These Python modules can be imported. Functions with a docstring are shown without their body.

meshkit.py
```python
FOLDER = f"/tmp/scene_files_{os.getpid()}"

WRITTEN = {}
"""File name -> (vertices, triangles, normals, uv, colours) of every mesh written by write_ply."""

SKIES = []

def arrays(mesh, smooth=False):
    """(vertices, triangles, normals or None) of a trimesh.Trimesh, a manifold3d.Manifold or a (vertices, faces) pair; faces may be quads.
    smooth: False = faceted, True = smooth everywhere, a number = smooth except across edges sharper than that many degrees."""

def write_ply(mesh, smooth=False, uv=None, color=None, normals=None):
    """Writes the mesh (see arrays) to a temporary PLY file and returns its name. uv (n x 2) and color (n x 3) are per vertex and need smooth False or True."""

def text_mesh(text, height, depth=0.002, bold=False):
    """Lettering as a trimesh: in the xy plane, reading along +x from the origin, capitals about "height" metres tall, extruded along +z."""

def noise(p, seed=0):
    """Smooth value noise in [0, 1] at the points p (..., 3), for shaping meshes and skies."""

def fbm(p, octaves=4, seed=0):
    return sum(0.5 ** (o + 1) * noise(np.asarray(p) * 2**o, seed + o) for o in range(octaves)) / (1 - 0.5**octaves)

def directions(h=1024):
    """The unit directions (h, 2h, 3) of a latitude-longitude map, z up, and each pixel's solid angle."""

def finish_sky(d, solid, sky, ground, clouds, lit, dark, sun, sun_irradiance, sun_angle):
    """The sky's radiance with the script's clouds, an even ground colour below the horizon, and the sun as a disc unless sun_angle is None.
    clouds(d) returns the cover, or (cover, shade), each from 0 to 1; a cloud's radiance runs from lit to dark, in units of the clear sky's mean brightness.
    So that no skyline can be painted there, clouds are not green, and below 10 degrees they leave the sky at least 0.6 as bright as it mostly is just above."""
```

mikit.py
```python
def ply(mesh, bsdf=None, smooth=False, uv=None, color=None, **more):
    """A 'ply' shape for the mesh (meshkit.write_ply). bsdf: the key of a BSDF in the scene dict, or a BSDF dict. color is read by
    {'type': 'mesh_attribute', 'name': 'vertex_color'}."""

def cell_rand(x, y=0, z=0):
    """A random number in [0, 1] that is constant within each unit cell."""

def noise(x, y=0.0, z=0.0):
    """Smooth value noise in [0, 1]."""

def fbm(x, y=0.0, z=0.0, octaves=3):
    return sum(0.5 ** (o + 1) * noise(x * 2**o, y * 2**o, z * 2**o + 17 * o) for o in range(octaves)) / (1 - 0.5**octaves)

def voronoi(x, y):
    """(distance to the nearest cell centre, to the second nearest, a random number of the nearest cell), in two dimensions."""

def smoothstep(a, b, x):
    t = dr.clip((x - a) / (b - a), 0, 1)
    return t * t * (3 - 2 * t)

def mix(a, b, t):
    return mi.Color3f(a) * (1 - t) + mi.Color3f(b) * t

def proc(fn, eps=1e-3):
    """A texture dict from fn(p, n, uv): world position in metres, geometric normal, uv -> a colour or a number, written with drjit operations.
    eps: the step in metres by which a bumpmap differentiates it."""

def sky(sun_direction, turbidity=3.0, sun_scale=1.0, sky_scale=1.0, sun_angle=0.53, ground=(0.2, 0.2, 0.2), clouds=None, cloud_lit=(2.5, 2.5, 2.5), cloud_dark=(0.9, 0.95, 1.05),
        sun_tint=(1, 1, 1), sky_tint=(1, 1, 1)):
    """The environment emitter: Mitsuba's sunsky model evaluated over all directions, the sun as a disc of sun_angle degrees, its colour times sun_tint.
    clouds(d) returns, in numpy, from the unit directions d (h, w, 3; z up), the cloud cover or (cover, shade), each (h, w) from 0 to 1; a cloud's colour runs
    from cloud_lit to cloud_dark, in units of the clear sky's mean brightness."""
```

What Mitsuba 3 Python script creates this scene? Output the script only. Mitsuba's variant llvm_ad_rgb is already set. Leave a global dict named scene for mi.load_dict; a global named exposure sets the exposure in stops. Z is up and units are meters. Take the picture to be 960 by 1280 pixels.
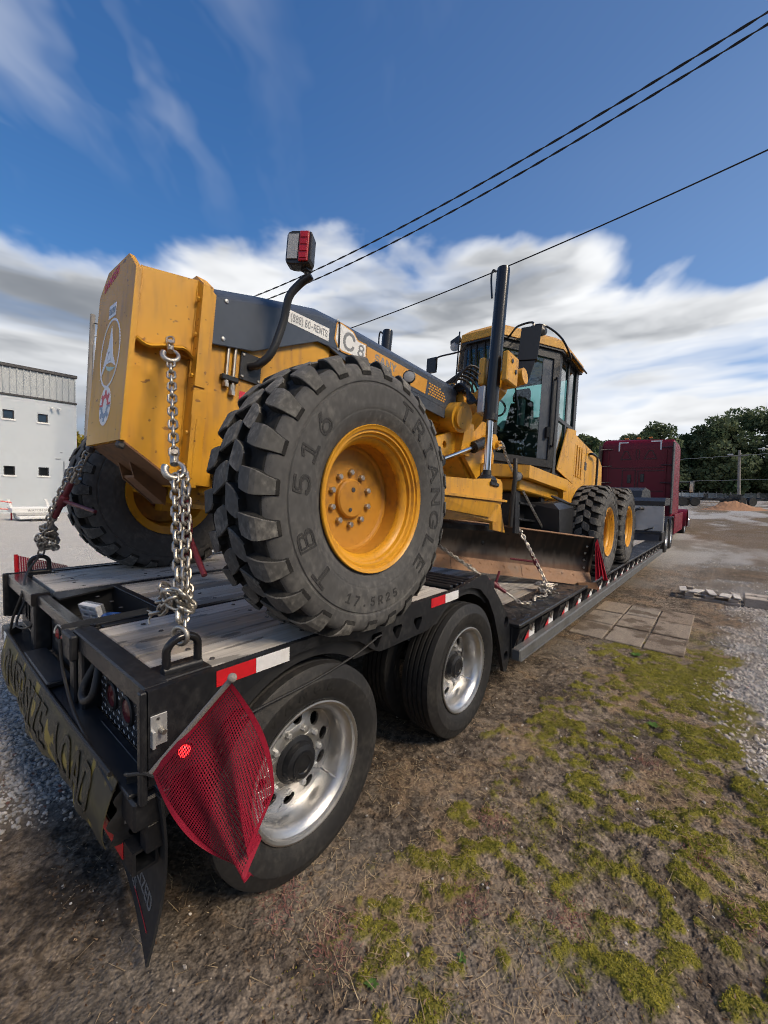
import math, random
import numpy as np, trimesh, shapely
import shapely.geometry as sg, shapely.affinity as sa
from shapely.ops import unary_union
import drjit as dr
import mitsuba as mi
import mikit, meshkit
from mikit import proc, noise, fbm, voronoi, cell_rand, smoothstep, mix
T = mi.ScalarTransform4f
rnd = random.Random(7)
rng = np.random.RandomState(11)
scene, labels, used = {}, {}, {}

# ------------------------------------------------------------------ camera, sky, exposure
CAM = np.array([1.3594, -1.1554, 1.7081])
YAW, PITCH, ROLL, FOC = 0.6976, -0.0483, 0.0212, 509.13
_F0 = np.array([-math.sin(YAW), math.cos(YAW), 0]); _R0 = np.array([math.cos(YAW), math.sin(YAW), 0]); _U0 = np.array([0, 0, 1.0])
FWD = _F0 * math.cos(PITCH) + _U0 * math.sin(PITCH); _UP = -_F0 * math.sin(PITCH) + _U0 * math.cos(PITCH)
UPV = -_R0 * math.sin(ROLL) + _UP * math.cos(ROLL)
scene['camera'] = {'type': 'perspective', 'fov': 2 * math.degrees(math.atan(480 / FOC)), 'fov_axis': 'x', 'near_clip': 0.02, 'far_clip': 4000.0,
                   'to_world': T().look_at(origin=CAM.tolist(), target=(CAM + FWD).tolist(), up=UPV.tolist())}
SUN = np.array([0.80, 0.10, 0.75])
exposure = 2.0


def sky_clouds(d):
    x, y, z = d[..., 0], d[..., 1], np.maximum(d[..., 2], 0.0)
    az = np.arctan2(-x, y)                       # 0 = along the trailer, positive towards its left
    el = np.degrees(np.arcsin(np.clip(z, 0, 1)))
    h = 1.0 / (z + 0.30)
    p = np.stack([x * h, y * h, z * 1.2], -1)
    f3 = lambda q, o, k: np.stack([meshkit.fbm(q + 5 + 7 * i, o, k + i) for i in range(3)], -1) - 0.5
    warp = f3(p * 1.6, 4, 3)
    # a bank of cumulus stands low all round, its top ragged and billowing
    edge = 25.0 + 6.5 * np.cos(2 * (az - 0.74)) + (meshkit.fbm(p * 1.7 + 31, 3, 8) - 0.5) * 16 + (meshkit.fbm(p * 5.5 + warp * 2.5, 6, 15) - 0.5) * 13
    bank = np.clip((edge - el) / 4.5, 0, 1)
    bank = bank * bank * (3 - 2 * bank)
    q = np.stack([x * 2.6, y * 2.6, z * 9.5], -1)
    w2 = f3(q * 1.3, 4, 31)
    n = meshkit.fbm(q * 1.1 + w2 * 1.8 + 3.1, 6, 21)
    body = np.clip(0.88 + (n - 0.42) * 2.0, 0.15, 1)
    gaps = np.clip((meshkit.fbm(q * np.array([.8, .8, 1.3]) + w2 * 1.6 + 70, 6, 5) - 0.50) * 5, 0, 1) * np.clip((20 - el) / 6, 0, 1) * np.clip((0.42 - az) * 2.2, 0.1, 1)
    cover = bank * body * (1 - 0.85 * gaps)
    # feathery wisps higher up, combed in one direction
    u, v = (x * 0.72 + y * 0.69) * h, (y * 0.72 - x * 0.69) * h
    w = meshkit.fbm(np.stack([u * 3.4 + warp[..., 0] * 2.4, v * 1.1 + warp[..., 1] * 1.2, 0 * u], -1) + 14.4, 7, 40)
    w = 0.72 * w + 0.28 * meshkit.fbm(np.stack([u * 15 + w2[..., 0] * 2, v * 4 + w2[..., 1] * 2, 0 * u], -1), 4, 47)
    lump = meshkit.fbm(np.stack([u * 0.9, v * 0.9, 0 * u], -1) + 19.5, 3, 44)
    wisp = np.clip((w - 0.45) * 2.0, 0, 0.38) * np.clip((lump - 0.40) * 4, 0, 1) * (0.16 + 0.84 * np.clip((az - 0.95) * 3.2, 0, 1)) * np.clip((el - 20) / 10, 0, 1) * np.clip((66 - el) / 20, 0, 1)
    veil = 0.11 * np.clip((1.05 - az) / 1.1, 0, 1) * (0.7 + 0.6 * (meshkit.fbm(p * 1.2 + 90, 4, 70) - 0.5)) * np.clip((70 - el) / 35, 0, 1)
    cover = np.maximum(np.maximum(cover, wisp), veil)
    sh = 0.36 + (meshkit.fbm(q * 1.0 + w2 * 1.5 + 50, 7, 60) - 0.47) * 2.6 + (n - 0.45) * 0.9 + 0.40 * np.sin((az - 0.80) * 1.3) - np.clip((el - edge + 8) / 8, 0, 1) * 0.4
    shade = 1 / (1 + np.exp(-(sh - 0.56) * 4.2)) * bank
    return cover, shade


scene['sky'] = mikit.sky(SUN.tolist(), turbidity=3.0, sun_scale=0.62, sky_scale=0.9, sun_angle=20.0, clouds=sky_clouds,
                         cloud_lit=(3.5, 3.55, 3.6), cloud_dark=(0.80, 0.88, 1.0), sky_tint=(0.55, 0.89, 1.17), ground=(0.16, 0.15, 0.13))

# ------------------------------------------------------------------ materials


def rgb(c):
    return c if isinstance(c, dict) else {'type': 'rgb', 'value': list(map(float, c))}


def mat(name, col, rough=0.5, metallic=0.0, spec=0.5, bump=None, bscale=0.01, **k):
    b = {'type': 'principled', 'base_color': rgb(col), 'roughness': rough if isinstance(rough, dict) else float(rough), 'metallic': float(metallic), 'specular': float(spec)}
    b.update(k)
    if bump is not None:
        b = {'type': 'bumpmap', 'arbitrary': bump, 'scale': float(bscale), 'bsdf': b}
    scene[name] = {'type': 'twosided', 'bsdf': b}
    return name


def worn(base, dirt, amount, sc=3.0, fine=0.10):
    base, dirt = tuple(map(float, base)), tuple(map(float, dirt))

    def fn(p, n, uv):
        a = fbm(p.x * sc, p.y * sc, p.z * sc, 4)
        b = fbm(p.x * sc * 9, p.y * sc * 9, p.z * sc * 5, 3)
        t = smoothstep(0.45, 0.85, a * 0.6 + b * 0.4) * amount
        return mix(base, dirt, t) * (1 - fine + 2 * fine * b)
    return proc(fn)


def wear_rough(lo, hi, sc=4.0):
    return proc(lambda p, n, uv: lo + (hi - lo) * fbm(p.x * sc, p.y * sc, p.z * sc, 3))


def yellow(p, n, uv):
    a = fbm(p.x * 2.2, p.y * 2.2, p.z * 2.2, 4)
    s = fbm(p.x * 26, p.y * 26, p.z * 3.0, 3)          # rain streaks run down
    c = mix((0.59, 0.298, 0.018), (0.50, 0.248, 0.020), a)
    t = smoothstep(0.45, 0.75, a * 0.4 + s * 0.6) * 0.55
    c = mix(c, (0.24, 0.125, 0.045), t)
    chip = smoothstep(0.765, 0.775, fbm(p.x * 31, p.y * 31, p.z * 31, 3))
    return mix(c, (0.13, 0.055, 0.025), chip * 0.7)


mat('yellow_paint', proc(yellow), wear_rough(0.28, 0.55), spec=0.5)
mat('rim_paint', worn((0.59, 0.280, 0.014), (0.17, 0.075, 0.025), 0.9, 4.0), 0.42)
mat('rim_rust_shaded', worn((0.42, 0.190, 0.016), (0.13, 0.060, 0.020), 1.0, 4.0), 0.5)  # dirty rim paint, also darkened for the shade inside the rim
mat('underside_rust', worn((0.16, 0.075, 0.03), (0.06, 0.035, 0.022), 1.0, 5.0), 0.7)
mat('slate_paint', worn((0.050, 0.062, 0.085), (0.10, 0.10, 0.10), 0.35, 2.5), wear_rough(0.25, 0.45))
mat('black_steel', worn((0.009, 0.010, 0.013), (0.045, 0.045, 0.045), 0.5, 5.0, 0.2), wear_rough(0.25, 0.6))
mat('deck_edge_steel', worn((0.014, 0.015, 0.017), (0.10, 0.10, 0.10), 0.7, 7.0, 0.3), wear_rough(0.2, 0.55, 9))
mat('black_plastic', (0.018, 0.019, 0.022), 0.42)
mat('black_gloss', (0.012, 0.012, 0.014), 0.22)
mat('hose_rubber', (0.016, 0.016, 0.017), 0.55)
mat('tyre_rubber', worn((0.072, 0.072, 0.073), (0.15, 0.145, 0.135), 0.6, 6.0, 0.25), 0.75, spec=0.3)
mat('tyre_groove_shaded', worn((0.018, 0.018, 0.018), (0.05, 0.047, 0.042), 0.6, 9.0, 0.25), 0.85, spec=0.2)  # clean rubber between lugs, with the shade of the grooves coloured in
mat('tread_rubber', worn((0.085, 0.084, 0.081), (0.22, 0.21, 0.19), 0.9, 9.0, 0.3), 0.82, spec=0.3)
mat('truck_rubber', worn((0.016, 0.016, 0.017), (0.050, 0.047, 0.042), 0.5, 7.0, 0.2), 0.62, spec=0.4)
mat('tyre_letter', (0.040, 0.040, 0.041), 0.7, spec=0.3)  # dark outlines stand for shadow lines round the raised letters
mat('truck_letter', (0.012, 0.012, 0.012), 0.5, spec=0.4)
mat('polished_aluminium', worn((0.60, 0.60, 0.60), (0.36, 0.345, 0.325), 0.7, 8.0, 0.10), wear_rough(0.28, 0.52, 9), metallic=1.0)
mat('bright_steel', worn((0.50, 0.475, 0.43), (0.24, 0.19, 0.14), 0.8, 22.0, 0.25), wear_rough(0.34, 0.6, 30), metallic=1.0)
mat('chrome', (0.78, 0.78, 0.80), 0.10, metallic=1.0)
mat('grey_rail', worn((0.13, 0.135, 0.14), (0.06, 0.057, 0.052), 0.8, 6.0, 0.25), 0.5, metallic=0.3)
mat('maroon_paint', worn((0.135, 0.005, 0.018), (0.085, 0.010, 0.018), 0.5, 1.2), 0.42, spec=0.25, clearcoat=0.1)
mat('maroon_shadow_gap', (0.035, 0.006, 0.010), 0.5)
mat('binder_paint', worn((0.12, 0.012, 0.022), (0.07, 0.03, 0.025), 0.6, 20.0), 0.45)
mat('red_lens', (0.35, 0.008, 0.012), 0.15, clearcoat=0.6)
mat('dark_red_lens', (0.085, 0.008, 0.012), 0.2, clearcoat=0.6)
mat('clear_lens', (0.30, 0.31, 0.32), 0.12, clearcoat=0.5)
mat('amber_lens', (0.65, 0.20, 0.02), 0.2)
mat('reflector_red', worn((0.50, 0.012, 0.02), (0.25, 0.02, 0.02), 0.4, 25), 0.3)
mat('reflector_white', worn((0.66, 0.67, 0.69), (0.45, 0.44, 0.42), 0.6, 25), 0.3)
mat('white_paint', worn((0.72, 0.72, 0.70), (0.45, 0.43, 0.40), 0.5, 6), 0.5)
mat('decal_white', (0.68, 0.69, 0.69), 0.4)
mat('decal_grey', (0.20, 0.21, 0.22), 0.4)
mat('decal_black', (0.02, 0.02, 0.022), 0.4)
mat('decal_red', (0.50, 0.03, 0.05), 0.4)
mat('decal_blue', (0.16, 0.24, 0.36), 0.4)
mat('decal_gold', (0.55, 0.27, 0.045), 0.4)
mat('decal_green', (0.33, 0.50, 0.44), 0.4)
mat('cloth_red', worn((0.42, 0.010, 0.03), (0.28, 0.01, 0.025), 0.5, 9), 0.65, spec=0.3)
mat('flag_red', {'type': 'rgb', 'value': [0.235, 0.006, 0.024]}, 0.6, spec=0.3)
mat('galvanised', worn((0.45, 0.46, 0.47), (0.30, 0.30, 0.30), 0.6, 8), 0.45, metallic=0.6)
mat('white_wall', worn((0.50, 0.54, 0.57), (0.40, 0.43, 0.45), 0.5, 0.6, 0.04), 0.75,
    bump=proc(lambda p, n, uv: smoothstep(0.0, 0.06, dr.abs((p.z * 5) - dr.floor(p.z * 5) - 0.5) * 0.2), 5e-3), bscale=0.01)
mat('wall_siding', worn((0.38, 0.405, 0.42), (0.36, 0.36, 0.35), 0.5, 1.0, 0.04), 0.5)
mat('dark_trim', (0.045, 0.043, 0.045), 0.5)
mat('window_dark', (0.012, 0.014, 0.017), 0.05, spec=0.8)
mat('concrete_grey', worn((0.40, 0.39, 0.37), (0.24, 0.22, 0.20), 0.6, 2.0), 0.85)


def wood_fn(w, c0, c1, c2):
    def fn(p, n, uv):
        i = dr.floor(p.x / w)
        r = cell_rand(i, 3, 1)
        g = fbm(p.x * 55 + r * 40, p.y * 1.6 + r * 90, p.z * 40, 4)
        b = fbm(p.x * 3 + r * 9, p.y * 0.9 + r * 31, 0.0, 3)
        c = mix(c0, c1, smoothstep(0.25, 0.75, g * 0.65 + r * 0.35))
        c = mix(c, c2, smoothstep(0.52, 0.8, b) * 0.75)
        return c * (0.86 + 0.28 * r) * (1 - 0.5 * smoothstep(0.68, 0.74, fbm(p.x * 16, p.y * 5, 7.0, 3)))
    return proc(fn)


mat('deck_wood', wood_fn(0.1365, (0.23, 0.215, 0.195), (0.42, 0.40, 0.37), (0.33, 0.265, 0.20)), 0.8,
    bump=proc(lambda p, n, uv: fbm(p.x * 70, p.y * 3, 0.0, 3), 2e-3), bscale=0.006)
mat('timber_wood', wood_fn(0.3, (0.22, 0.19, 0.16), (0.34, 0.30, 0.26), (0.16, 0.13, 0.10)), 0.85)


def blade_fn(p, n, uv):
    h = p.z - 0.585 - 0.1546 * (0.092 - p.x)             # height above the cutting edge, which is worn bright
    s = fbm(p.x * 16 + p.y * 16, p.z * 1.2, 0.0, 4)
    b = fbm(p.x * 2.4, p.y * 2.4, p.z * 4, 4)
    c = mix((0.018, 0.016, 0.016), (0.050, 0.032, 0.024), smoothstep(0.42, 0.72, b * 0.6 + s * 0.4))
    t = smoothstep(0.37, 0.20, h + (s - 0.5) * 0.14)
    c = mix(c, mix((0.075, 0.060, 0.052), (0.20, 0.175, 0.155), s), t)
    u = smoothstep(0.25, 0.16, h + (b - 0.5) * 0.10)
    return mix(c, mix((0.12, 0.065, 0.042), (0.17, 0.105, 0.070), s), u)


mat('blade_steel', proc(blade_fn), wear_rough(0.35, 0.6, 6), metallic=0.35)
mat('cutting_edge', worn((0.22, 0.115, 0.060), (0.13, 0.095, 0.075), 0.9, 5.0, 0.25), 0.55, metallic=0.2)


def banner_fn(p, n, uv):
    a = fbm(p.x * 3, p.z * 5, 0.0, 4)
    b = fbm(p.x * 14, p.z * 9, 3.0, 3)
    c = mix((0.110, 0.092, 0.030), (0.035, 0.033, 0.022), smoothstep(0.25, 0.60, a))
    return mix(c, (0.42, 0.30, 0.04), smoothstep(0.60, 0.72, b) * 0.6)


mat('banner_vinyl', proc(banner_fn), 0.55)
mat('banner_letter', worn((0.026, 0.025, 0.018), (0.085, 0.072, 0.026), 0.9, 6.0), 0.55)
mat('rubber_flap', worn((0.020, 0.021, 0.023), (0.05, 0.047, 0.042), 0.5, 5), 0.55)
mat('flap_letter', (0.15, 0.15, 0.15), 0.6)
def paver_fn(p, n, uv):
    i, j = dr.floor((p.x + 0.10) / 0.40), dr.floor((p.y - 4.22) / 0.683)
    k = cell_rand(i, j, 5); k2 = cell_rand(i, j, 9)
    g = fbm(p.x * 34, p.y * 9 + k * 20, 0.0, 4); m = fbm(p.x * 4.5, p.y * 4.5, k * 0, 4); f = fbm(p.x * 70, p.y * 70, 3.0, 2)
    c = mix((0.155, 0.118, 0.088), (0.275, 0.225, 0.175), k * 0.6 + g * 0.4)
    c = mix(c, (0.215, 0.195, 0.172), k2 * 0.6)
    c = mix(c, (0.085, 0.062, 0.043), smoothstep(0.46, 0.66, m) * 0.85)
    return c * (0.75 + 0.5 * f)


mat('paver_stone', proc(paver_fn), 0.88, bump=proc(lambda p, n, uv: fbm(p.x * 30, p.y * 30, 0.0, 4), 3e-3), bscale=0.015)
mat('cab_glass', (1, 1, 1))
scene['cab_glass'] = {'type': 'thindielectric', 'int_ior': 1.52, 'specular_transmittance': rgb((0.44, 0.68, 0.66)), 'specular_reflectance': rgb((1.0, 1.0, 1.0))}
scene['lamp_red'] = {'type': 'twosided', 'bsdf': {'type': 'principled', 'base_color': rgb((0.6, 0.02, 0.02)), 'roughness': 0.2}}


def leaf_mat(name, col, trans):
    scene[name] = {'type': 'principledthin', 'base_color': rgb(col), 'roughness': 0.6, 'diff_trans': trans, 'spec_trans': 0.0}


leaf_mat('tree_leaf', proc(lambda p, n, uv: mix((0.050, 0.085, 0.045), (0.190, 0.225, 0.125), smoothstep(0.25, 0.75, fbm(p.x * 0.45, p.y * 0.45, p.z * 0.45, 4)))), 0.5)  # leaf tones lightened so that distance haze sits in the colour
leaf_mat('yellow_leaf', (0.30, 0.24, 0.04), 0.5)
mat('bark', worn((0.11, 0.09, 0.075), (0.05, 0.042, 0.036), 0.8, 6), 0.9)
mat('pole_wood', worn((0.24, 0.22, 0.20), (0.13, 0.115, 0.10), 0.8, 4), 0.9)
mat('wire_black', (0.012, 0.012, 0.013), 0.6)

# ------------------------------------------------------------------ mesh helpers
XF = [None]                                       # current placement of the thing being built


def uniq(k):
    if k not in used:
        used[k] = 0
        return k
    used[k] += 1
    while f'{k}_{used[k]:03d}' in used:
        used[k] += 1
    n = f'{k}_{used[k]:03d}'
    used[n] = 0
    return n


def put(key, mesh, m, smooth=False, label=None, kind=None):
    key = uniq(key)
    if isinstance(mesh, list):
        mesh = trimesh.util.concatenate(mesh)
    if XF[0] is not None:
        mesh = mesh.copy(); mesh.apply_transform(XF[0])
    scene[key] = mikit.ply(mesh, m, smooth)
    if label or kind:
        labels[key] = {}
        if label: labels[key]['label'] = label
        if kind: labels[key]['kind'] = kind
    return key


def part(parent, name, mesh, m, smooth=False, label=None, kind=None):
    return put(parent + '__' + name, mesh, m, smooth, label, kind)


def thing(name, label, cat, group=None, kind=None):
    k = uniq(name)
    labels[k] = {'label': label}
    if cat: labels[k]['category'] = cat
    if group: labels[k]['group'] = group
    if kind: labels[k]['kind'] = kind
    return k


def single(name, mesh, m, label, cat, smooth=False, group=None, kind=None):
    k = put(name, mesh, m, smooth)
    labels[k] = {'label': label}
    if cat: labels[k]['category'] = cat
    if group: labels[k]['group'] = group
    if kind: labels[k]['kind'] = kind
    return k


_s = np.array([[x, y, z] for x in (-1, 1) for y in (-1, 1) for z in (-1, 1)], float)
_cs, _cm = [], []
for s_ in _s:
    for k_ in range(3):
        m_ = np.ones(3); m_[k_] = 0
        _cs.append(s_); _cm.append(m_)
_cs, _cm = np.array(_cs), np.array(_cm)
_h = trimesh.convex.convex_hull(_cs * (1 - 0.2 * _cm))
_map = [int(np.argmin(np.abs(_cs * (1 - 0.2 * _cm) - v).sum(1))) for v in _h.vertices]
_cf = np.array([[_map[i] for i in f] for f in _h.faces])


def box(lo, hi, b=0.006):
    lo, hi = np.array(lo, float), np.array(hi, float)
    lo, hi = np.minimum(lo, hi), np.maximum(lo, hi)
    half = (hi - lo) / 2
    b = min(b, half.min() * 0.45)
    return trimesh.Trimesh((lo + hi) / 2 + _cs * (half - b * _cm), _cf.copy(), process=False)


def hull(pts):
    return trimesh.convex.convex_hull(np.array(pts, float))


def slab(pts, d):
    """Convex solid from a polygon of 3-D points pushed along d."""
    pts = np.array(pts, float)
    return hull(np.vstack([pts, pts + np.array(d, float)]))


def prism(poly, axis, a, b):
    """Polygon (list or shapely) extruded along an axis: 'x' takes (y,z), 'y' takes (x,z), 'z' takes (x,y)."""
    if not hasattr(poly, 'geom_type'):
        poly = sg.Polygon(poly)
    poly = poly.buffer(0)
    ms = []
    for g in getattr(poly, 'geoms', [poly]):
        m = trimesh.creation.extrude_polygon(g, abs(b - a), engine='earcut')
        v = np.array(m.vertices); w = v[:, 2] + min(a, b); f = m.faces
        if axis == 'x': v = np.stack([w, v[:, 0], v[:, 1]], 1)
        elif axis == 'y': v = np.stack([v[:, 0], w, v[:, 1]], 1); f = f[:, ::-1]
        else: v = np.stack([v[:, 0], v[:, 1], w], 1)
        ms.append(trimesh.Trimesh(v, f, process=False))
    return trimesh.util.concatenate(ms)


def frame_of(d):
    d = np.array(d, float); d /= np.linalg.norm(d)
    a = np.array([0, 0, 1.0]) if abs(d[2]) < 0.9 else np.array([1.0, 0, 0])
    u = np.cross(a, d); u /= np.linalg.norm(u)
    return u, np.cross(d, u), d


def lathe(prof, n=48, o=(0, 0, 0), axis=(1, 0, 0), closed=False):
    """prof: (radius, along) points, revolved round axis through o."""
    u, v, w = frame_of(axis)
    th = np.arange(n) * 2 * math.pi / n
    prof = np.array(prof, float)
    ring = np.cos(th)[:, None] * u + np.sin(th)[:, None] * v
    V = np.array(o, float) + prof[None, :, 0, None] * ring[:, None, :] + prof[None, :, 1, None] * w
    k = len(prof)
    i, j = np.meshgrid(np.arange(n), np.arange(k if closed else k - 1), indexing='ij')
    a, b = i * k + j, i * k + (j + 1) % k
    c, d = ((i + 1) % n) * k + (j + 1) % k, ((i + 1) % n) * k + j
    F = np.stack([a, d, c, b], -1).reshape(-1, 4)
    return trimesh.Trimesh(V.reshape(-1, 3), np.vstack([F[:, [0, 1, 2]], F[:, [0, 2, 3]]]), process=False)


def tube(path, r, n=10, caps=True, closed=False):
    p = np.array(path, float)
    m = len(p)
    r = np.broadcast_to(np.array(r, float), (m,))
    if closed: t = np.roll(p, -1, 0) - np.roll(p, 1, 0)
    else: t = np.gradient(p, axis=0)
    t /= np.linalg.norm(t, axis=1, keepdims=True) + 1e-12
    a = np.array([0, 0, 1.0]) if abs(t[0][2]) < 0.9 else np.array([1.0, 0, 0])
    u = np.cross(a, t[0]); u /= np.linalg.norm(u)
    U = []
    for k in range(m):
        u = u - t[k] * (u @ t[k]); u /= np.linalg.norm(u) + 1e-12
        U.append(u)
    U = np.array(U); W = np.cross(t, U)
    th = np.arange(n) * 2 * math.pi / n
    V = p[:, None] + r[:, None, None] * (np.cos(th)[None, :, None] * U[:, None] + np.sin(th)[None, :, None] * W[:, None])
    k1 = m if closed else m - 1
    i, j = np.meshgrid(np.arange(k1), np.arange(n), indexing='ij')
    i2 = (i + 1) % m
    F = np.stack([i * n + j, i * n + (j + 1) % n, i2 * n + (j + 1) % n, i2 * n + j], -1).reshape(-1, 4)
    F = np.vstack([F[:, [0, 1, 2]], F[:, [0, 2, 3]]])
    V = V.reshape(-1, 3)
    if caps and not closed:
        V = np.vstack([V, p[:1], p[-1:]])
        q = np.arange(n)
        F = np.vstack([F, np.stack([q * 0 + m * n, (q + 1) % n, q], 1), np.stack([q * 0 + m * n + 1, (m - 1) * n + q, (m - 1) * n + (q + 1) % n], 1)])
    return trimesh.Trimesh(V, F, process=False)


def rod(a, b, r, n=16, r2=None):
    return tube([a, b], [r, r if r2 is None else r2], n)


def curve(pts, n=24):
    """Catmull-Rom through pts."""
    p = np.array(pts, float)
    q = np.vstack([2 * p[0] - p[1], p, 2 * p[-1] - p[-2]])
    out = []
    segs = len(p) - 1
    for s in np.linspace(0, segs, n):
        i = min(int(s), segs - 1); t = s - i
        a, b, c, d = q[i:i + 4]
        out.append(0.5 * (2 * b + (c - a) * t + (2 * a - 5 * b + 4 * c - d) * t * t + (3 * b - 3 * c + d - a) * t ** 3))
    return np.array(out)


def cat(*ms):
    return trimesh.util.concatenate([m for x in ms for m in (x if isinstance(x, list) else [x])])


def sheet(P):
    """Grid of points (a, b, 3) as a surface."""
    P = np.array(P, float); a, b = P.shape[:2]
    i, j = np.meshgrid(np.arange(a - 1), np.arange(b - 1), indexing='ij')
    F = np.stack([i * b + j, i * b + j + 1, (i + 1) * b + j + 1, (i + 1) * b + j], -1).reshape(-1, 4)
    return trimesh.Trimesh(P.reshape(-1, 3), np.vstack([F[:, [0, 1, 2]], F[:, [0, 2, 3]]]), process=False)


def thick(P, d):
    """Grid surface given thickness d along its normal, with closed rims."""
    P = np.array(P, float)
    m = sheet(P)
    n = np.array(trimesh.Trimesh(m.vertices, m.faces, process=False).vertex_normals).reshape(P.shape)
    a, b = P.shape[:2]
    Q = P - n * d
    top, bot = sheet(P), sheet(Q)
    bot = trimesh.Trimesh(bot.vertices, bot.faces[:, ::-1], process=False)
    rim = []
    for A, B in ((P[0], Q[0]), (P[-1], Q[-1]), (P[:, 0], Q[:, 0]), (P[:, -1], Q[:, -1])):
        rim.append(sheet(np.stack([A, B])))
    return cat(top, bot, *rim)


def basis(o, ex, ey, ez):
    m = np.eye(4); m[:3, 0], m[:3, 1], m[:3, 2], m[:3, 3] = ex, ey, ez, o
    return m


def lettering(text, height, o, ex, ey, depth=0.002, bold=False, center=False, maxw=None):
    """Raised lettering that reads along ex with its capitals up ey, from point o."""
    m = meshkit.text_mesh(text, height, depth, bold)
    ex, ey = np.array(ex, float), np.array(ey, float)
    ex /= np.linalg.norm(ex); ey /= np.linalg.norm(ey)
    w = m.bounds[1][0]
    if maxw:
        m.apply_scale([maxw / w, 1, 1]); w = maxw
    if center: m.apply_translation([-w / 2, -height / 2, 0])
    m.apply_transform(basis(o, ex, ey, np.cross(ex, ey)))
    return m


def poly_of(mesh):
    v, f = np.array(mesh.vertices), np.array(mesh.faces)
    zt = v[:, 2].max() - 1e-6
    tri = [sg.Polygon(v[g][:, :2]) for g in f if (v[g][:, 2] > zt).all()]
    return unary_union([t.buffer(1e-5) for t in tri if t.area > 1e-12])


def wheel_nut(o, d, r, h):
    u, v, w = frame_of(d)
    o = np.array(o, float)
    pts = [o + r * (math.cos(a) * u + math.sin(a) * v) + w * t * h for a in np.arange(6) * math.pi / 3 for t in (0, 0.8)]
    pts += [o + 0.7 * r * (math.cos(a) * u + math.sin(a) * v) + w * h for a in np.arange(6) * math.pi / 3]
    return hull(pts)


def zdeck(y):
    return 0.615 - 0.0085 * (y - 2.0)
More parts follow.
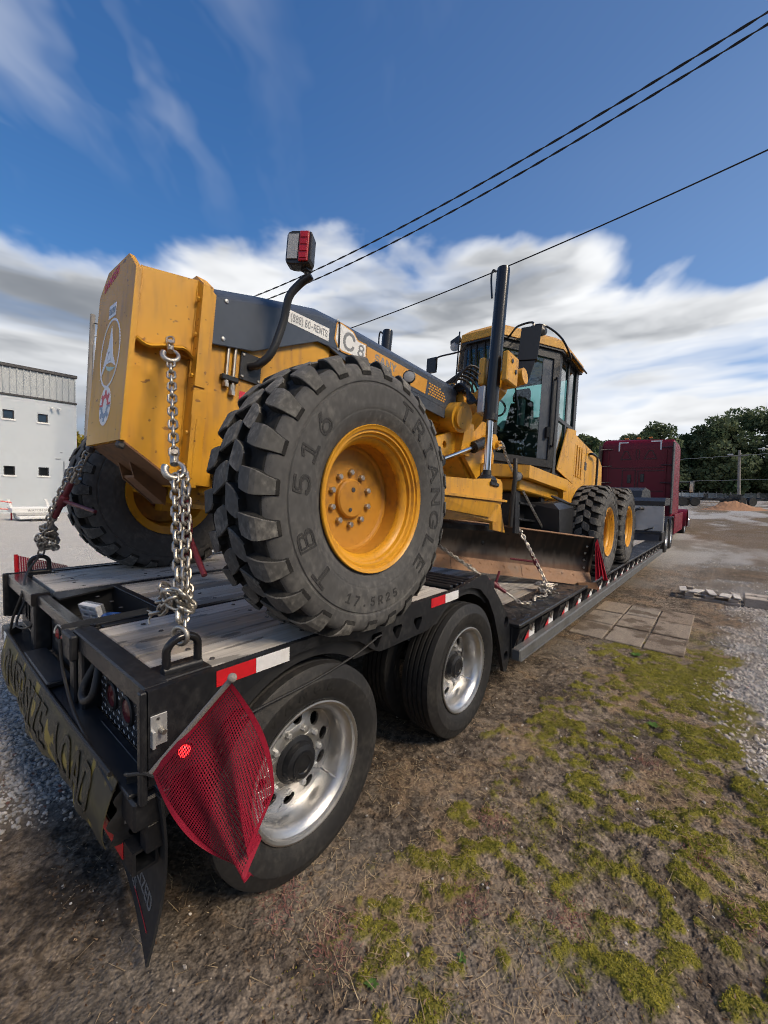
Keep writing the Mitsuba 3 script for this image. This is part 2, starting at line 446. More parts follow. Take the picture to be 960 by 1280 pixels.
# ------------------------------------------------------------------ ground
def n_cell(x, y, z=0):
    x, y, z = ((np.floor(np.asarray(v, float)).astype(np.int64) + 1000000) & 0xFFFFFFFF for v in (x, y, z))
    h = (x * 374761393 + y * 668265263 + z * 2147483647) & 0xFFFFFFFF
    h = ((h ^ (h >> 13)) * 1274126177) & 0xFFFFFFFF
    return ((h ^ (h >> 16)) & 0xFFFFFF) / 16777215.0


def n_noise(x, y, z=0.0):
    p = [np.asarray(v, float) + 0 * np.asarray(x, float) for v in (x, y, z)]
    i = [np.floor(v) for v in p]
    t = [(v - a) ** 2 * (3 - 2 * (v - a)) for v, a in zip(p, i)]
    l = lambda a, b, s: a + (b - a) * s
    e = lambda b, c: l(n_cell(i[0], i[1] + b, i[2] + c), n_cell(i[0] + 1, i[1] + b, i[2] + c), t[0])
    return l(l(e(0, 0), e(1, 0), t[1]), l(e(0, 1), e(1, 1), t[1]), t[2])


def n_fbm(x, y, z=0.0, octaves=3):
    return sum(0.5 ** (o + 1) * n_noise(np.asarray(x) * 2 ** o, np.asarray(y) * 2 ** o, z * 2 ** o + 17 * o) for o in range(octaves)) / (1 - 0.5 ** octaves)


def n_step(a, b, x):
    t = np.clip((x - a) / (b - a), 0, 1)
    return t * t * (3 - 2 * t)


def zones(x, y, F, S):
    """(gravel, moss, noise terms) from 0 to 1 at a place; F and S are the noise and smoothstep of numpy or of the renderer."""
    e1 = F(x * 1.7, y * 1.7, 3.0, 4) - 0.5
    e2 = F(x * 0.55, y * 0.55, 9.0, 4) - 0.5
    left = S(-0.95, -1.55, x + e1 * 0.9 - y * 0.05)
    b = 1.44 + e1 * 1.1 + S(2.6, 0.5, y) * 2.2 + S(9.0, 18.0, y) * 0.5
    right = S(-0.12, 0.22, x - b)
    far = S(7.0, 10.0, y) * S(0.2, 1.2, x) * S(-0.04, 0.10, e2 + e1 * 0.25 + 0.02)
    right = right * (1 - S(8.0, 11.0, y)) + far
    g = left + right
    m1 = F(x * 2.1 + y * 0.6, y * 2.1 - x * 0.6, 5.0, 5)
    m2 = F(x * 12 - y * 4, y * 12 + x * 4, 2.0, 4)
    area = S(-0.15, 0.5, x) * S(3.0, 1.9, x - y * 0.10) * S(5.4, 4.2, y) * S(-1.2, -0.1, y)
    area = area * (0.62 + 0.38 * S(0.7, 1.7, y) * S(0.1, 0.6, x))
    moss = S(0.475, 0.575, m1 * 0.44 + m2 * 0.56 + (area - 0.83) * 0.30) * S(0.02, 0.4, area) * (1 - S(0.3, 0.8, g))
    return g, moss, m1, m2, e2


def far_rise(x, y):
    return 0.021 * np.clip(y - 12, 0, 110) * n_step(12, 24, y) * n_step(-60, -20, x + y * 0.5)


def ground_z(x, y):
    g, moss, m1, m2, e2 = zones(x, y, n_fbm, n_step)
    near = n_step(16, 6, np.hypot(x, y))
    lump = (n_fbm(x * 2.6, y * 2.6, 1.0, 3) - 0.5) * 0.060 + (n_fbm(x * 8 + y * 3, y * 8 - x * 3, 4.0, 2) - 0.5) * 0.020
    clod = np.abs(n_fbm(x * 15 - y * 6, y * 15 + x * 6, 8.0, 3) - 0.5)
    clod = n_step(0.06, 0.0, clod) * -0.012 * n_step(0.42, 0.6, n_fbm(x * 2, y * 2, 71.0, 2)) + (n_fbm(x * 44, y * 44, 6.0, 2) - 0.5) * 0.009
    dirt = lump + clod
    stony = (n_fbm(x * 3, y * 3, 2.0, 3) - 0.5) * 0.02 + (n_fbm(x * 40, y * 40, 2.0, 2) - 0.5) * 0.012
    gg = np.clip(g, 0, 1)
    z = (dirt * (1 - gg) + stony * gg) * near + moss * 0.020 * near * (0.10 + m2)
    pad = n_step(0.12, 0.0, np.maximum(np.maximum(-0.15 - x, x - 1.15), np.maximum(4.15 - y, y - 6.3)))
    z = z * (1 - pad)
    return z + far_rise(x, y)


def ground_col(p, n, uv):
    x, y = p.x, p.y
    g, moss, m1, m2, e2 = zones(x, y, fbm, smoothstep)
    g = dr.clip(g, 0, 1)
    a = fbm(x * 5, y * 5, 1.0, 4); b = fbm(x * 38, y * 38, 2.0, 3); c5 = fbm(x * 1.1, y * 1.1, 6.0, 3)
    dirt = mix((0.066, 0.052, 0.040), (0.235, 0.190, 0.148), smoothstep(0.30, 0.70, a * 0.5 + b * 0.5))
    dirt = mix(dirt, (0.27, 0.185, 0.115), smoothstep(0.50, 0.68, fbm(x * 2.6, y * 2.6, 61.0, 3) * 0.6 + fbm(x * 16, y * 16, 12.0, 3) * 0.4) * 0.6)
    dirt = mix(dirt, (0.045, 0.036, 0.030), smoothstep(0.56, 0.68, fbm(x * 26, y * 26, 9.0, 3)) * 0.7)
    dirt = mix(dirt, (0.20, 0.178, 0.155) , smoothstep(0.54, 0.68, c5) * 0.45) * (0.45 + 1.1 * fbm(x * 130, y * 130, 4.0, 2))
    trailer_strip = smoothstep(0.55, -0.15, x) * smoothstep(-3.0, -2.0, x) * smoothstep(11.0, 8.0, y)
    dirt = dirt * (1 - 0.30 * trailer_strip)  # dirt darker in a strip beneath and beside the trailer
    d1, d2, w = voronoi(x * 42, y * 42)
    e1_, e2_, w2 = voronoi(x * 19 + 4, y * 19)
    stone = mix((0.15, 0.148, 0.145), (0.46, 0.455, 0.45), w) * (0.22 + 0.78 * smoothstep(0.02, 0.25, d2 - d1)) * (0.85 + 0.3 * w2)
    stone = mix(stone, (0.20, 0.165, 0.125), smoothstep(0.50, 0.70, fbm(x * 2.4, y * 2.4, 15.0, 4)) * 0.7)
    pale = smoothstep(-4.0, -8.0, x)
    stone = mix(stone, (0.42, 0.415, 0.40), pale * 0.75)
    c = mix(dirt, stone, g)
    mossc = mix((0.070, 0.068, 0.014), (0.225, 0.205, 0.036), m2 * 0.5 + b * 0.5)
    c = mix(c, mossc, dr.clip(moss * 0.9 + smoothstep(0.40, 0.60, m2) * smoothstep(0.3, 1.2, x) * smoothstep(-0.6, 0.6, y) * smoothstep(6.0, 4.5, y) * (1 - g) * 0.35, 0, 1))
    # far ground: brown earth with pale gravel drifts
    far = smoothstep(6.0, 16.0, y) * smoothstep(-3.0, 0.0, x)
    fcol = mix((0.155, 0.115, 0.078), (0.40, 0.39, 0.375), smoothstep(0.46, 0.62, fbm(x * 0.45, y * 0.20, 3.0, 5)))
    fcol = mix(fcol, (0.11, 0.085, 0.055), smoothstep(0.55, 0.7, fbm(x * 0.8, y * 0.35, 23.0, 4)) * 0.6)
    c = mix(c, fcol * (0.8 + 0.4 * b), far * 0.8)
    field = smoothstep(85.0, 100.0, y) * (1.0 - pale)
    return mix(c, (0.06, 0.075, 0.03), field)


mat('ground_cover', proc(ground_col), 0.9, spec=0.25,
    bump=proc(lambda p, n, uv: fbm(p.x * 90, p.y * 90, 0.0, 3) + 0.6 * fbm(p.x * 24, p.y * 24, 5.0, 3), 3e-3), bscale=0.016)


def axis_grid(lo, hi, step, far, grow=1.14):
    core = list(np.arange(lo, hi + step / 2, step))
    s, v, up = step, core[-1], []
    while v < far: s *= grow; v += s; up.append(v)
    s, v, dn = step, core[0], []
    while v > -far: s *= grow; v -= s; dn.append(v)
    return np.array(dn[::-1] + core + up)


gx, gy = axis_grid(-1.1, 2.6, 0.0125, 1800, 1.10), axis_grid(-0.95, 4.6, 0.0135, 1800, 1.09)
GX, GY = np.meshgrid(gx, gy, indexing='ij')
single('ground', sheet(np.stack([GX, GY, ground_z(GX, GY)], -1)), 'ground_cover', 'muddy mossy ground that turns into pale gravel towards the yard', None, True, kind='structure')


def scatter(n, x0, x1, y0, y1, keep):
    P = rng.rand(n, 2) * [x1 - x0, y1 - y0] + [x0, y0]
    P = P[keep(P[:, 0], P[:, 1]) > rng.rand(n)]
    return P


def rand_rot(n):
    q = rng.randn(n, 4); q /= np.linalg.norm(q, axis=1, keepdims=True)
    w, x, y, z = q.T
    return np.stack([np.stack([1 - 2 * (y * y + z * z), 2 * (x * y - z * w), 2 * (x * z + y * w)], -1), np.stack([2 * (x * y + z * w), 1 - 2 * (x * x + z * z), 2 * (y * z - x * w)], -1),
                     np.stack([2 * (x * z - y * w), 2 * (y * z + x * w), 1 - 2 * (x * x + y * y)], -1)], 1)


ICO = trimesh.creation.icosphere(subdivisions=0)


def stones(P, smin, smax, pw=2.5):
    n = len(P)
    v0, f0 = np.array(ICO.vertices), np.array(ICO.faces)
    s = (smin + (smax - smin) * rng.rand(n) ** pw)[:, None] * (0.6 + 0.6 * rng.rand(n, 3))
    V = v0[None] * (0.72 + 0.5 * rng.rand(n, len(v0), 1)) * s[:, None, :]
    V = np.einsum('nij,nkj->nki', rand_rot(n), V)
    V[..., 2] *= 0.75
    V += np.stack([P[:, 0], P[:, 1], ground_z(P[:, 0], P[:, 1]) + s[:, 2] * 0.25], -1)[:, None]
    F = f0[None] + (np.arange(n) * len(v0))[:, None, None]
    return trimesh.Trimesh(V.reshape(-1, 3), F.reshape(-1, 3), process=False)


gz = lambda x, y: np.clip(zones(x, y, n_fbm, n_step)[0], 0, 1)
mat('gravel_stone', proc(lambda p, n, uv: mix((0.17, 0.165, 0.16), (0.60, 0.595, 0.58), fbm(p.x * 24, p.y * 24, 3.0, 2) * 0.9 + 0.25 * cell_rand(p.x * 60, p.y * 60)) * mix((1, 1, 1), (1.05, 0.92, 0.80), fbm(p.x * 2, p.y * 2, 1.0, 2))), 0.85)
mat('red_stone', worn((0.17, 0.075, 0.055), (0.10, 0.05, 0.04), 0.6, 20), 0.85)
single('gravel', [stones(scatter(42000, -4.6, -0.8, -2.1, 0.9, gz), 0.005, 0.017), stones(scatter(4000, -9, -4.6, -1.6, 1.0, gz), 0.006, 0.018), stones(scatter(22000, 0.9, 3.4, 1.8, 7.5, gz), 0.006, 0.020),
                  stones(scatter(3500, 1.0, 5.5, 7.5, 13, gz), 0.009, 0.024), stones(scatter(2600, -0.9, 2.2, -0.8, 4.2, lambda x, y: 0.25 + 0.6 * n_step(0.5, 0.7, n_fbm(x * 3, y * 3, 40.0, 3))), 0.002, 0.010, 3.5)],
       'gravel_stone', 'loose pale grey gravel stones beside the mud', 'gravel', kind='stuff')
single('brick_rubble', stones(np.concatenate([rng.randn(60, 2) * [0.16, 0.12] + [-1.62, -0.72], rng.randn(18, 2) * [0.07, 0.07] + [-2.05, -0.95], rng.randn(16, 2) * [0.12, 0.10] + [1.45, 3.6]]), 0.004, 0.014),
       'red_stone', 'scattered small reddish stones among the gravel behind the trailer', 'stones', kind='stuff')

# moss cushions, dry straw, small litter
def mz(x, y):
    g, m, m1, m2, e = zones(x, y, n_fbm, n_step)
    return np.clip(m * 0.8 + 0.20 * n_step(0.42, 0.6, m2) * n_step(0.1, 1.0, x) * (1 - np.clip(g, 0, 1)), 0, 1)


leaf_mat('moss_green', proc(lambda p, n, uv: mix(mix((0.045, 0.062, 0.012), (0.14, 0.150, 0.024), fbm(p.x * 4, p.y * 4, 1.0, 3)), (0.42, 0.37, 0.060), smoothstep(0.30, 0.80, fbm(p.x * 30, p.y * 30, p.z * 60, 3)))), 0.4)
leaf_mat('straw', proc(lambda p, n, uv: mix((0.22, 0.15, 0.085), (0.60, 0.48, 0.32), fbm(p.x * 19, p.y * 19, 2.0, 2))), 0.3)
leaf_mat('dead_leaf', proc(lambda p, n, uv: mix((0.075, 0.045, 0.028), (0.34, 0.24, 0.16), smoothstep(0.25, 0.8, fbm(p.x * 45, p.y * 45, 2.0, 2)))), 0.3)
leaf_mat('red_stalk', proc(lambda p, n, uv: mix((0.20, 0.085, 0.07), (0.36, 0.20, 0.18), fbm(p.x * 40, p.y * 40, 2.0, 2))), 0.3)
leaf_mat('weed_leaf', (0.10, 0.18, 0.05), 0.5)


def blades(P, h, w, lean, seg=1):
    """Thin curved blades standing or lying on the ground."""
    n = len(P)
    z = ground_z(P[:, 0], P[:, 1])
    a = rng.rand(n) * 2 * np.pi
    h = h[0] + (h[1] - h[0]) * rng.rand(n) ** 1.6
    l = lean[0] + (lean[1] - lean[0]) * rng.rand(n)
    b = a + np.pi / 2 + rng.randn(n) * 0.3
    side = np.stack([np.cos(b), np.sin(b), 0 * b], -1)
    fw = np.stack([np.cos(a), np.sin(a), 0 * a], -1)
    bend = (rng.rand(n) - 0.3) * 0.9
    rows = []
    for k in range(seg + 1):
        t = k / seg
        an = l * t ** 0.6 + bend * t * t
        c = np.stack([P[:, 0], P[:, 1], z - 0.002], -1) + (fw * np.sin(l + bend * t)[:, None] + np.array([0, 0, 1]) * np.cos(l + bend * t)[:, None] * 1.0) * (h * t)[:, None]
        c[:, 2] = np.maximum(c[:, 2], z + 0.002 + 0.004 * t)
        ww = w * (1 - 0.85 * t)
        rows += [c - side * ww / 2, c + side * ww / 2]
    V = np.stack(rows, 1)
    k = V.shape[1]
    f = []
    for s in range(seg): f += [[2 * s, 2 * s + 1, 2 * s + 3], [2 * s, 2 * s + 3, 2 * s + 2]]
    F = np.array(f)[None] + (np.arange(n) * k)[:, None, None]
    return trimesh.Trimesh(V.reshape(-1, 3), F.reshape(-1, 3), process=False)


single('moss', blades(scatter(640000, -0.2, 2.8, -0.7, 5.4, lambda x, y: mz(x, y) * (0.35 + 0.65 * n_step(4.5, 1.5, y))), (0.004, 0.012), 0.0042, (0.0, 1.1)), 'moss_green', 'bright green moss cushions on the mud', 'moss', kind='stuff')
dz = lambda x, y: (1 - gz(x, y)) * n_step(0.50, 0.66, n_fbm(x * 2.6, y * 2.6, 61.0, 3)) * n_step(-0.6, 0.1, x)
single('dry_grass', [blades(scatter(34000, -0.8, 2.6, -0.8, 5.5, dz), (0.01, 0.085), 0.0034, (1.15, 1.55), 3), blades(scatter(7000, -1.1, 2.6, -0.8, 5.5, lambda x, y: 0.35 * (1 - gz(x, y))), (0.01, 0.10), 0.0034, (1.0, 1.55), 3)],
       'straw', 'thin dry straw lying on the mud', 'dry grass', kind='stuff')
single('leaf_litter', [blades(scatter(30000, -1.1, 2.6, -0.8, 5.5, lambda x, y: (1 - gz(x, y)) * (0.15 + 0.8 * n_step(0.48, 0.62, n_fbm(x * 4, y * 4, 33.0, 3)))), (0.004, 0.020), 0.008, (1.0, 1.5), 2)],
       'dead_leaf', 'brown bits of dead leaves strewn over the mud', 'leaf litter', kind='stuff')
clumps = np.array([[0.28, -0.10], [0.33, -0.16], [0.06, -0.20], [0.02, -0.16], [0.62, 0.34], [0.95, 0.55], [1.35, 1.25], [1.05, 1.9], [0.5, 0.8], [1.5, 1.0]])
single('red_sedum', blades((clumps[rng.randint(0, len(clumps), 1500)] + rng.randn(1500, 2) * 0.045), (0.008, 0.030), 0.0045, (0.2, 1.3), 2), 'red_stalk', 'small reddish creeping plants in the mud', 'ground plant', kind='stuff')


def weed(x, y, s, n, label):
    k = thing('weed', label, 'weed')
    z = float(ground_z(np.array([x]), np.array([y]))[0])
    for i in range(n):
        a = i * 2.4 + x * 9
        t = np.linspace(0, 1, 5)[:, None]
        fw, sd = np.array([math.cos(a), math.sin(a), 0]), np.array([-math.sin(a), math.cos(a), 0])
        L = s * (0.7 + 0.3 * (i % 3) / 2)
        mid = np.array([x, y, z]) + fw * t * L + np.array([0, 0, 1]) * (0.75 * t - 0.5 * t * t) * L
        wv = (np.sin(np.clip(t * 0.9 + 0.08, 0, 1) * math.pi) * 0.24 * L)
        part(k, 'leaf', sheet(np.stack([mid - sd * wv, mid - np.array([0, 0, 0.1]) * wv, mid + sd * wv], 1)), 'weed_leaf', True)


weed(0.495, -0.135, 0.030, 8, 'small bright green weed at the bottom edge, nearest the camera')
weed(0.70, 0.13, 0.026, 7, 'small green weed growing right of the nearest weed')
weed(1.02, 2.45, 0.05, 9, 'low green weed in the moss before the paving slabs')
weed(0.68, 3.98, 0.07, 12, 'green weed tuft at the near edge of the paving slabs')

# paving slabs let into the ground beside the trailer
pad = thing('paved_path', 'patch of brown paving slabs beside the trailer', None, kind='structure')
for i in range(3):
    for j in range(3):
        x0, y0 = -0.10 + i * 0.40, 4.22 + j * 0.683
        jit = rng.rand(4) * 0.012
        m = box((x0 + 0.006 + jit[0], y0 + 0.008 + jit[1], -0.03), (x0 + 0.392, y0 + 0.672 - jit[2], 0.016 + 0.010 * rng.rand()), 0.008)
        m.apply_transform(trimesh.transformations.rotation_matrix((rng.rand() - 0.5) * 0.02, [1, 0.5, 0], [x0, y0, 0]))
        part(pad, 'slab', m, 'paver_stone')

# broken pallet and old timber lying on the gravel edge
k = thing('broken_pallet', 'broken grey wooden pallet with pale blocks, lying left of the timber', 'pallet')
for i, (a, b) in enumerate(((0.0, 0.09), (0.30, 0.10), (0.60, 0.09))):
    part(k, 'bottom_board', box((0.79, 7.45 + a, 0.0), (1.62, 7.45 + a + b, 0.045), 0.006), 'timber_wood')
for i in range(9):
    x, y = 0.84 + (i % 3) * 0.31 + rng.rand() * 0.05, 7.46 + (i // 3) * 0.29
    part(k, 'block', box((x, y, 0.046), (x + 0.13, y + 0.10, 0.095 + 0.02 * rng.rand()), 0.008), 'timber_wood')
mat('bleached_wood', worn((0.46, 0.44, 0.41), (0.20, 0.17, 0.14), 0.9, 12.0, 0.2), 0.85)
for i, (x, L, a) in enumerate(((0.81, .40, .10), (0.97, .34, -.25), (1.20, .42, .16), (1.36, .30, -.12), (1.52, .38, .05))):
    m = box((x, 7.45, 0.118), (x + 0.10 + .04 * (i % 2), 7.45 + L, 0.138), 0.004)
    m.apply_transform(trimesh.transformations.rotation_matrix(a, [0, 0, 1], [x, 7.6, 0]) @ trimesh.transformations.rotation_matrix(.06 * (i - 2), [0, 1, 0], [x, 7.6, .12]))
    part(k, 'top_board', m, 'bleached_wood')
for i, (y, z, L, lab) in enumerate(((7.50, 0.0, 3.3, 'front grey timber beam lying on the ground right of the broken pallet'), (7.78, 0.0, 3.0, 'rear grey timber beam lying behind the front beam, right of the pallet'))):
    single('timber_beam', box((1.66, y, z), (1.66 + L, y + 0.20, z + 0.15), 0.012), 'timber_wood', lab, 'timber')

# reddish heap of earth far across the yard
hx, hy = np.meshgrid(np.linspace(-3.2, 3.2, 70), np.linspace(-2.2, 2.2, 50), indexing='ij')
hz = 0.75 * np.exp(-(hx / 1.35) ** 2 - (hy / 0.95) ** 2) + 0.28 * np.exp(-((hx + 1.3) / 0.9) ** 2 - (hy / 0.8) ** 2) + 0.22 * np.exp(-((hx - 1.9) / 0.7) ** 2 - (hy / 0.7) ** 2)
hz = hz * (0.7 + 0.6 * n_fbm(hx * 2 + 9, hy * 2, 3.0, 4)) + (n_fbm(hx * 7, hy * 7, 1.0, 3) - 0.5) * 0.12 * (hz > 0.06) - 0.04
mat('red_earth', worn((0.30, 0.165, 0.095), (0.20, 0.12, 0.075), 0.8, 1.5, 0.2), 0.95)
ca, sa_ = math.cos(0.6), math.sin(0.6)
HX, HY = 2.0 + hx * ca - hy * sa_, 48.5 + hx * sa_ + hy * ca
single('dirt_mound', sheet(np.stack([HX, HY, hz + far_rise(HX, HY)], -1)), 'red_earth', 'low mound of reddish earth across the yard before the far trailers', 'dirt mound', True)
# ------------------------------------------------------------------ white building on the left
bld = thing('white_building', 'two storey white painted building with ribbed metal parapet', 'building')
wins = [(2.834, 5.55, 3.341, 6.07), (4.405, 5.55, 4.90, 6.063), (2.825, 2.26, 3.325, 2.79), (4.40, 2.28, 4.905, 2.80)]
wins += [(a - 1.58 * k, b, c - 1.58 * k, d) for k in (1, 2, 3) for (a, b, c, d) in (wins[0], wins[2])]
BY0, BY1, BX = -9.0, 6.35, -31.0
wp = sg.Polygon([(BY0, -0.3), (BY1, -0.3), (BY1, 6.95), (BY0, 6.95)])
for a, b, c, d in wins: wp = wp.difference(sg.box(a, b, c, d))
part(bld, 'wall', cat(prism(wp, 'x', BX - 0.25, BX), box((BX - 12, BY1 - 0.25, -0.3), (BX - 0.26, BY1 - 0.003, 6.95))), 'white_wall')
par = part(bld, 'parapet', box((BX - 12, BY0, 6.96), (BX - 0.02, BY1 - 0.02, 8.55)), 'wall_siding')
for i in range(48):
    y = BY1 - 0.06 - i * 0.31
    part(par, 'rib', box((BX - 0.025, y - 0.03, 7.03), (BX + 0.045, y + 0.03, 8.56), 0.015), 'wall_siding')
part(bld, 'coping', box((BX - 12, BY0, 8.56), (BX + 0.10, BY1 + 0.06, 8.75), 0.02), 'dark_trim')
part(bld, 'flashing', box((BX - 12, BY0, 6.90), (BX + 0.07, BY1 + 0.03, 7.02), 0.02), 'dark_trim')
for a, b, c, d in wins:
    w = part(bld, 'window', box((BX - 0.16, a, b), (BX - 0.14, c, d), 0.002), 'window_dark')
    fr = sg.box(a, b, c, d).difference(sg.box(a + 0.05, b + 0.05, c - 0.05, d - 0.05))
    part(w, 'frame', prism(fr, 'x', BX - 0.13, BX - 0.07), 'dark_trim')
    part(w, 'sill', box((BX - 0.10, a - 0.07, b - 0.10), (BX + 0.06, c + 0.07, b - 0.003), 0.01), 'white_paint')
for yy, lab in ((5.05, 'left white camera above the upper right window'), (5.38, 'right white camera near the building corner')):
    cm = part(bld, 'camera', rod((BX + 0.10, yy, 6.50), (BX + 0.30, yy + 0.10, 6.44), 0.06, 12), 'white_paint', 35, lab)
    part(cm, 'bracket', rod((BX, yy, 6.55), (BX + 0.14, yy + 0.02, 6.49), 0.025, 8), 'galvanised')
part(bld, 'conduit', rod((BX + 0.05, 5.66, 1.6), (BX + 0.05, 5.66, 3.25), 0.035, 8), 'galvanised')
part(bld, 'vent', box((BX, 5.25, 3.34), (BX + 0.04, 5.5, 3.42), 0.01), 'galvanised')
part(bld, 'vent', box((BX, 5.48, 3.78), (BX + 0.04, 5.62, 3.83), 0.01), 'galvanised')

# low white ramp with leaning posts and red rails in front of it
k = thing('loading_ramp', 'low white ramp with leaning white posts before the white building', 'ramp')
part(k, 'deck', box((-25.2, 2.2, 0.38), (-23.9, 3.75, 0.62), 0.02), 'white_paint')
part(k, 'step', box((-24.6, 2.4, 0.10), (-23.5, 3.85, 0.22), 0.02), 'white_paint')
for y0 in (2.15, 3.55):
    part(k, 'post', hull([(-24.9 + dx, y0 + dy + e, z) for z, e in ((0, 0.28), (1.0, 0)) for dx in (0, 0.10) for dy in (0, 0.10)]), 'white_paint')
for y in (2.9, 3.3): part(k, 'foot', box((-23.6, y - 0.12, -0.02), (-23.4, y + 0.12, 0.10), 0.01), 'dark_trim')
part(k, 'lettering', lettering('WATCH STEP', 0.11, (-23.896, 2.75, 0.44), (0, 1, 0), (0, 0, 1), 0.006), 'decal_grey')
k = thing('red_railing', 'red steel hand railing left of the white ramp', 'railing')
for z0, z1 in ((0.95, 0.75), (0.55, 0.40)):
    part(k, 'rail', rod((-25.0, -0.2, z0 + 0.3), (-24.8, 2.3, z1 + 0.1), 0.03, 8), 'reflector_red', 35)
for y in (-0.2, 1.0, 2.3): part(k, 'post', rod((-24.85, y, 0), (-24.85, y, 1.28 - 0.17 * (y + 0.2)), 0.03, 8), 'reflector_red', 35)

# ------------------------------------------------------------------ poles and overhead wires
k = thing('utility_pole', 'weathered wooden utility pole beside the white building', 'utility pole')
part(k, 'shaft', tube([(-27.86, 5.9, -0.3), (-27.80, 6.2, 6), (-27.73, 6.46, 11.8)], [0.19, 0.165, 0.13], 14), 'pole_wood', 35)
for y in (6.62, 6.9): part(k, 'insulator', lathe([(0, 0), (0.06, 0.02), (0.08, 0.1), (0.05, 0.16), (0, 0.18)], 10, (-27.57, y, 11.22), (0, 0, 1)), 'galvanised', 35)
part(k, 'bracket', cat(rod((-27.7, 6.4, 10.6), (-27.5, 7.0, 10.5), 0.04, 8), rod((-27.7, 6.4, 9.5), (-27.5, 6.95, 9.4), 0.04, 8), rod((-27.7, 6.3, 8.3), (-27.5, 6.9, 8.35), 0.04, 8)), 'galvanised')
part(k, 'conduit', tube([(-27.63, 6.16, 0), (-27.60, 6.30, 5.0), (-27.56, 6.46, 10.0)], 0.045, 8), 'galvanised', 35)
for i, dy in enumerate((-1.2, -0.75)):
    part(k, 'guy_wire', rod((-27.75, 6.3, 10.2 - 1.2 * i), (-28.4, 6.5 + dy * .5, 0.0), 0.014, 5), 'wire_black')


def wire(pts, r, label, twist=0.0):
    p = curve(pts, 90)
    if twist:
        s = np.cumsum(np.r_[0, np.linalg.norm(np.diff(p, axis=0), axis=1)])
        p = curve(pts, 500); s = np.cumsum(np.r_[0, np.linalg.norm(np.diff(p, axis=0), axis=1)])
        ms = []
        for ph in (0, math.pi):
            q = p.copy(); a = s * 2 * math.pi / 0.9 + ph
            q[:, 1] += twist * np.cos(a); q[:, 2] += twist * np.sin(a)
            ms.append(tube(q, r, 5))
        m = cat(ms)
    else:
        m = tube(p, r, 6)
    single('overhead_wire', m, 'wire_black', label, 'wire', 35)


def sag(pts, n=9):
    """Smooth parabola-like wire through few surveyed points."""
    p = np.array(pts); u = np.r_[0, np.cumsum(np.hypot(np.diff(p[:, 0]), np.diff(p[:, 1])))]
    c = [np.polyfit(u, p[:, k], 3 if k == 2 else 1) for k in range(3)]
    e = np.linspace(0, u[-1], n)
    return np.stack([np.polyval(k, e) for k in c], 1)


wire(sag([(-27.57, 6.62, 11.2), (-19.5, 6.95, 9.65), (-11.56, 7.56, 8.88), (-8.69, 7.8, 8.82), (-6.8, 7.96, 8.97), (-4.5, 8.15, 9.24), (-1.81, 8.37, 9.67), (1.51, 8.65, 10.19), (9, 9.3, 11.6)]), 0.013, 'upper of the two twisted black overhead cables', 0.013)
wire(sag([(-27.57, 6.9, 11.2), (-19.5, 7.2, 9.6), (-11.46, 7.8, 8.84), (-8.78, 8.06, 8.72), (-7.03, 8.23, 8.86), (-4.69, 8.46, 9.2), (-1.92, 8.73, 9.69), (1.53, 9.07, 10.35), (9, 9.8, 12.0)]), 0.013, 'lower of the two twisted black overhead cables', 0.013)
wire(sag([(-27.5, 6.9, 8.1), (-16, 7.9, 7.1), (-7.65, 8.79, 7.19), (-5.54, 9.06, 7.45), (-3.66, 9.3, 7.76), (-0.59, 9.7, 8.23), (1.66, 9.99, 8.67), (9, 11.0, 10.1)]), 0.016, 'single black overhead wire below the twisted pair')

# ------------------------------------------------------------------ trees


def leaf_cloud(C, R, n, size, seed):
    """Leaf clumps through the volume of the balls C, R, thinner towards their rims."""
    r = np.random.RandomState(seed)
    C, R = np.array(C), np.array(R)
    pick = r.choice(len(C), n, p=R ** 2.2 / (R ** 2.2).sum())
    d = r.randn(n, 3); d /= np.linalg.norm(d, axis=1, keepdims=True)
    P = C[pick] + d * (R[pick] * (0.45 + 0.62 * r.rand(n) ** 0.6))[:, None] * [1, 1, 0.82]
    a = r.randn(n, 3); a /= np.linalg.norm(a, axis=1, keepdims=True)
    b = np.cross(a, r.randn(n, 3)); b /= np.linalg.norm(b, axis=1, keepdims=True)
    s = (size * (0.5 + r.rand(n)))[:, None]
    V = np.stack([P - a * s, P + b * s * 0.55, P + a * s, P - b * s * 0.55], 1)
    q = np.arange(n)[:, None] * 4
    return trimesh.Trimesh(V.reshape(-1, 3), np.vstack([q + [0, 1, 2], q + [0, 2, 3]]), process=False)


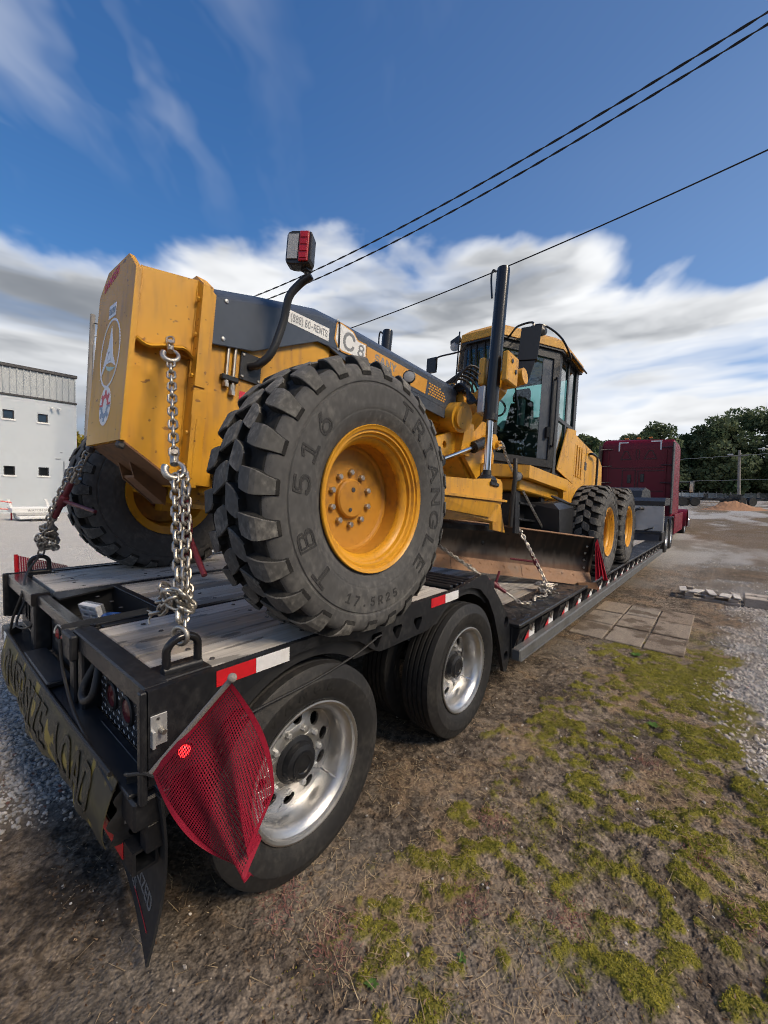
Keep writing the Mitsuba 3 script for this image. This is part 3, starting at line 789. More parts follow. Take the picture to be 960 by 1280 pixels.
def tree(x, y, top, spread, seed, label, n=5200, group=None, leaf='tree_leaf', size=0.30, low=0.12):
    r = random.Random(seed)
    z0 = float(far_rise(np.array(float(x)), np.array(float(y)))); H = top - z0
    k = thing('tree', label, 'tree', group)
    C, R, limbs = [], [], []
    trunk = [(x, y, z0 - 0.2), (x + r.uniform(-.2, .2), y, z0 + H * 0.3), (x + r.uniform(-.4, .4), y + r.uniform(-.3, .3), z0 + H * 0.72)]
    for i in range(26):
        a, h = i * 2.4 + r.random(), low + (0.95 - low) * ((i + r.random()) / 26)
        rad = spread * (0.35 + 0.65 * math.sin(math.pi * min(1, h * 0.95 + 0.1)) ** 0.8) * r.uniform(0.45, 0.85)
        c = np.array([x + math.cos(a) * rad, y + math.sin(a) * rad, z0 + H * h])
        q = spread * r.uniform(0.20, 0.40)
        if c[2] + q * 0.82 > z0 + H: c[2] = z0 + H - q * 0.82
        C.append(c); R.append(q)
        s = np.array([x, y, z0 + H * max(0.12, h - 0.22)])
        limbs.append(tube(curve([s, (s + c) / 2 + [0, 0, 0.3], c], 5), np.linspace(0.10, 0.03, 5) * H / 14, 5))
    C.append(np.array([x, y, z0 + H - spread * 0.34])); R.append(spread * 0.32)
    part(k, 'trunk', cat(tube(curve(trunk, 6), np.linspace(0.30, 0.10, 6) * H / 14, 8), limbs), 'bark', 35)
    part(k, 'crown', leaf_cloud(C, R, n, size, seed), leaf)


TL = ['tall tree directly left of the maroon truck, in the row across the yard', 'round treetop just above the left edge of the maroon truck', 'tree standing behind the left half of the maroon sleeper cab', 'round bushy treetop rising above the middle of the maroon sleeper cab',
      'tree behind the right edge of the maroon sleeper cab', 'dense tree directly right of the maroon truck, across the yard', 'broad dark tree left of the tallest tree on the right', 'tallest broad dark tree on the right, across the yard', 'big dark tree at the right edge of the picture, across the yard', 'tree cut by the right picture edge, across the yard']
for i, (x, y, z, s) in enumerate([(-19.5, 84, 13.6, 4.6), (-17.3, 93.7, 13.4, 4.6), (-12.9, 92.3, 14.2, 4.6), (-9.1, 90.2, 15.8, 5.2), (-6.0, 101, 14.8, 5.2), (-2.6, 97.4, 15.6, 5.2), (0.6, 95.6, 16.9, 5.6), (4.4, 101.1, 18.8, 6.4), (8.0, 98.2, 17.7, 5.8), (12.5, 106.4, 17.5, 6.0)]):
    tree(x, y, z, s, 100 + i, TL[i], 7000, 'trees across the yard', low=0.06)
tree(-28.5, 62, 8.6, 3.6, 301, 'small tree seen between the front tyre and the blade lift cylinder', 3500, None, size=0.22)
tree(-35.5, 71, 9.4, 4.2, 302, 'tree seen under the boom, left of the small one', 3500, None, size=0.26)
tree(-46, 10.5, 6.8, 2.6, 303, 'small yellowing tree beside the white building behind the utility pole', 3200, None, 'yellow_leaf', 0.2)
# far wood edge under the crowns
P = [(x, 104 + 6 * math.sin(x * .3) + x * 0.25, 3.0 + rnd.random() * 2) for x in np.arange(-36, 26, 1.6)]
single('far_wood', leaf_cloud([(a, b + rnd.uniform(-2, 2), c + 1.5) for a, b, c in P], [3.1 + rnd.random() for _ in P], 26000, 0.42, 77), 'tree_leaf', 'dark understorey of the wood beneath the tree crowns', 'woodland', kind='stuff')
# wood on the camera's side of the yard: out of frame, mirrored in the cab glass
P = [(26, 2), (30, 6), (27, 10), (33, -2), (34, 12), (25, -6), (30, -11), (24, -15), (29, 17), (36, 4)]
single('near_wood', leaf_cloud([(a, b, 2.5 + 2.9 * k) for a, b in P for k in range(4)], [3.0 - .45 * k for a, b in P for k in range(4)], 20000, 0.32, 78), 'tree_leaf', 'wood on the near side of the yard, mirrored in the cab glass', 'woodland', kind='stuff')

# ------------------------------------------------------------------ far side of the yard
k = thing('far_barrier', 'long low pale barrier in front of the trees', 'barrier')
for i in range(14):
    x, y = -6 + i * 1.2, 89.5 + i * 1.0
    zg = float(far_rise(np.array(x), np.array(y)))
    d = np.array([1.2, 1.0, 0]); nrm = np.array([-1.0, 1.2, 0]) * 0.05
    a = np.array([x, y, zg + 0.1]); b = a + d * 0.94
    part(k, 'panel', slab([a, b, b + [0, 0, 1.05], a + [0, 0, 1.05]], nrm), 'wall_siding')
    part(k, 'post', box((x - 0.09, y - 0.22, zg - 0.1), (x + 0.02, y - 0.10, zg + 1.35)), 'galvanised')


def chassis(x, y, L, a, label):
    k = thing('parked_trailer', label, 'trailer', 'empty trailers across the yard')
    zg = float(far_rise(np.array(float(x)), np.array(float(y))))
    R = trimesh.transformations.rotation_matrix(a, [0, 0, 1]); R[:3, 3] = [x, y, zg]
    old, XF[0] = XF[0], R
    part(k, 'frame', cat(box((-L / 2, -0.5, 0.62), (L / 2, -0.36, 0.90), .02), box((-L / 2, 0.36, 0.62), (L / 2, 0.5, 0.90), .02), [box((q, -1.1, 0.80), (q + 0.12, 1.1, 0.92), .02) for q in np.linspace(-L / 2, L / 2 - .12, 7)]), 'black_steel')
    part(k, 'headboard', box((L / 2 - 0.1, -1.1, 0.9), (L / 2, 1.1, 1.35), .02), 'black_steel')
    for sx in (-L * 0.34, -L * 0.34 + 1.2):
        for sy in (-1.0, 1.0):
            part(k, 'wheel', lathe([(0.0, -0.13), (0.25, -0.13), (0.46, -0.14), (0.5, -0.08), (0.5, 0.08), (0.46, 0.14), (0.25, 0.13), (0, 0.13)], 20, (sx, sy, 0.48), (0, 1, 0)), 'truck_rubber', 35)
    part(k, 'landing_leg', box((L * .25, -0.45, 0.02), (L * .25 + .12, -0.33, 0.62)), 'dark_trim')
    XF[0] = old


chassis(-0.8, 56.5, 6.5, 0.45, 'left black flatbed trailer frame behind the earth mound')
chassis(3.6, 60.5, 6.5, 0.75, 'right black flatbed trailer frame behind the earth mound')
chassis(-3.0, 63.0, 5.0, 0.2, 'farthest black trailer frame, just right of the maroon truck')
k = thing('far_utility_pole', 'thin wooden utility pole in front of the trees on the right', 'utility pole')
part(k, 'shaft', tube([(2.7, 71.9, 0.8), (2.43, 72, 8.4)], [0.22, 0.15], 10), 'pole_wood', 35)
part(k, 'crossarm', box((1.5, 71.8, 7.6), (3.4, 71.95, 7.75)), 'pole_wood')
part(k, 'lamp', box((1.2, 71.4, 7.72), (1.8, 71.7, 7.9), .04), 'galvanised')
k = thing('street_light', 'slim light pole at the right picture edge before the trees', 'street light')
part(k, 'pole', tube([(6.9, 86.5, 1.2), (6.9, 86.5, 9.0)], [0.12, 0.08], 10), 'galvanised', 35)
part(k, 'arm', tube(curve([(6.9, 86.5, 9.0), (6.4, 86.2, 9.6), (5.4, 85.6, 9.7)], 8), 0.05, 8), 'galvanised', 35)
part(k, 'lamp_head', box((4.8, 85.1, 9.62), (5.6, 85.7, 9.8), .05), 'galvanised')
for i, z in enumerate((7.7, 4.4)):
    single('far_wire', tube(curve([(-40, 84, z + 1.0), (-18, 78, z - 0.2), (2.5, 71.95, z), (30, 63, z + 0.6)], 30), 0.02, 5), 'galvanised', ['upper', 'lower'][i] + ' thin pale wire strung before the far trees', 'wire')
for i, x in enumerate((-1.5, 1.8, 5.2, 9.0)):
    y = 84 + x * 0.8
    single('fence_post', box((x, y, 0.9), (x + 0.14, y + 0.14, 2.9)), 'pole_wood', ['first', 'second', 'third', 'fourth'][i] + ' thin grey post, counted from the truck, before the pale barrier', 'post')
# pale shed far behind, seen under the boom
k = thing('pale_shed', 'low pale shed far behind, seen between front tyre and lift cylinder', 'shed')
part(k, 'wall', box((-33, 49, -0.2), (-26, 54, 3.0), .03), 'white_paint')
part(k, 'roof', box((-33.3, 48.7, 3.003), (-25.7, 54.3, 3.2), .03), 'galvanised')
part(k, 'door', box((-25.995, 50.5, 0.0), (-25.93, 51.6, 2.2), .02), 'dark_trim')
# ------------------------------------------------------------------ truck tyres and wheels (trailer and tractor)
def grooved(ro, w, grooves=4, rb=0.298):
    """Half-round road tyre section: (radius, along) from the inner bead round to the outer bead."""
    h = w / 2
    p = [(rb - .012, -h * .62), (rb, -h * .80), (rb + .05, -h * .97), (rb + .10, -h), (ro - .05, -h * .94), (ro - .018, -h * .86), (ro - .004, -h * .78)]
    xs = np.linspace(-h * .74, h * .74, grooves + 2)
    for i in range(1, grooves + 1):
        g = xs[i]
        p += [(ro - .0005, g - .008), (ro - .012, g - .005), (ro - .012, g + .005), (ro - .0005, g + .008)]
    p += [(ro - .004, h * .78), (ro - .018, h * .86), (ro - .05, h * .94), (rb + .105, h), (rb + .10, h * 1.01), (rb + .095, h), (rb + .05, h * .97), (rb, h * .80), (rb - .012, h * .62)]
    return p


def squash(m, floor):
    """Tyre flattened a little where it stands."""
    v = np.array(m.vertices); d = floor - v[:, 2]
    v[:, 2] = np.where(d > 0, floor - 0.12 * 0, v[:, 2])
    return trimesh.Trimesh(v, m.faces, process=False)


def alu_wheel(parent, x, y, z, out=1, full=True, tyre_only=False, lab=None, ro=0.465, letters=False):
    """Road wheel whose outer rim lip lies at x; out=1 faces +x."""
    k = part_key(parent, 'wheel', lab)
    ax = (out, 0, 0)
    t = lathe(grooved(ro, 0.255), 96, (x - out * 0.1125, y, z), ax)
    part(k, 'tyre', squash(t, 0.006), 'truck_rubber', 40)
    if letters:
        for ch, a in zip('ADVANCE', np.radians(np.linspace(150, 75, 7))):
            L = meshkit.text_mesh(ch, 0.048, 0.002, True)
            w = L.bounds[1][0]; L.apply_translation([-w / 2, 0, 0])
            er = np.array([0, math.cos(a), math.sin(a)]); et = np.array([0, math.sin(a), -math.cos(a)])
            L.apply_transform(basis(np.array([x + 0.0118, y, z]) + er * 0.350, et, er, (1, 0, 0)))
            part(k, 'letter', L, 'truck_letter')
    if tyre_only: return k
    o = (x, y, z)
    part(k, 'rim', lathe([(.288, -.225), (.297, -.222), (.290, -.205), (.262, -.19), (.240, -.150), (.240, -.06), (.262, -.028), (.276, -.018), (.280, -.003), (.291, .002), (.298, 0), (.298, -.008), (.284, -.010), (.277, -.024), (.262, -.036), (.246, -.07), (.246, -.15), (.268, -.196)], 96, o, ax, closed=True), 'polished_aluminium', 35)
    hole = [sa.translate(sg.Point(0, 0).buffer(0.030, 12), 0.185 * math.cos(a), 0.185 * math.sin(a)) for a in np.arange(10) * math.pi / 5 + 0.2]
    d = sg.Point(0, 0).buffer(0.2405, 40).difference(unary_union(hole)).difference(sg.Point(0, 0).buffer(0.075, 24))
    m = prism(d, 'x', 0, 0.014)
    m = m.subdivide_to_size(0.05) if hasattr(m, 'subdivide_to_size') else m
    v = np.array(m.vertices); r = np.hypot(v[:, 1], v[:, 2])
    v[:, 0] += 0.028 * n_step(0.235, 0.11, r)
    v[:, 0] = x + out * (v[:, 0] - 0.155); v[:, 1] += y; v[:, 2] += z
    part(k, 'disc', trimesh.Trimesh(v, m.faces, process=False), 'polished_aluminium')
    part(k, 'hub', lathe([(.105, -.135), (.105, -.108), (.085, -.100), (.080, -.066), (.060, -.058), (.058, -.050), (.040, -.050), (.036, -.055), (0, -.055)], 32, o, ax), 'black_steel', 35)
    if full:
        for a in np.arange(10) * math.pi / 5:
            part(k, 'nut', wheel_nut((x - out * 0.122, y + .1375 * math.cos(a), z + .1375 * math.sin(a)), ax, .015, .026), 'galvanised')
        part(k, 'valve_stem', rod((x - out * .125, y + .16, z - .13), (x - out * .035, y + .185, z - .15), .004, 6), 'chrome')
    return k


def part_key(parent, name, lab=None):
    k = uniq(parent + '__' + name)
    if lab: labels[k] = {'label': lab}
    return k


# ------------------------------------------------------------------ maroon tractor
trk = thing('semi_truck', 'maroon sleeper semi truck coupled to the front of the lowboy trailer', 'truck')
part(trk, 'chassis', cat(box((-1.75, 13.2, .72), (-1.63, 22.6, .98)), box((-0.97, 13.2, .72), (-0.85, 22.6, .98)), [box((-1.7, y, .76), (-.9, y + .12, .94)) for y in (13.2, 15, 16.6, 18.5, 21)]), 'black_steel')
part(trk, 'fifth_wheel', hull([(-1.75, 14.3, 1.0), (-.85, 14.3, 1.0), (-1.75, 15.6, 1.1), (-.85, 15.6, 1.1), (-1.6, 14.3, 1.12), (-1.0, 14.3, 1.12), (-1.6, 15.6, 1.2), (-1.0, 15.6, 1.2)]), 'black_steel')
for y in (14.35, 15.65):
    for x, out in ((-0.02, 1), (-2.58, -1)):
        alu_wheel(trk, x, y, .50, out, False, ro=.50)
        part(trk, 'inner_tyre', lathe(grooved(.50, .255), 48, (x - out * .46, y, .50), (out, 0, 0)), 'truck_rubber', 40)
    part(trk, 'axle', rod((-2.5, y, .5), (-.1, y, .5), .09, 12), 'black_steel', 35)
for x0, x1 in ((-.62, 0.0), (-2.6, -1.98)):
    for y in (14.35, 15.65):
        a = np.linspace(.25, math.pi - .25, 9)
        part(trk, 'quarter_fender', thick(np.array([[(x, y + .58 * math.cos(q), .52 + .58 * math.sin(q)) for q in a] for x in (x0, x1)]), .012), 'black_plastic', 40)
# sleeper: a rounded box
SX0, SX1, SY0, SY1 = -2.56, -.14, 17.0, 19.3
sec = sg.box(SX0, SY0, SX1, SY1).buffer(-.10).buffer(.10, 6)
sl = prism(sec, 'z', 1.05, 3.55)
top = hull([(x, y, z) for s, z in ((0, 3.552), (.01, 3.74), (.05, 3.86), (.12, 3.94), (.24, 3.985)) for x, y in np.array(sec.buffer(-s, 4).exterior.coords)[::2]])
part(trk, 'sleeper', sl, 'maroon_paint', 40)
part(trk, 'roof', top, 'maroon_paint', 40)
part(trk, 'fairing', hull([(x, y, z) for x in (SX0 + .15, SX1 - .15) for y, z in ((19.2, 3.4), (19.2, 3.9), (20.6, 3.35), (20.9, 2.95), (19.2, 2.9))]), 'maroon_paint')


def on_rear(name, pts, mtl, d=.02):
    part(trk, name, prism(sg.Polygon(pts), 'y', SY0 - d, SY0 + .01), mtl)


def ring(pts, w):
    p = sg.Polygon(pts); return p.difference(p.buffer(-w))


for cx_, s in ((-1.62, 1), (-.86, -1)):
    x0, x1 = (-1.95, -1.62) if s == 1 else (-.89, -.55)
    xv = x0 if s == 1 else x1 - .045
    part(trk, 'reflector_mark', prism(unary_union([sg.box(x0, 3.80, x1, 3.845), sg.box(xv, 3.50, xv + .045, 3.845)]), 'y', SY0 - .006, SY0 + .01), 'reflector_white')
for a, b in ((-1.88, -1.5), (-1.10, -.68)):
    m_ = (a + b) / 2
    part(trk, 'panel_emboss', prism(ring([(a, 3.16), (b, 3.16), (b - .05, 3.30), (m_ + .06, 3.50), (m_ - .06, 3.50), (a + .05, 3.30)], .032), 'y', SY0 - .018, SY0 + .01), 'maroon_shadow_gap')
part(trk, 'panel_emboss', prism(ring([(-1.36, 3.16), (-1.24, 3.16), (-1.24, 3.54), (-1.36, 3.54)], .02), 'y', SY0 - .018, SY0 + .01), 'maroon_shadow_gap')
for a, b, c, d in ((-1.80, 1.75, -1.34, 2.78), (-1.28, 1.95, -.38, 2.74)):
    part(trk, 'panel_frame', prism(ring([(a, c0) for c0 in (b, d)][:1] + [(c, b), (c, d), (a, d)], .03), 'y', SY0 - .018, SY0 + .01), 'maroon_shadow_gap')
part(trk, 'crease', box((-2.2, SY0 - .012, 2.82), (-.45, SY0 + .01, 2.85), .004), 'maroon_shadow_gap')
for x, z in ((-1.55, 2.42), (-1.12, 2.46)): part(trk, 'latch', box((x - .06, SY0 - .04, z - .16), (x + .06, SY0, z + .16), .015), 'black_plastic')
for x, s in ((SX0 + .02, -1), (SX1 - .02, 1)):
    part(trk, 'side_extender', box((x - .02, SY0 - .42, 1.15), (x + .02, SY0 + .10, 3.72), .012), 'black_plastic')
    for z in (1.5, 2.25, 2.9, 3.55):
        part(trk, 'extender_strut', tube([(x, SY0 - .3, z), (x - s * .2, SY0 - .12, z + .02), (x - s * .38, SY0, z + .03)], .018, 8), 'black_plastic')
for i, x in enumerate((-2.2, -2.05, -1.9)):
    part(trk, 'air_hose', tube(curve([(x, SY0 - .05, 1.9), (x + .1, SY0 - .6, 1.5 - .06 * i), (x + .5, SY0 - 1.4, 1.25), (x + .6, SY0 - 2.6, 1.4)], 20), .02, 8), 'hose_rubber', 35)
for x in (-1.75, -1.35, -.95): part(trk, 'clearance_lamp', box((x - .06, SY0 + .30, 3.985), (x + .06, SY0 + .40, 4.03), .015), 'amber_lens')
part(trk, 'rear_step', box((-2.1, SY0 - .30, .98), (-.6, SY0 - .03, 1.04), .01), 'black_steel')
for x in (-2.30, -.40): part(trk, 'rear_pillar', box((x - .03, SY0 - .035, 1.1), (x + .03, SY0 - .0005, 3.5), .01), 'maroon_paint')
part(trk, 'rear_kick_panel', box((-2.2, SY0 - .02, 1.12), (-.5, SY0 - .0008, 1.62), .008), 'black_plastic')
part(trk, 'deck_plate', box((-2.0, 16.2, 1.0), (-.6, 17.0, 1.05), .01), 'galvanised')
# cab, hood, fenders
part(trk, 'cab', hull([(x, y, z) for x in (-2.45, -.25) for y, z in ((19.31, 1.05), (21.0, 1.05), (21.0, 2.15), (20.5, 2.95), (19.31, 3.0))]), 'maroon_paint')
dr_ = part(trk, 'door', box((-.253, 19.4, 1.1), (-.225, 20.75, 2.75), .02), 'maroon_paint')
part(dr_, 'window', prism([(19.5, 2.05), (20.7, 2.05), (20.35, 2.68), (19.5, 2.68)], 'x', -.222, -.214), 'window_dark')
part(dr_, 'handle', box((-.225, 19.5, 1.75), (-.195, 19.7, 1.79)), 'chrome')
part(trk, 'hood', hull([(x, y, z) for x, y, z in ((-2.25, 21.0, 1.1), (-.45, 21.0, 1.1), (-2.2, 21.0, 2.1), (-.5, 21.0, 2.1), (-2.0, 22.8, .9), (-.7, 22.8, .9), (-1.9, 22.7, 1.75), (-.8, 22.7, 1.75))]), 'maroon_paint')
for s, x in ((1, -.12), (-1, -2.58)):
    a = np.linspace(-.15, math.pi + .1, 13)
    part(trk, 'front_fender', thick(np.array([[(xx, 21.7 + .66 * math.cos(q), .55 + .66 * math.sin(q)) for q in a] for xx in (x + s * .17, x - s * .1, x - s * .4)]), .03), 'maroon_paint', 40)
    alu_wheel(trk, x + s * .10, 21.7, .50, s, False, ro=.50)
    part(trk, 'bumper_end', box((x - .2, 22.5, .35), (x + s * .22, 22.95, .78), .06), 'chrome')
    part(trk, 'fuel_tank', lathe([(0, -.85), (.29, -.85), (.31, -.8), (.31, .8), (.29, .85), (0, .85)], 32, (x - s * .34, 18.8, .70), (0, 1, 0)), 'polished_aluminium', 35)
    part(trk, 'side_skirt', box((x + s * .02, 17.2, .38), (x + s * .06, 20.9, 1.12), .02), 'maroon_paint')
    mr = part(trk, 'mirror', box((x + s * .24, 20.45, 1.95), (x + s * .42, 20.60, 2.45), .03), 'black_plastic')
    part(mr, 'glass', box((x + s * .27, 20.443, 1.99), (x + s * .39, 20.449, 2.41), .002), 'chrome')
    part(mr, 'arm', cat(rod((x - s * .1, 20.55, 2.05), (x + s * .3, 20.55, 2.05), .018), rod((x - s * .1, 20.55, 2.4), (x + s * .3, 20.55, 2.38), .018)), 'black_plastic')
    part(trk, 'exhaust_stack', rod((x - s * .02 - s * .14, 19.36, 1.2), (x - s * .02 - s * .14, 19.36, 3.75), .07, 16), 'chrome', 35)
    part(trk, 'tail_lamp', box((x - s * .25, 13.12, .8), (x - s * .05, 13.17, .9), .01), 'red_lens')
part(trk, 'grille', box((-1.85, 22.78, .9), (-.85, 22.86, 1.7), .05), 'chrome')
part(trk, 'bumper', box((-2.3, 22.55, .35), (-.4, 22.98, .75), .05), 'chrome')
# ------------------------------------------------------------------ lowboy trailer
tr = thing('lowboy_trailer', 'black lowboy trailer with grey wooden deck that carries the grader', 'trailer')
L0 = -2.60
# side plates of the rear bogie, with both wheel arches
side = sg.Polygon([(-.667, .755), (-.667, 1.066), (1.27, 1.066), (1.62, 1.115), (1.70, 1.095), (1.98, .835), (2.14, .665), (2.172, .54), (2.185, .33), (2.125, .215), (2.075, .225), (2.04, .30),
                   (1.965, .50), (1.85, .75), (1.74, .90), (1.60, 1.005), (1.46, 1.043), (1.32, 1.045), (1.20, 1.025), (1.09, .975), (1.0, .91), (.95, .885), (.90, .872), (.50, .868), (.45, .872), (.41, .890), (.36, .925),
                   (.30, .965), (.20, 1.000), (.08, 1.018), (-.08, 1.018), (-.20, .995), (-.32, .94), (-.42, .86), (-.475, .755)])
tri = [sa.translate(sg.Polygon([(-.036, .030), (.036, .030), (.043, .012), (.006, -.045), (-.008, -.045), (-.043, .012)]), y, z) for y, z in ((.43, .945), (.605, .945), (.80, .945))]
slot = [sg.Point(2.085, .65).buffer(.045), sg.Point(2.10, .355).buffer(.04)]
holes = unary_union(tri + slot).buffer(.008).buffer(-.008)
for x0, x1, nm in ((-.03, 0.0, 'right'), (L0, L0 + .03, 'left')):
    part(tr, 'side_plate', prism(side.difference(holes), 'x', x0, x1), 'black_steel')
for x0, x1 in ((-.046, -.031), (L0 + .031, L0 + .046)):
    part(tr, 'arch_liner', prism(sg.box(-.6, .87, 1.9, 1.03).difference(sg.Point(0, .465).buffer(.5)).difference(sg.Point(1.398, .465).buffer(.53)).difference(unary_union(tri).buffer(.02)), 'x', x0 - (.0 if x0 > -1 else 0), x1), 'black_plastic')
# inner dark frame under the deck
for x in (-.80, -1.80):
    part(tr, 'frame_beam', box((x - .10, -.55, .62), (x + .10, 1.7, 1.0), .01), 'black_steel')
part(tr, 'under_deck', prism(sg.box(-2.55, -.56, -.05, 1.66).difference(sg.box(-1.72, -.6, -.845, -.225)), 'z', 1.004, 1.012), 'black_steel')
# rear deck planks
def planks(x0, x1, y0, y1, w, zt, th, m='deck_wood', name='plank', breaks=()):
    n = max(1, round((x1 - x0) / w)); w = (x1 - x0) / n
    ys = [y0, *breaks, y1]
    for i in range(n):
        for a, b in zip(ys[:-1], ys[1:]):
            dz = rng.rand() * .005
            za, zb = (zt(a), zt(b)) if callable(zt) else (zt, zt)
            bm = box((x0 + i * w + .003, a + .002, -th), (x0 + (i + 1) * w - .003, b - .002, 0), .004)
            v = np.array(bm.vertices); v[:, 2] += za + (zb - za) * (v[:, 1] - a) / (b - a) - dz
            part(tr, name, trimesh.Trimesh(v, bm.faces, process=False), m)


planks(-2.51, -1.745, -.55, 1.23, .15, 1.058, .045)
planks(-1.70, -.865, -.235, 1.23, .137, 1.058, .045)
planks(-.82, -.20, -.582, 1.23, .15, 1.058, .045)
planks(-.20, -.045, -.435, 1.23, .15, 1.058, .045)
for x in (-1.7225, -.8425): part(tr, 'deck_strip', box((x - .02, -.56, 1.0), (x + .02, 1.25, 1.060), .004), 'black_steel')
part(tr, 'edge_strip', box((-2.567, -.56, 1.0), (-2.515, 1.25, 1.064), .005), 'black_steel')
# bolt heads in the planks
hd = lathe([(.011, 0), (.009, .003), (0, .003)], 8, (0, 0, 0), (0, 0, 1))
bolts = []
for x0, x1 in ((-.82, -.045), (-1.70, -.865), (-2.51, -1.745)):
    n = 6 if x1 > -.9 else 5
    for y in (-.40, .05, .5, .95):
        for i in range(5):
            m = hd.copy(); m.apply_translation([x0 + (i + .5) * (x1 - x0) / 5 + rng.randn() * .004, y + rng.randn() * .01, 1.0565]); bolts.append(m)
part(tr, 'deck_bolt', cat(bolts), 'dark_trim', kind='stuff', label='small dark bolt heads in the rear deck planks')
# tail
part(tr, 'tail_cap', box((-.86, -.667, .985), (-.031, -.587, 1.064), .006), 'black_steel')
part(tr, 'tail_cap', box((L0 + .031, -.667, .985), (-1.76, -.575, 1.062), .006), 'black_gloss')
part(tr, 'tail_cap', box((-1.755, -.640, .99), (-.865, -.585, 1.050), .006), 'black_gloss')
part(tr, 'end_post', box((L0, -.69, .76), (L0 + .03, -.64, 1.068), .006), 'black_steel')
# tool well
wz = .90
part(tr, 'tool_well', cat(box((-1.70, -.585, wz - .01), (-.865, -.255, wz)), box((-1.70, -.270, wz), (-.865, -.256, 1.052)), box((-1.70, -.583, wz), (-1.685, -.256, 1.05)), box((-.88, -.583, wz), (-.866, -.256, 1.05)), box((-1.70, -.583, wz), (-.866, -.572, 1.03))), 'black_plastic')
part(tr, 'well_lip', box((-1.70, -.275, 1.052), (-.865, -.235, 1.066), .004), 'black_steel')
part(tr, 'well_lip', box((-.90, -.58, 1.052), (-.865, -.276, 1.066), .004), 'black_steel')
part(tr, 'well_lip', slab([(-1.70, -.58, 1.064), (-1.52, -.58, 1.064), (-1.64, -.276, 1.064), (-1.70, -.276, 1.064)], (0, 0, -.01)), 'black_steel')
# lamp panels below the caps
panel = sg.box(-.74, .705, -.04, .985)
lx = (-.590, -.410, -.235)
for x in lx: panel = panel.difference(sg.Point(x, .825).buffer(.058, 20))
pl_ = part(tr, 'lamp_panel', prism(panel, 'y', -.590, -.580), 'black_steel')
dm = []
for i in range(26):
    for j in range(9):
        x, z = -.73 + i * .027 + (j % 2) * .014, .72 + j * .030
        if min(math.hypot(x - q, z - .825) for q in lx) > .066:
            a = .8 if (i + j) % 2 else -.8
            d = np.array([math.cos(a) * .010, 0, math.sin(a) * .010]); e = np.array([-d[2], 0, d[0]]) * .3
            c_ = np.array([x, -.591, z]); dm.append(hull([c_ - d, c_ + d, c_ - e, c_ + e, c_ + [0, -.0025, 0] - d * .6, c_ + [0, -.0025, 0] + d * .6]))
part(pl_, 'tread_pattern', cat(dm), 'galvanised', kind='stuff', label='raised diamond tread pattern on the right lamp panel')
for i, x in enumerate(lx):
    k = part(tr, 'tail_lamp', lathe([(.046, -.006), (.044, .006), (.030, .011), (0, .013)], 28, (x, -.592, .825), (0, -1, 0)), 'dark_red_lens', 35)
    part(k, 'grommet', lathe([(.058, -.012), (.060, .006), (.054, .011), (.047, .006), (.047, -.012)], 28, (x, -.592, .825), (0, -1, 0)), 'hose_rubber', 35)
mp = sg.box(-1.72, .715, -1.16, .985)
part(tr, 'lamp_panel', prism(mp, 'y', -.575, -.565), 'black_steel')
part(tr, 'marker_plate', prism(sg.box(-1.62, .80, -1.20, .93), 'y', -.583, -.576), 'dark_trim')
for i, x in enumerate((-1.52, -1.40, -1.28)):
    k = part(tr, 'marker_lamp', lathe([(.030, -.004), (.028, .008), (.016, .016), (0, .018)], 20, (x, -.584, .865), (0, -1, 0)), 'red_lens', 35)
    part(k, 'bezel', lathe([(.038, -.004), (.037, .006), (.031, .007), (.030, -.004)], 20, (x, -.584, .865), (0, -1, 0)), 'hose_rubber', 35)
sp = sg.box(-2.50, .72, -1.93, .985)
for i in range(4): sp = sp.difference(sg.box(-2.36 + i * .10, .79, -2.31 + i * .10, .93).buffer(.012))
part(tr, 'slotted_plate', prism(sp, 'y', -.600, -.585), 'black_steel')
part(tr, 'lamp_panel', prism(sg.box(-2.56, .71, -1.88, .99), 'y', -.560, -.55), 'black_plastic')
for x0, x1 in ((-.98, -.90), (-.84, -.77), (-1.86, -1.76)):
    part(tr, 'tail_post', box((x0, -.655, .70), (x1, -.57, 1.03), .008), 'black_steel')
part(tr, 'hinge_block', box((-.90, -.700, .95), (-.76, -.668, 1.060), .01), 'black_steel')
part(tr, 'hose_loop', tube(curve([(-.70, -.60, .99), (-.64, -.63, .92), (-.62, -.655, .84), (-.68, -.67, .80), (-.74, -.66, .83), (-.74, -.61, .93)], 26), .016, 10), 'hose_rubber', 35)
part(tr, 'hose_loop', tube(curve([(-1.80, -.60, 1.0), (-1.84, -.66, .85), (-2.15, -.68, .80), (-2.20, -.62, .95)], 22), .007, 8), 'hose_rubber', 35)
# bumper shelf
part(tr, 'bumper', box((L0 + .02, -.70, .60), (-.031, -.585, .700), .008), 'black_steel')
part(tr, 'bumper_step', box((-1.74, -.71, .703), (-1.15, -.60, .735), .008), 'black_plastic')
part(tr, 'bumper_step', box((-.80, -.705, .703), (-.06, -.60, .718), .006), 'black_plastic')
part(tr, 'corner_plate', box((-.03, -.69, .70), (-.001, -.668, 1.066), .004), 'black_steel')
part(tr, 'licence_plate', box((-2.40, -.712, .60), (-2.28, -.703, .70), .003), 'white_paint')
part(tr, 'bumper_hanger', box((-.10, -.66, .50), (-.04, -.60, .60), .006), 'black_steel')
tb = sg.box(-.690, .425, -.610, .505); tb = tb.difference(tb.buffer(-.010))
ub = part(tr, 'underride_tube', prism(tb, 'x', -.62, -.075), 'black_steel')
part(ub, 'red_tape', box((-.60, -.693, .435), (-.16, -.6903, .495), .0005), 'reflector_red')
part(tr, 'stick_strut', rod((-.07, -.66, .70), (-.20, -.70, .50), .009, 8), 'pole_wood')
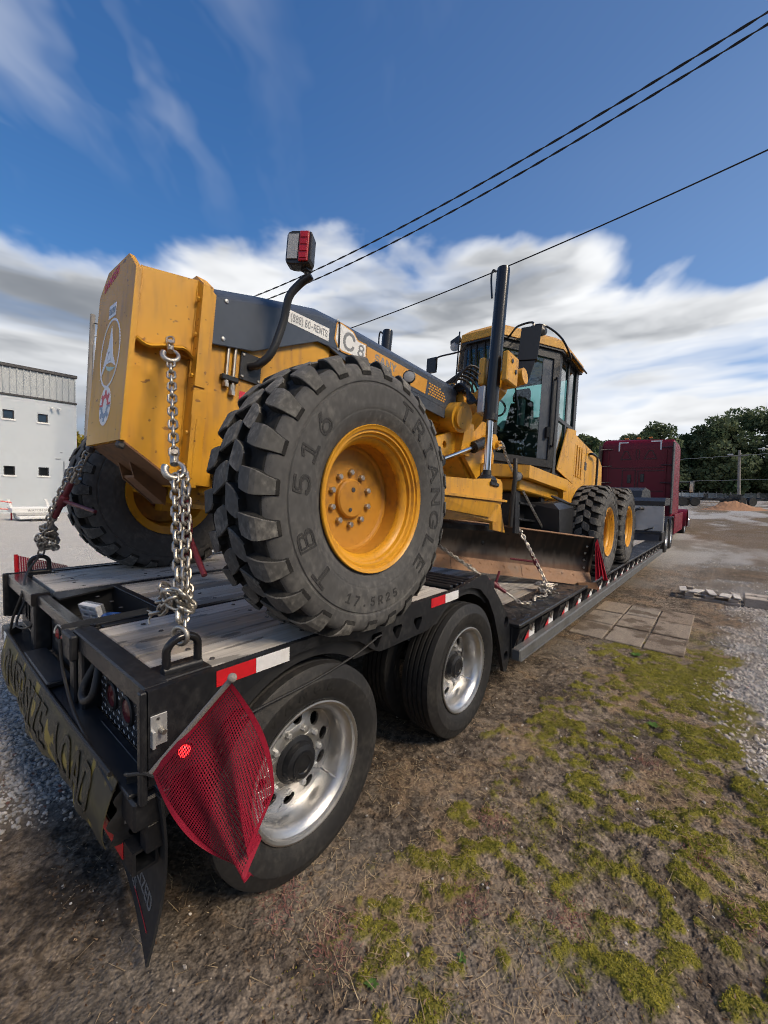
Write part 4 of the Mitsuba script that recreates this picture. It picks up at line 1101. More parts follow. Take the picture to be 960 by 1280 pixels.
br = part(tr, 'bracket', cat(box((0.001, -.662, .885), (.006, -.612, .985), .001), box((0.006, -.662, .885), (.022, -.652, .940), .001)), 'galvanised', label='pale steel angle bracket with a bolt on the rear right corner')
part(br, 'bolt', rod((.004, -.632, .935), (.034, -.632, .935), .008, 10), 'bright_steel', 35)
part(tr, 'bracket_hole', rod((.0062, -.640, .972), (.0072, -.640, .972), .005, 10), 'dark_trim')
k = part(tr, 'side_lamp', lathe([(.019, 0), (.019, .010), (.012, .016), (0, .018)], 20, (.004, -.559, .828), (1, 0, 0)), 'lamp_red', 35, label='round red side lamp glowing behind the mesh flag')
scene[k]['emitter'] = {'type': 'area', 'radiance': rgb((2.2, 0.03, 0.03))}
part(k, 'bezel', lathe([(.036, 0), (.036, .008), (.029, .010), (.029, 0)], 20, (.002, -.559, .828), (1, 0, 0)), 'hose_rubber', 35)
# reflective tape on the side
for i, (a, b, m) in enumerate(((-.444, -.285, 'reflector_red'), (-.284, -.128, 'reflector_white'), (.935, 1.098, 'reflector_red'), (1.099, 1.265, 'reflector_white'))):
    part(tr, 'reflective_tape', box((.0015, a, 1.002), (.0035, b, 1.060), .0004), m)
# mud flap, curled by the wind
s, t = np.meshgrid(np.linspace(0, 1, 15), np.linspace(0, 1, 15), indexing='ij')
R_ = np.array([.005, -.625, .70]) + t[..., None] * np.array([-.105, -.010 , -.655])
L_ = np.array([-.70, -.62, .70]) + t[..., None] * np.array([-.14, .085, -.640])
FL = R_ * (1 - s[..., None]) + L_ * s[..., None]
FL[..., 1] += .035 * np.sin(t * math.pi) * (1 - s) + .02 * np.sin(s * 3.1) * t
fl = part(tr, 'mud_flap', thick(FL, .009), 'rubber_flap', 40)


def on_flap(m):
    """Bends flat lettering (u leftwards from the right edge, v down) onto the flap."""
    v = np.array(m.vertices)
    uu, tt = np.clip(v[:, 0], 0, 1) * 14, np.clip(v[:, 1], 0, 1) * 14
    i, j = np.minimum(uu.astype(int), 13), np.minimum(tt.astype(int), 13); a, b = (uu - i)[:, None], (tt - j)[:, None]
    P = FL[i, j] * (1 - a) * (1 - b) + FL[i + 1, j] * a * (1 - b) + FL[i, j + 1] * (1 - a) * b + FL[i + 1, j + 1] * a * b
    du, dv = FL[i + 1, j] - FL[i, j], FL[i, j + 1] - FL[i, j]
    n = np.cross(dv, du); n /= np.linalg.norm(n, axis=1, keepdims=True); n *= np.sign(-n[:, 1:2])
    return trimesh.Trimesh(P + n * (0.0096 + v[:, 2:3]), m.faces, process=False)


def flap_text(txt, h, right, down, w):
    m = meshkit.text_mesh(txt, h, .0012, True)
    m = m.subdivide_to_size(.04) if len(m.faces) < 3000 else m
    v = np.array(m.vertices); W = m.bounds[1][0]
    v2 = np.stack([right + w * (1 - v[:, 0] / W), down - v[:, 1] / .66, v[:, 2]], 1)
    return on_flap(trimesh.Trimesh(v2, m.faces, process=False))


part(fl, 'lettering', cat(flap_text('XL SPECIALIZED', .060, .10, .80, .78), flap_text('TRAILERS', .050, .36, .905, .50)), 'flap_letter')
bar = trimesh.creation.box((.30, .006, .0012)).subdivide().subdivide(); bar.apply_translation([.24, .90, .001])
part(fl, 'lettering_bar', on_flap(bar), 'decal_red')
part(tr, 'flap_hinge', box((-.62, -.63, .69), (.0, -.60, .72), .004), 'black_steel')
# lashing rings on the tail
def dring(parent, x, y, z, ly, h, r):
    a = np.linspace(0, math.pi, 13)
    p = [(x, y - ly / 2, z - .02)] + [(x + .012 * math.sin(q), y - math.cos(q) * ly / 2, z + (h - ly * .45) + math.sin(q) * ly * .45) for q in a] + [(x, y + ly / 2, z - .02)]
    k = part(tr, 'lashing_ring', tube(p, r, 12), 'black_gloss', 35)
    part(k, 'pocket', box((x - .09, y - ly / 2 - .03, z - .02), (x + .05, y + ly / 2 + .03, z + .006), .004), 'black_steel')
    part(k, 'pivot', rod((x, y - ly / 2 - .012, z + .012), (x, y + ly / 2 + .012, z + .012), r * 1.25, 12), 'black_steel', 35)


dring(tr, -.105, -.515, 1.056, .110, .128, .0145)
dring(tr, -2.49, -.50, 1.058, .110, .128, .0145)
# axles and wheels
for y in (0, 1.3985):
    alu_wheel(tr, 0.0, y, .465, 1, True, lab='rear right wheel of the trailer behind the red mesh flag' if y == 0 else 'front right wheel of the trailer under the arch', letters=(y == 0))
    alu_wheel(tr, L0, y, .465, -1, False)
    for x in (-.46, L0 + .46): part(tr, 'inner_tyre', squash(lathe(grooved(.465, .255), 64, (x, y, .465), (1, 0, 0)), .006), 'truck_rubber', 40)
    part(tr, 'axle', rod((L0 + .1, y, .465), (-.1, y, .465), .075, 14), 'black_steel', 35)
    for x in (-.80, -1.80): part(tr, 'air_spring', lathe([(.10, -.13), (.12, -.07), (.10, 0), (.12, .07), (.10, .13)], 18, (x, y + .25, .60), (0, 0, 1)), 'hose_rubber', 35)
# slope from the rear deck down to the well
part(tr, 'slope_plate', slab([(-2.56, 1.66, 1.03), (-.04, 1.66, 1.03), (-.04, 2.10, .60), (-2.56, 2.10, .60)], (0, .02, .02)), 'black_steel')
part(tr, 'rear_transition', box((-2.56, 1.24, 1.01), (-.04, 1.66, 1.045), .005), 'black_steel')
for i in range(5): part(tr, 'transition_bar', box((-.75, 1.27 + i * .075, 1.047), (-.06, 1.305 + i * .075, 1.075), .006), 'black_steel')
planks(-2.50, -.80, 1.25, 1.62, .15, 1.066, .018)
# well deck
WY0, WY1 = 2.08, 12.30
planks(-2.30, -.30, WY0, WY1, .20, zdeck, .045, breaks=(5.5, 8.9))
def sloped(x0, x1, y0, y1, t0, t1, b=.006):
    m = box((x0, y0, t0), (x1, y1, t1), b); v = np.array(m.vertices); v[:, 2] += zdeck(v[:, 1]); return trimesh.Trimesh(v, m.faces, process=False)


part(tr, 'deck_edge', sloped(-.297, .085, WY0 + .1, WY1, -.032, .004, .010), 'deck_edge_steel')
part(tr, 'deck_edge', sloped(L0 - .08, -2.303, WY0 + .1, WY1, -.032, .004, .010), 'deck_edge_steel')
part(tr, 'well_beam', cat(sloped(-.9, -.7, WY0, WY1, -.36, -.05), sloped(-1.9, -1.7, WY0, WY1, -.36, -.05)), 'black_steel')
part(tr, 'side_fascia', sloped(-.10, .018, WY0 + .1, WY1, -.30, -.033), 'black_steel')
part(tr, 'side_rail', sloped(-.02, .088, WY0 + .115, WY1, -.318, -.215, .010), 'grey_rail')
part(tr, 'rail_lip', sloped(.0885, .098, WY0 + .115, WY1, -.318, -.304, .003), 'grey_rail')
nb = 19
for i in range(nb):
    y = 2.30 + i * .545
    zt = zdeck(y)
    ribs = unary_union([sg.box(y - .09 + q * .045, zt - .15 + q * 0, y - .07 + q * .045, zt - .085) for q in range(4)])
    for dy in (-.115, .115): part(tr, 'outrigger', prism([(.0185, zt - .034), (.080, zt - .034), (.080, zt - .065), (.030, zt - .212), (.0185, zt - .212)], 'y', y + dy * .95 - .006, y + dy * .95 + .006), 'black_steel')
    fpn = sg.Polygon([(y - .105, zt - .050), (y + .105, zt - .050), (y + .105, zt - .075), (y + .04, zt - .205), (y - .04, zt - .205), (y - .105, zt - .075)])
    if i < 9: fpn = fpn.difference(unary_union([sa.skew(sg.box(y - .062 + q * .034, zt - .165 + .02 * abs(q - 1.5), y - .045 + q * .034, zt - .085), 12) for q in range(4)]))
    g = prism(fpn, 'x', 0, .007); v = np.array(g.vertices); v[:, 0] += .024 + np.clip((v[:, 2] - (zt - .205)) / .15, 0, 1) * .046
    part(tr, 'gusset_plate', trimesh.Trimesh(v, g.faces, process=False), 'black_steel')
    if i < nb - 1:
        yc = y + .27
        a = np.linspace(-.3, math.pi + .3, 11)
        part(tr, 'tie_ring', tube([(.045, yc + .034 * math.cos(q), zdeck(yc) - .095 - .045 * math.sin(q)) for q in a], .008, 8), 'bright_steel', 35)
        part(tr, 'reflective_tape', sloped(.0185, .0205, yc - .145, yc - .005, -.212, -.145, .0004), 'reflector_red')
        part(tr, 'reflective_tape', sloped(.0185, .0205, yc - .004, yc + .135, -.212, -.145, .0004), 'reflector_white')
part(tr, 'reflective_tape', sloped(.0185, .0205, 2.19, 2.23, -.212, -.150, .0004), 'amber_lens')
part(tr, 'deck_lump', cat([hull([(x + .05 * math.cos(q), y + .06 * math.sin(q), zdeck(y) + .003) for q in np.arange(6)] + [(x + .03 * math.cos(q), y + .035 * math.sin(q), zdeck(y) + .011) for q in np.arange(6)]) for x, y in zip(rng.uniform(-.25, .03, 60), rng.uniform(2.3, 6.0, 60))]), 'deck_edge_steel', kind='stuff', label='flat dark lumps of rubber along the edge of the well deck')
# gooseneck
part(tr, 'gooseneck_face', box((-2.50, 12.34, .78), (.08, 12.42, 1.50), .02), 'galvanised')
part(tr, 'gooseneck_base', box((-2.50, 12.31, .45), (.06, 12.9, .775), .02), 'black_steel')
part(tr, 'gooseneck_top', hull([(x, y, z) for x in (-2.50, .08) for y, z in ((12.33, 1.505), (12.33, 1.62), (12.55, 1.72), (13.7, 1.72), (13.7, 1.505))]), 'black_plastic')
part(tr, 'gooseneck_arm', cat(box((-2.1, 12.43, 1.05), (-1.85, 16.3, 1.50), .02), box((-.75, 12.43, 1.05), (-.5, 16.3, 1.50), .02)), 'black_steel')
part(tr, 'gooseneck_plate', box((-2.1, 14.0, 1.25), (-.5, 16.4, 1.38), .02), 'black_steel')
part(tr, 'gooseneck_cover', hull([(x, y, z) for x in (-2.0, -.55) for y, z in ((12.9, 1.722), (13.0, 1.92), (13.6, 2.02), (14.6, 1.95), (14.8, 1.722))]), 'black_plastic')
part(tr, 'neck_handle', tube(curve([(-.62, 12.33, .86), (-.62, 12.24, .90), (-.62, 12.20, 1.30), (-.50, 12.24, 1.40), (-.42, 12.33, 1.40)], 14), .035, 10), 'black_steel', 35)
part(tr, 'neck_ramp', slab([(-2.45, 12.1, zdeck(12.1)), (.0, 12.1, zdeck(12.1)), (.0, 12.33, .72), (-2.45, 12.33, .72)], (0, .02, -.03)), 'black_steel')
part(tr, 'neck_lever', rod((-.35, 12.31, .80), (-.12, 12.10, .90), .02, 8), 'black_steel', 35)
# ------------------------------------------------------------------ motor grader (front towards the trailer's tail, nose up by 5.26 degrees)
gr = thing('motor_grader', 'yellow and dark grey motor grader chained down on the lowboy trailer', 'motor grader')
TH = math.radians(5.258)
GX_ = np.eye(4); GX_[:3, :3] = [[1, 0, 0], [0, math.cos(TH), math.sin(TH)], [0, -math.sin(TH), math.cos(TH)]]; GX_[:3, 3] = [-1.24, 0.3131, 1.6726]
XF[0] = GX_
l2w = lambda p: (GX_[:3, :3] @ np.array(p, float)) + GX_[:3, 3]


def lug_mesh(path, *_):
    """One tread bar from (axial, angle, half width, height) stations: (worn top, clean flanks darkened for groove shade) in tyre space, x axial."""
    rows = []
    for (a, t, hw, hh) in path:
        rc, drop = tyre_r(a)
        base, top = rc - .012, rc + hh
        rows.append([(a, t - hw * 1.10, base), (a, t - hw * 1.0, top - .006), (a, t - hw * .95, top), (a, t + hw * .95, top), (a, t + hw * 1.0, top - .006), (a, t + hw * 1.10, base)])
    R = np.array(rows)
    V = np.stack([R[..., 0], R[..., 2] * np.cos(R[..., 1]), R[..., 2] * np.sin(R[..., 1])], -1)
    a, b = V.shape[:2]
    out = []
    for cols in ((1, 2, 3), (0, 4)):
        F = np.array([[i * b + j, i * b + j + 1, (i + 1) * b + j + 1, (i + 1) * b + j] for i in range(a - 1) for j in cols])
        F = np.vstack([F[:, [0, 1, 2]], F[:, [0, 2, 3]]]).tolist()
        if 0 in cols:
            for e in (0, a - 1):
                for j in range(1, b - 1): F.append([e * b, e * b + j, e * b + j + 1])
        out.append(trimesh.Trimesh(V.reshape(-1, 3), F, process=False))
    return out


def tyre_r(a):
    """Carcass radius at axial position a."""
    s = abs(a)
    if s < .175: return .628 - .10 * s * s, 0
    t = (s - .175) / .050
    return .628 - .0031 - .018 * t - .034 * t * t, t


TYRE_PROF = []
for q in np.linspace(-.175, .175, 15): TYRE_PROF.append((tyre_r(q)[0], q))
sidew = [(.615, .195), (.592, .210), (.560, .219), (.545, .2205), (.541, .2165), (.535, .2165), (.531, .2218), (.520, .2230), (.455, .2235), (.430, .2215), (.424, .2165), (.418, .2165), (.414, .2170), (.390, .208), (.372, .198), (.360, .190), (.342, .184), (.325, .170)]
TYRE_PROF = [(r, -a) for r, a in sidew[::-1]] + TYRE_PROF + sidew


def tread():
    N, ms = 24, []
    for s in (-1, 1):
        for i in range(N):
            t0 = i * 2 * math.pi / N + (math.pi / N if s > 0 else 0)
            p = math.pi / N
            # shoulder lug, wrapping over the edge of the tread
            ms.append(lug_mesh([(s * .090, t0 - .02, .36 * p, .038), (s * .104, t0, .50 * p, .041), (s * .135, t0 + .10 * p, .54 * p, .041), (s * .160, t0 + .17 * p, .55 * p, .039), (s * .180, t0 + .22 * p, .53 * p, .031), (s * .194, t0 + .27 * p, .48 * p, .024), (s * .207, t0 + .32 * p, .42 * p, .016), (s * .219, t0 + .36 * p, .36 * p, .006)], 0, 0, s))
            # centre block, slanted
            ms.append(lug_mesh([(s * -.004, t0 + .74 * p, .40 * p, .032), (s * .012, t0 + .80 * p, .58 * p, .041), (s * .045, t0 + 1.00 * p, .62 * p, .042), (s * .078, t0 + 1.22 * p, .58 * p, .041), (s * .094, t0 + 1.34 * p, .40 * p, .036)], 0, 0, s))
    return [cat([m[k] for m in ms]) for k in (0, 1)]


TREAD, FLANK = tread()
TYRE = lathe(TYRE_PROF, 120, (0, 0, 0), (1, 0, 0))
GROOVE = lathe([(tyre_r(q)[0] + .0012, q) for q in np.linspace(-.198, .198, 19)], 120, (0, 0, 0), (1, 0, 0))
RIM_PROF = [(.290, -.18), (.350, -.205), (.352, -.192), (.338, -.186), (.312, -.165), (.285, -.13), (.268, -.05), (.268, .115), (.276, .135), (.290, .150), (.298, .152), (.301, .168), (.312, .172), (.318, .186), (.330, .186), (.333, .196), (.344, .200), (.350, .206), (.353, .202), (.352, .192), (.345, .186), (.340, .176), (.326, .160), (.306, .12), (.285, .08), (.285, -.12), (.315, -.17)]
RIM = lathe(RIM_PROF, 96, (0, 0, 0), (1, 0, 0), closed=True)
DISC = cat(lathe([(.269, .010), (.269, .030), (.255, .030), (.245, .018), (.17, .010), (.15, .012), (.105, .012), (.10, .014), (.098, .030), (.090, .038), (.0, .040)], 64, (0, 0, 0), (1, 0, 0)), lathe([(.269, .010), (.255, -.006), (.16, -.012), (.15, -.030), (.0, -.030)], 64, (0, 0, 0), (1, 0, 0)))
PLATE = lathe([(.15, -.032), (.145, -.045), (.10, -.045), (.095, -.10), (.06, -.14), (0, -.14)], 40, (0, 0, 0), (1, 0, 0))
def outline(ch, h, w=.0045, d=.0030):
    m = meshkit.text_mesh(ch, h, .001, True)
    p = poly_of(m).buffer(.001).buffer(-.001)
    q = p.difference(p.buffer(-w))
    r = prism(q, 'z', 0, d)
    return r, m.bounds[1][0]


def grader_wheel(side, y, z, front, lab, spin=0.0):
    k = part_key(gr, 'wheel', lab)
    x = side * 1.125
    Rm = basis((x, y, z), (side, 0, 0), (0, math.cos(spin) * side, math.sin(spin) * 1.0), (0, -math.sin(spin) * side * side, math.cos(spin)))
    Rm[:3, 1] = (0, math.cos(spin), math.sin(spin)); Rm[:3, 2] = (0, -math.sin(spin), math.cos(spin))
    floor = (-.622 if front else -.632)

    def seat(m):
        m = m.copy(); m.apply_transform(Rm)
        v = np.array(m.vertices)
        zl = v[:, 2] - z
        low = n_step(-.50, floor, zl)
        v[:, 0] += (v[:, 0] - x) * .07 * low
        v[:, 2] = np.where(zl < floor, z + floor + (zl - floor) * .02, v[:, 2])
        f = m.faces if side > 0 else m.faces[:, ::-1]
        return trimesh.Trimesh(v, f, process=False)
    part(k, 'tyre', seat(TYRE), 'tyre_rubber', 40)
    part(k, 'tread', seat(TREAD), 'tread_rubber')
    part(k, 'tread_groove', cat(seat(GROOVE), seat(FLANK)), 'tyre_groove_shaded')
    def mv(m):
        m = m.copy(); m.apply_transform(Rm)
        return m if side > 0 else trimesh.Trimesh(m.vertices, m.faces[:, ::-1], process=False)
    part(k, 'rim', mv(RIM), 'rim_paint', 35)
    part(k, 'barrel', mv(lathe([(.2675, .112), (.2672, .0), (.2672, -.05)], 64, (0, 0, 0), (1, 0, 0))), 'rim_rust_shaded', 35)
    part(k, 'disc', mv(DISC), 'rim_rust_shaded', 35)
    part(k, 'hub_plate', mv(PLATE), 'binder_paint' if front else 'rim_paint', 35)
    for i in range(10):
        a = i * math.pi / 5 + .3
        part(k, 'wheel_bolt', mv(cat(wheel_nut((.012, .132 * math.cos(a), .132 * math.sin(a)), (1, 0, 0), .0165, .024), wheel_nut((-.012, .132 * math.cos(a), .132 * math.sin(a)), (-1, 0, 0), .0165, .024))), 'bright_steel')
    for dy, dz, r in ((.0, .045, .012), (-.02, -.055, .010)):
        part(k, 'hub_plug', mv(rod((.036, dy, dz), (.043, dy, dz), r, 10)), 'dark_trim', 35)
    if side > 0:
        words = [('TRIANGLE', 67, -46, .082, .474), ('TB', 221, 200, .082, .474), ('516', 173, 140, .082, .474), ('17.5R25', 284, 244, .042, .480)] if front else [('TRIANGLE', 68, -48, .09, .476), ('TB516', 222, 139, .09, .476)]
        for word, a0, a1, h, rr in words:
            rev = word == '17.5R25'
            angs = np.radians(np.linspace(a0, a1, len(word)) if not rev else np.linspace(a1, a0, len(word)))
            for ch, a in zip(word, angs):
                if ch == '.' and False: continue
                L, w = outline(ch, h, .0062 if h > .05 else .0042)
                L.apply_translation([-w / 2, -h / 2, 0])
                if not rev: L.apply_scale([1.4 if ch != 'I' else 1.0, 1, 1])
                er = np.array([0, math.cos(a), math.sin(a)]); et = np.array([0, math.sin(a), -math.cos(a)])
                if rev: er, et = -er, -et
                pos = np.array([.2226, 0, 0]) + np.array([0, math.cos(a), math.sin(a)]) * rr
                L.apply_transform(basis(pos, et, er, (1, 0, 0)))
                v = np.array(L.vertices); L = trimesh.Trimesh(v, L.faces, process=False)
                part(k, 'letter', seat(L), 'tyre_letter')
    return k


grader_wheel(1, 0, 0, True, 'big front tyre and yellow rim nearest the camera', 0.10)
grader_wheel(-1, 0, 0, True, 'far front wheel behind the counterweight, seen from its inner side', 0.3)
grader_wheel(1, 5.125, .005, False, 'first of the two rear wheels, directly behind the blade', 0.2)
grader_wheel(1, 6.66, .142, False, 'last wheel of the grader, next to the gooseneck', 0.05)
grader_wheel(-1, 5.125, .005, False, None, 0.2)
grader_wheel(-1, 6.66, .142, False, None, 0.1)

# ---- counterweight at the nose
cw = part_key(gr, 'counterweight')
fp = sg.Polygon([(-.285, .20), (.285, .20), (.285, 1.075), (.16, 1.185), (-.16, 1.185), (-.285, 1.075)])
part(cw, 'front_plate', prism(fp, 'y', -.778, -.752), 'yellow_paint')
fl_ = sg.Polygon([(-.335, .0), (.335, .0), (.335, 1.13), (.235, 1.205), (-.235, 1.205), (-.335, 1.13)])
part(cw, 'rear_flange', prism(fl_.difference(sg.box(.326, .40, .36, .56)), 'y', -.462, -.405), 'yellow_paint')
part(cw, 'rear_plate', prism(fl_.buffer(-.03), 'y', -.404, -.372), 'yellow_paint')
part(cw, 'weight_slot', box((.315, -.435, .40), (.322, -.41, .56), .001), 'dark_trim')
up = sg.Polygon([(-.751, .72), (-.463, .72), (-.463, 1.165), (-.751, 1.10)])
lo_ = sg.Polygon([(-.751, .205), (-.463, .02), (-.463, .735), (-.751, .735)])
for s in (1, -1):
    xa, xb = sorted((s * .10, s * .268)); part(cw, 'upper_panel', prism(up, 'x', xa, xb), 'yellow_paint')
    xa, xb = sorted((s * .10, s * .235)); part(cw, 'lower_panel', prism(lo_, 'x', xa, xb), 'yellow_paint')
    # shelf with a drooping lip that carries the lashing hole
    yy = np.linspace(-.750, -.464, 13); tt = (yy + .75) / .286
    zz = .735 - .028 * np.sin(np.clip(tt, 0, 1) * math.pi * 2.0 + .3) - .03 * np.exp(-((tt - .62) / .16) ** 2)
    xo = .285 + .045 * np.exp(-((tt - .60) / .22) ** 2)
    g = np.array([[(s * .20, a, b + .006) for a, b in zip(yy, zz)], [(s * (x_ - .01), a, b) for a, b, x_ in zip(yy, zz, xo)], [(s * x_, a, b - .012) for a, b, x_ in zip(yy, zz, xo)]])
    part(cw, 'shelf_lip', thick(g, .014 * s), 'yellow_paint', 50)
part(cw, 'top_plate', slab([(-.268, -.751, 1.10), (.268, -.751, 1.10), (.268, -.463, 1.166), (-.268, -.463, 1.166)], (0, 0, -.03)), 'yellow_paint')
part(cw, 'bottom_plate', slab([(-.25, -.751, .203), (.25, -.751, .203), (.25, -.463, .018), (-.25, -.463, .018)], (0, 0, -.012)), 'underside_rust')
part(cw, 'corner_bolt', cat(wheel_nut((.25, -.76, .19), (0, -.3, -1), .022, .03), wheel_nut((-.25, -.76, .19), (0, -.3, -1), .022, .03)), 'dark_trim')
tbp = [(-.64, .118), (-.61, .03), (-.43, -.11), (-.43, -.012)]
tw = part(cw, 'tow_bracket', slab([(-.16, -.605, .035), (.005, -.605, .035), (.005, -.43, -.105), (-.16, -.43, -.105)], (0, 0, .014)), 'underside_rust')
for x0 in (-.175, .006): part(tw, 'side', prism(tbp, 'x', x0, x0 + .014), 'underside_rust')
def bead(a, b, rad=.005):
    a, b = np.array(a, float), np.array(b, float); n = max(6, int(np.linalg.norm(b - a) / .011))
    q = a + (b - a) * np.linspace(0, 1, n)[:, None] + (rng.rand(n, 3) - .5) * .002
    return tube(q, rad * (.75 + .5 * rng.rand(n)), 6)


for x, z0, z1 in ((.270, .735, 1.10), (.237, .20, .72)):
    part(cw, 'weld_bead', bead((x, -.749, z0), (x, -.749, z1)), 'yellow_paint', 50)
    part(cw, 'weld_bead', bead((x, -.465, z0 - .12), (x, -.465, z1 + .03)), 'yellow_paint', 50)
part(cw, 'weld_bead', bead((.336, -.434, .05), (.336, -.434, .38), .004), 'yellow_paint', 50)
for z in (.12, .30, .62, .85, 1.05): part(cw, 'bolt', wheel_nut((.300, -.463, z), (0, -1, 0), .013, .012), 'yellow_paint')
# emblem stickers on the front plate
Y0 = -.7785
def on_front(name, poly, m, d=.0012, off=0.0): return part(cw, name, prism(poly, 'y', Y0 - off - d, Y0 - off), m)
ell = lambda cx, cz, rx, rz: sa.scale(sg.Point(0, 0).buffer(1, 32), rx, rz).buffer(0) if False else sa.translate(sa.scale(sg.Point(0, 0).buffer(1, 32), rx, rz), cx, cz)
em = ell(0, .690, .155, .190)
on_front('emblem_ring', em.difference(ell(0, .690, .144, .178)), 'decal_white')
on_front('emblem_arrow', sg.Polygon([(-.005, .84), (-.030, .74), (-.135, .555), (-.045, .635), (.03, .635), (.115, .60), (.055, .67), (.030, .76)]), 'decal_white')
on_front('emblem_triangle', sg.Polygon([(-.055, .628), (.108, .592), (.022, .585), (-.02, .60)]), 'decal_green')
on_front('emblem_triangle', sg.Polygon([(-.028, .70), (-.005, .70), (-.005, .66), (.03, .66), (.03, .645), (-.028, .645)]).difference(sg.box(-.02, .652, .022, .69)), 'decal_grey')
on_front('name_plate', sg.box(-.075, .892, .035, .965), 'decal_white')
part(cw, 'plate_marks', cat(*[prism(sg.box(-.068 + i * .026, .91, -.050 + i * .026, .945), 'y', Y0 - .0022, Y0 - .0013) for i in range(4)]), 'decal_grey')
on_front('round_sticker', ell(.0, .40, .090, .106), 'decal_white')
gear = unary_union([ell(0, .40, .056, .068).difference(ell(0, .40, .034, .042))] + [sa.rotate(sg.box(-.012, .455, .012, .485), a, origin=(0, .40)) for a in range(0, 360, 45)])
on_front('gear_mark', gear.intersection(sg.box(-.2, .2, .2, .40)), 'decal_blue', .001, .0013)
on_front('gear_mark', gear.intersection(sg.box(-.2, .401, .2, .6)), 'decal_red', .001, .0013)
part(cw, 'warning_lettering', lettering('DANGER', .050, (-.205, Y0, 1.075), (1, 0, .22), (0, .0, 1), .001, True, maxw=.235), 'decal_red')

# ---- front frame and boom
fr = part_key(gr, 'front_frame')
body = sg.Polygon([(-.371, .02), (-.371, .86), (-.25, .90), (.05, 1.02), (.42, 1.17), (2.55, 1.16), (2.62, 1.00), (2.50, .955), (2.15, 1.00), (.95, .98), (.62, .86), (.40, .52), (.30, .12), (.22, .02)])
part(fr, 'nose', prism(body.intersection(sg.box(-1, -1, .55, 2)), 'x', -.25, .25), 'yellow_paint')
part(fr, 'boom', cat(prism(body.intersection(sg.box(.551, -1, 4, 2)), 'x', -.19, .19)), 'yellow_paint')
part(fr, 'boom_tube', tube([(0, .9, 1.02), (0, 2.6, 1.0)], .15, 24), 'yellow_paint', 40)
# dark sloping boom cover with chamfered top
sec_l = [(-.368, .845, 1.185), (-.10, .90, 1.27), (.40, 1.16, 1.415), (.62, 1.175, 1.43), (2.36, 1.13, 1.45)]
P_ = []
for y, zb, zt in sec_l: P_.append([(.282, y, zb - .005), (.285, y, zb), (.285, y, zt - .075), (.270, y, zt - .045), (.215, y, zt), (0, y, zt + .006), (-.215, y, zt), (-.270, y, zt - .045), (-.285, y, zt - .075), (-.285, y, zb)])
part(gr, 'boom_cover', thick(np.array(P_), -.010) if False else thick(np.array(P_)[:, ::-1], .010), 'slate_paint', 25)
part(gr, 'cover_end', prism(sg.box(-.283, 1.13, .283, 1.37), 'y', 2.361, 2.372), 'slate_paint')
part(gr, 'cover_skirt', cat(slab([(.2855, .50, 1.165), (.2855, 2.40, 1.125), (.2855, 2.36, 1.03), (.2855, .90, 1.06)], (-.02, 0, 0)), slab([(-.2855, .50, 1.165), (-.2855, 2.40, 1.125), (-.2855, 2.36, 1.03), (-.2855, .90, 1.06)], (.02, 0, 0))), 'slate_paint')
part(gr, 'cover_strap', tube(curve([(.288, .585, 1.375), (.296, .59, 1.36), (.296, .60, 1.20), (.288, .605, 1.185)], 10), .006, 6), 'black_gloss', 35)
for y, z in ((-.30, .895), (.575, 1.385), (.60, 1.175), (-.30, 1.12)): part(gr, 'cover_bolt', lathe([(.013, 0), (.011, .006), (0, .008)], 14, (.2855, y, z), (1, 0, 0)), 'galvanised', 35)
XD = .2862
def on_cover(name, poly, m, d=.0012, off=0.0): return part(gr, name, prism(poly, 'x', XD + off, XD + off + d), m)
k = on_cover('phone_decal', sg.Polygon([(.135, 1.185), (.135, 1.270), (.500, 1.290), (.500, 1.195)]), 'decal_white')
part(k, 'lettering', lettering('(888) 80-RENTS', .050, (XD + .0012, .150, 1.203), (0, 1, .05), (0, 0, 1), .001, True, maxw=.335), 'decal_grey')
bd = sg.Polygon([(.565, 1.24), (.575, 1.36), (.61, 1.375), (.74, 1.362), (.80, 1.315), (.898, 1.318), (.902, 1.195), (.80, 1.190), (.64, 1.178), (.60, 1.195)])
on_cover('badge_border', bd.buffer(.010, 4), 'decal_gold')
k = on_cover('badge', bd.buffer(-.002), 'decal_white', .0012, .0013)
part(k, 'lettering', cat(lettering('C', .135, (XD + .0026, .625, 1.205), (0, 1, 0), (0, .10, 1), .001, True, maxw=.14), lettering('8', .095, (XD + .0026, .795, 1.203), (0, 1, 0), (0, .10, 1), .001, True, maxw=.082)), 'decal_grey')
k = on_cover('gold_stripe', sg.Polygon([(.915, 1.195), (.915, 1.318), (1.80, 1.322), (1.78, 1.180)]), 'decal_gold')
part(k, 'lettering', cat(lettering('SANY', .066, (XD + .0013, 1.01, 1.228), (0, 1, 0), (0, 0, 1), .001, True, maxw=.30)), 'decal_grey')
part(k, 'lettering', cat(lettering('SMG200', .050, (XD + .0013, 1.46, 1.225), (0, 1, 0), (0, 0, 1), .0006, False, maxw=.27)), 'decal_gold')
dots = [sa.skew(sg.box(1.83 + i * .046 + (j % 2) * .02, 1.19 + j * .026, 1.862 + i * .046 + (j % 2) * .02, 1.205 + j * .026), 12) for i in range(7) for j in range(5) if i + j * .6 < 7.3]
part(gr, 'chevron_print', prism(unary_union(dots), 'x', XD, XD + .0012), 'decal_gold', kind='stuff', label='small gold dashes printed on the rear end of the boom cover')
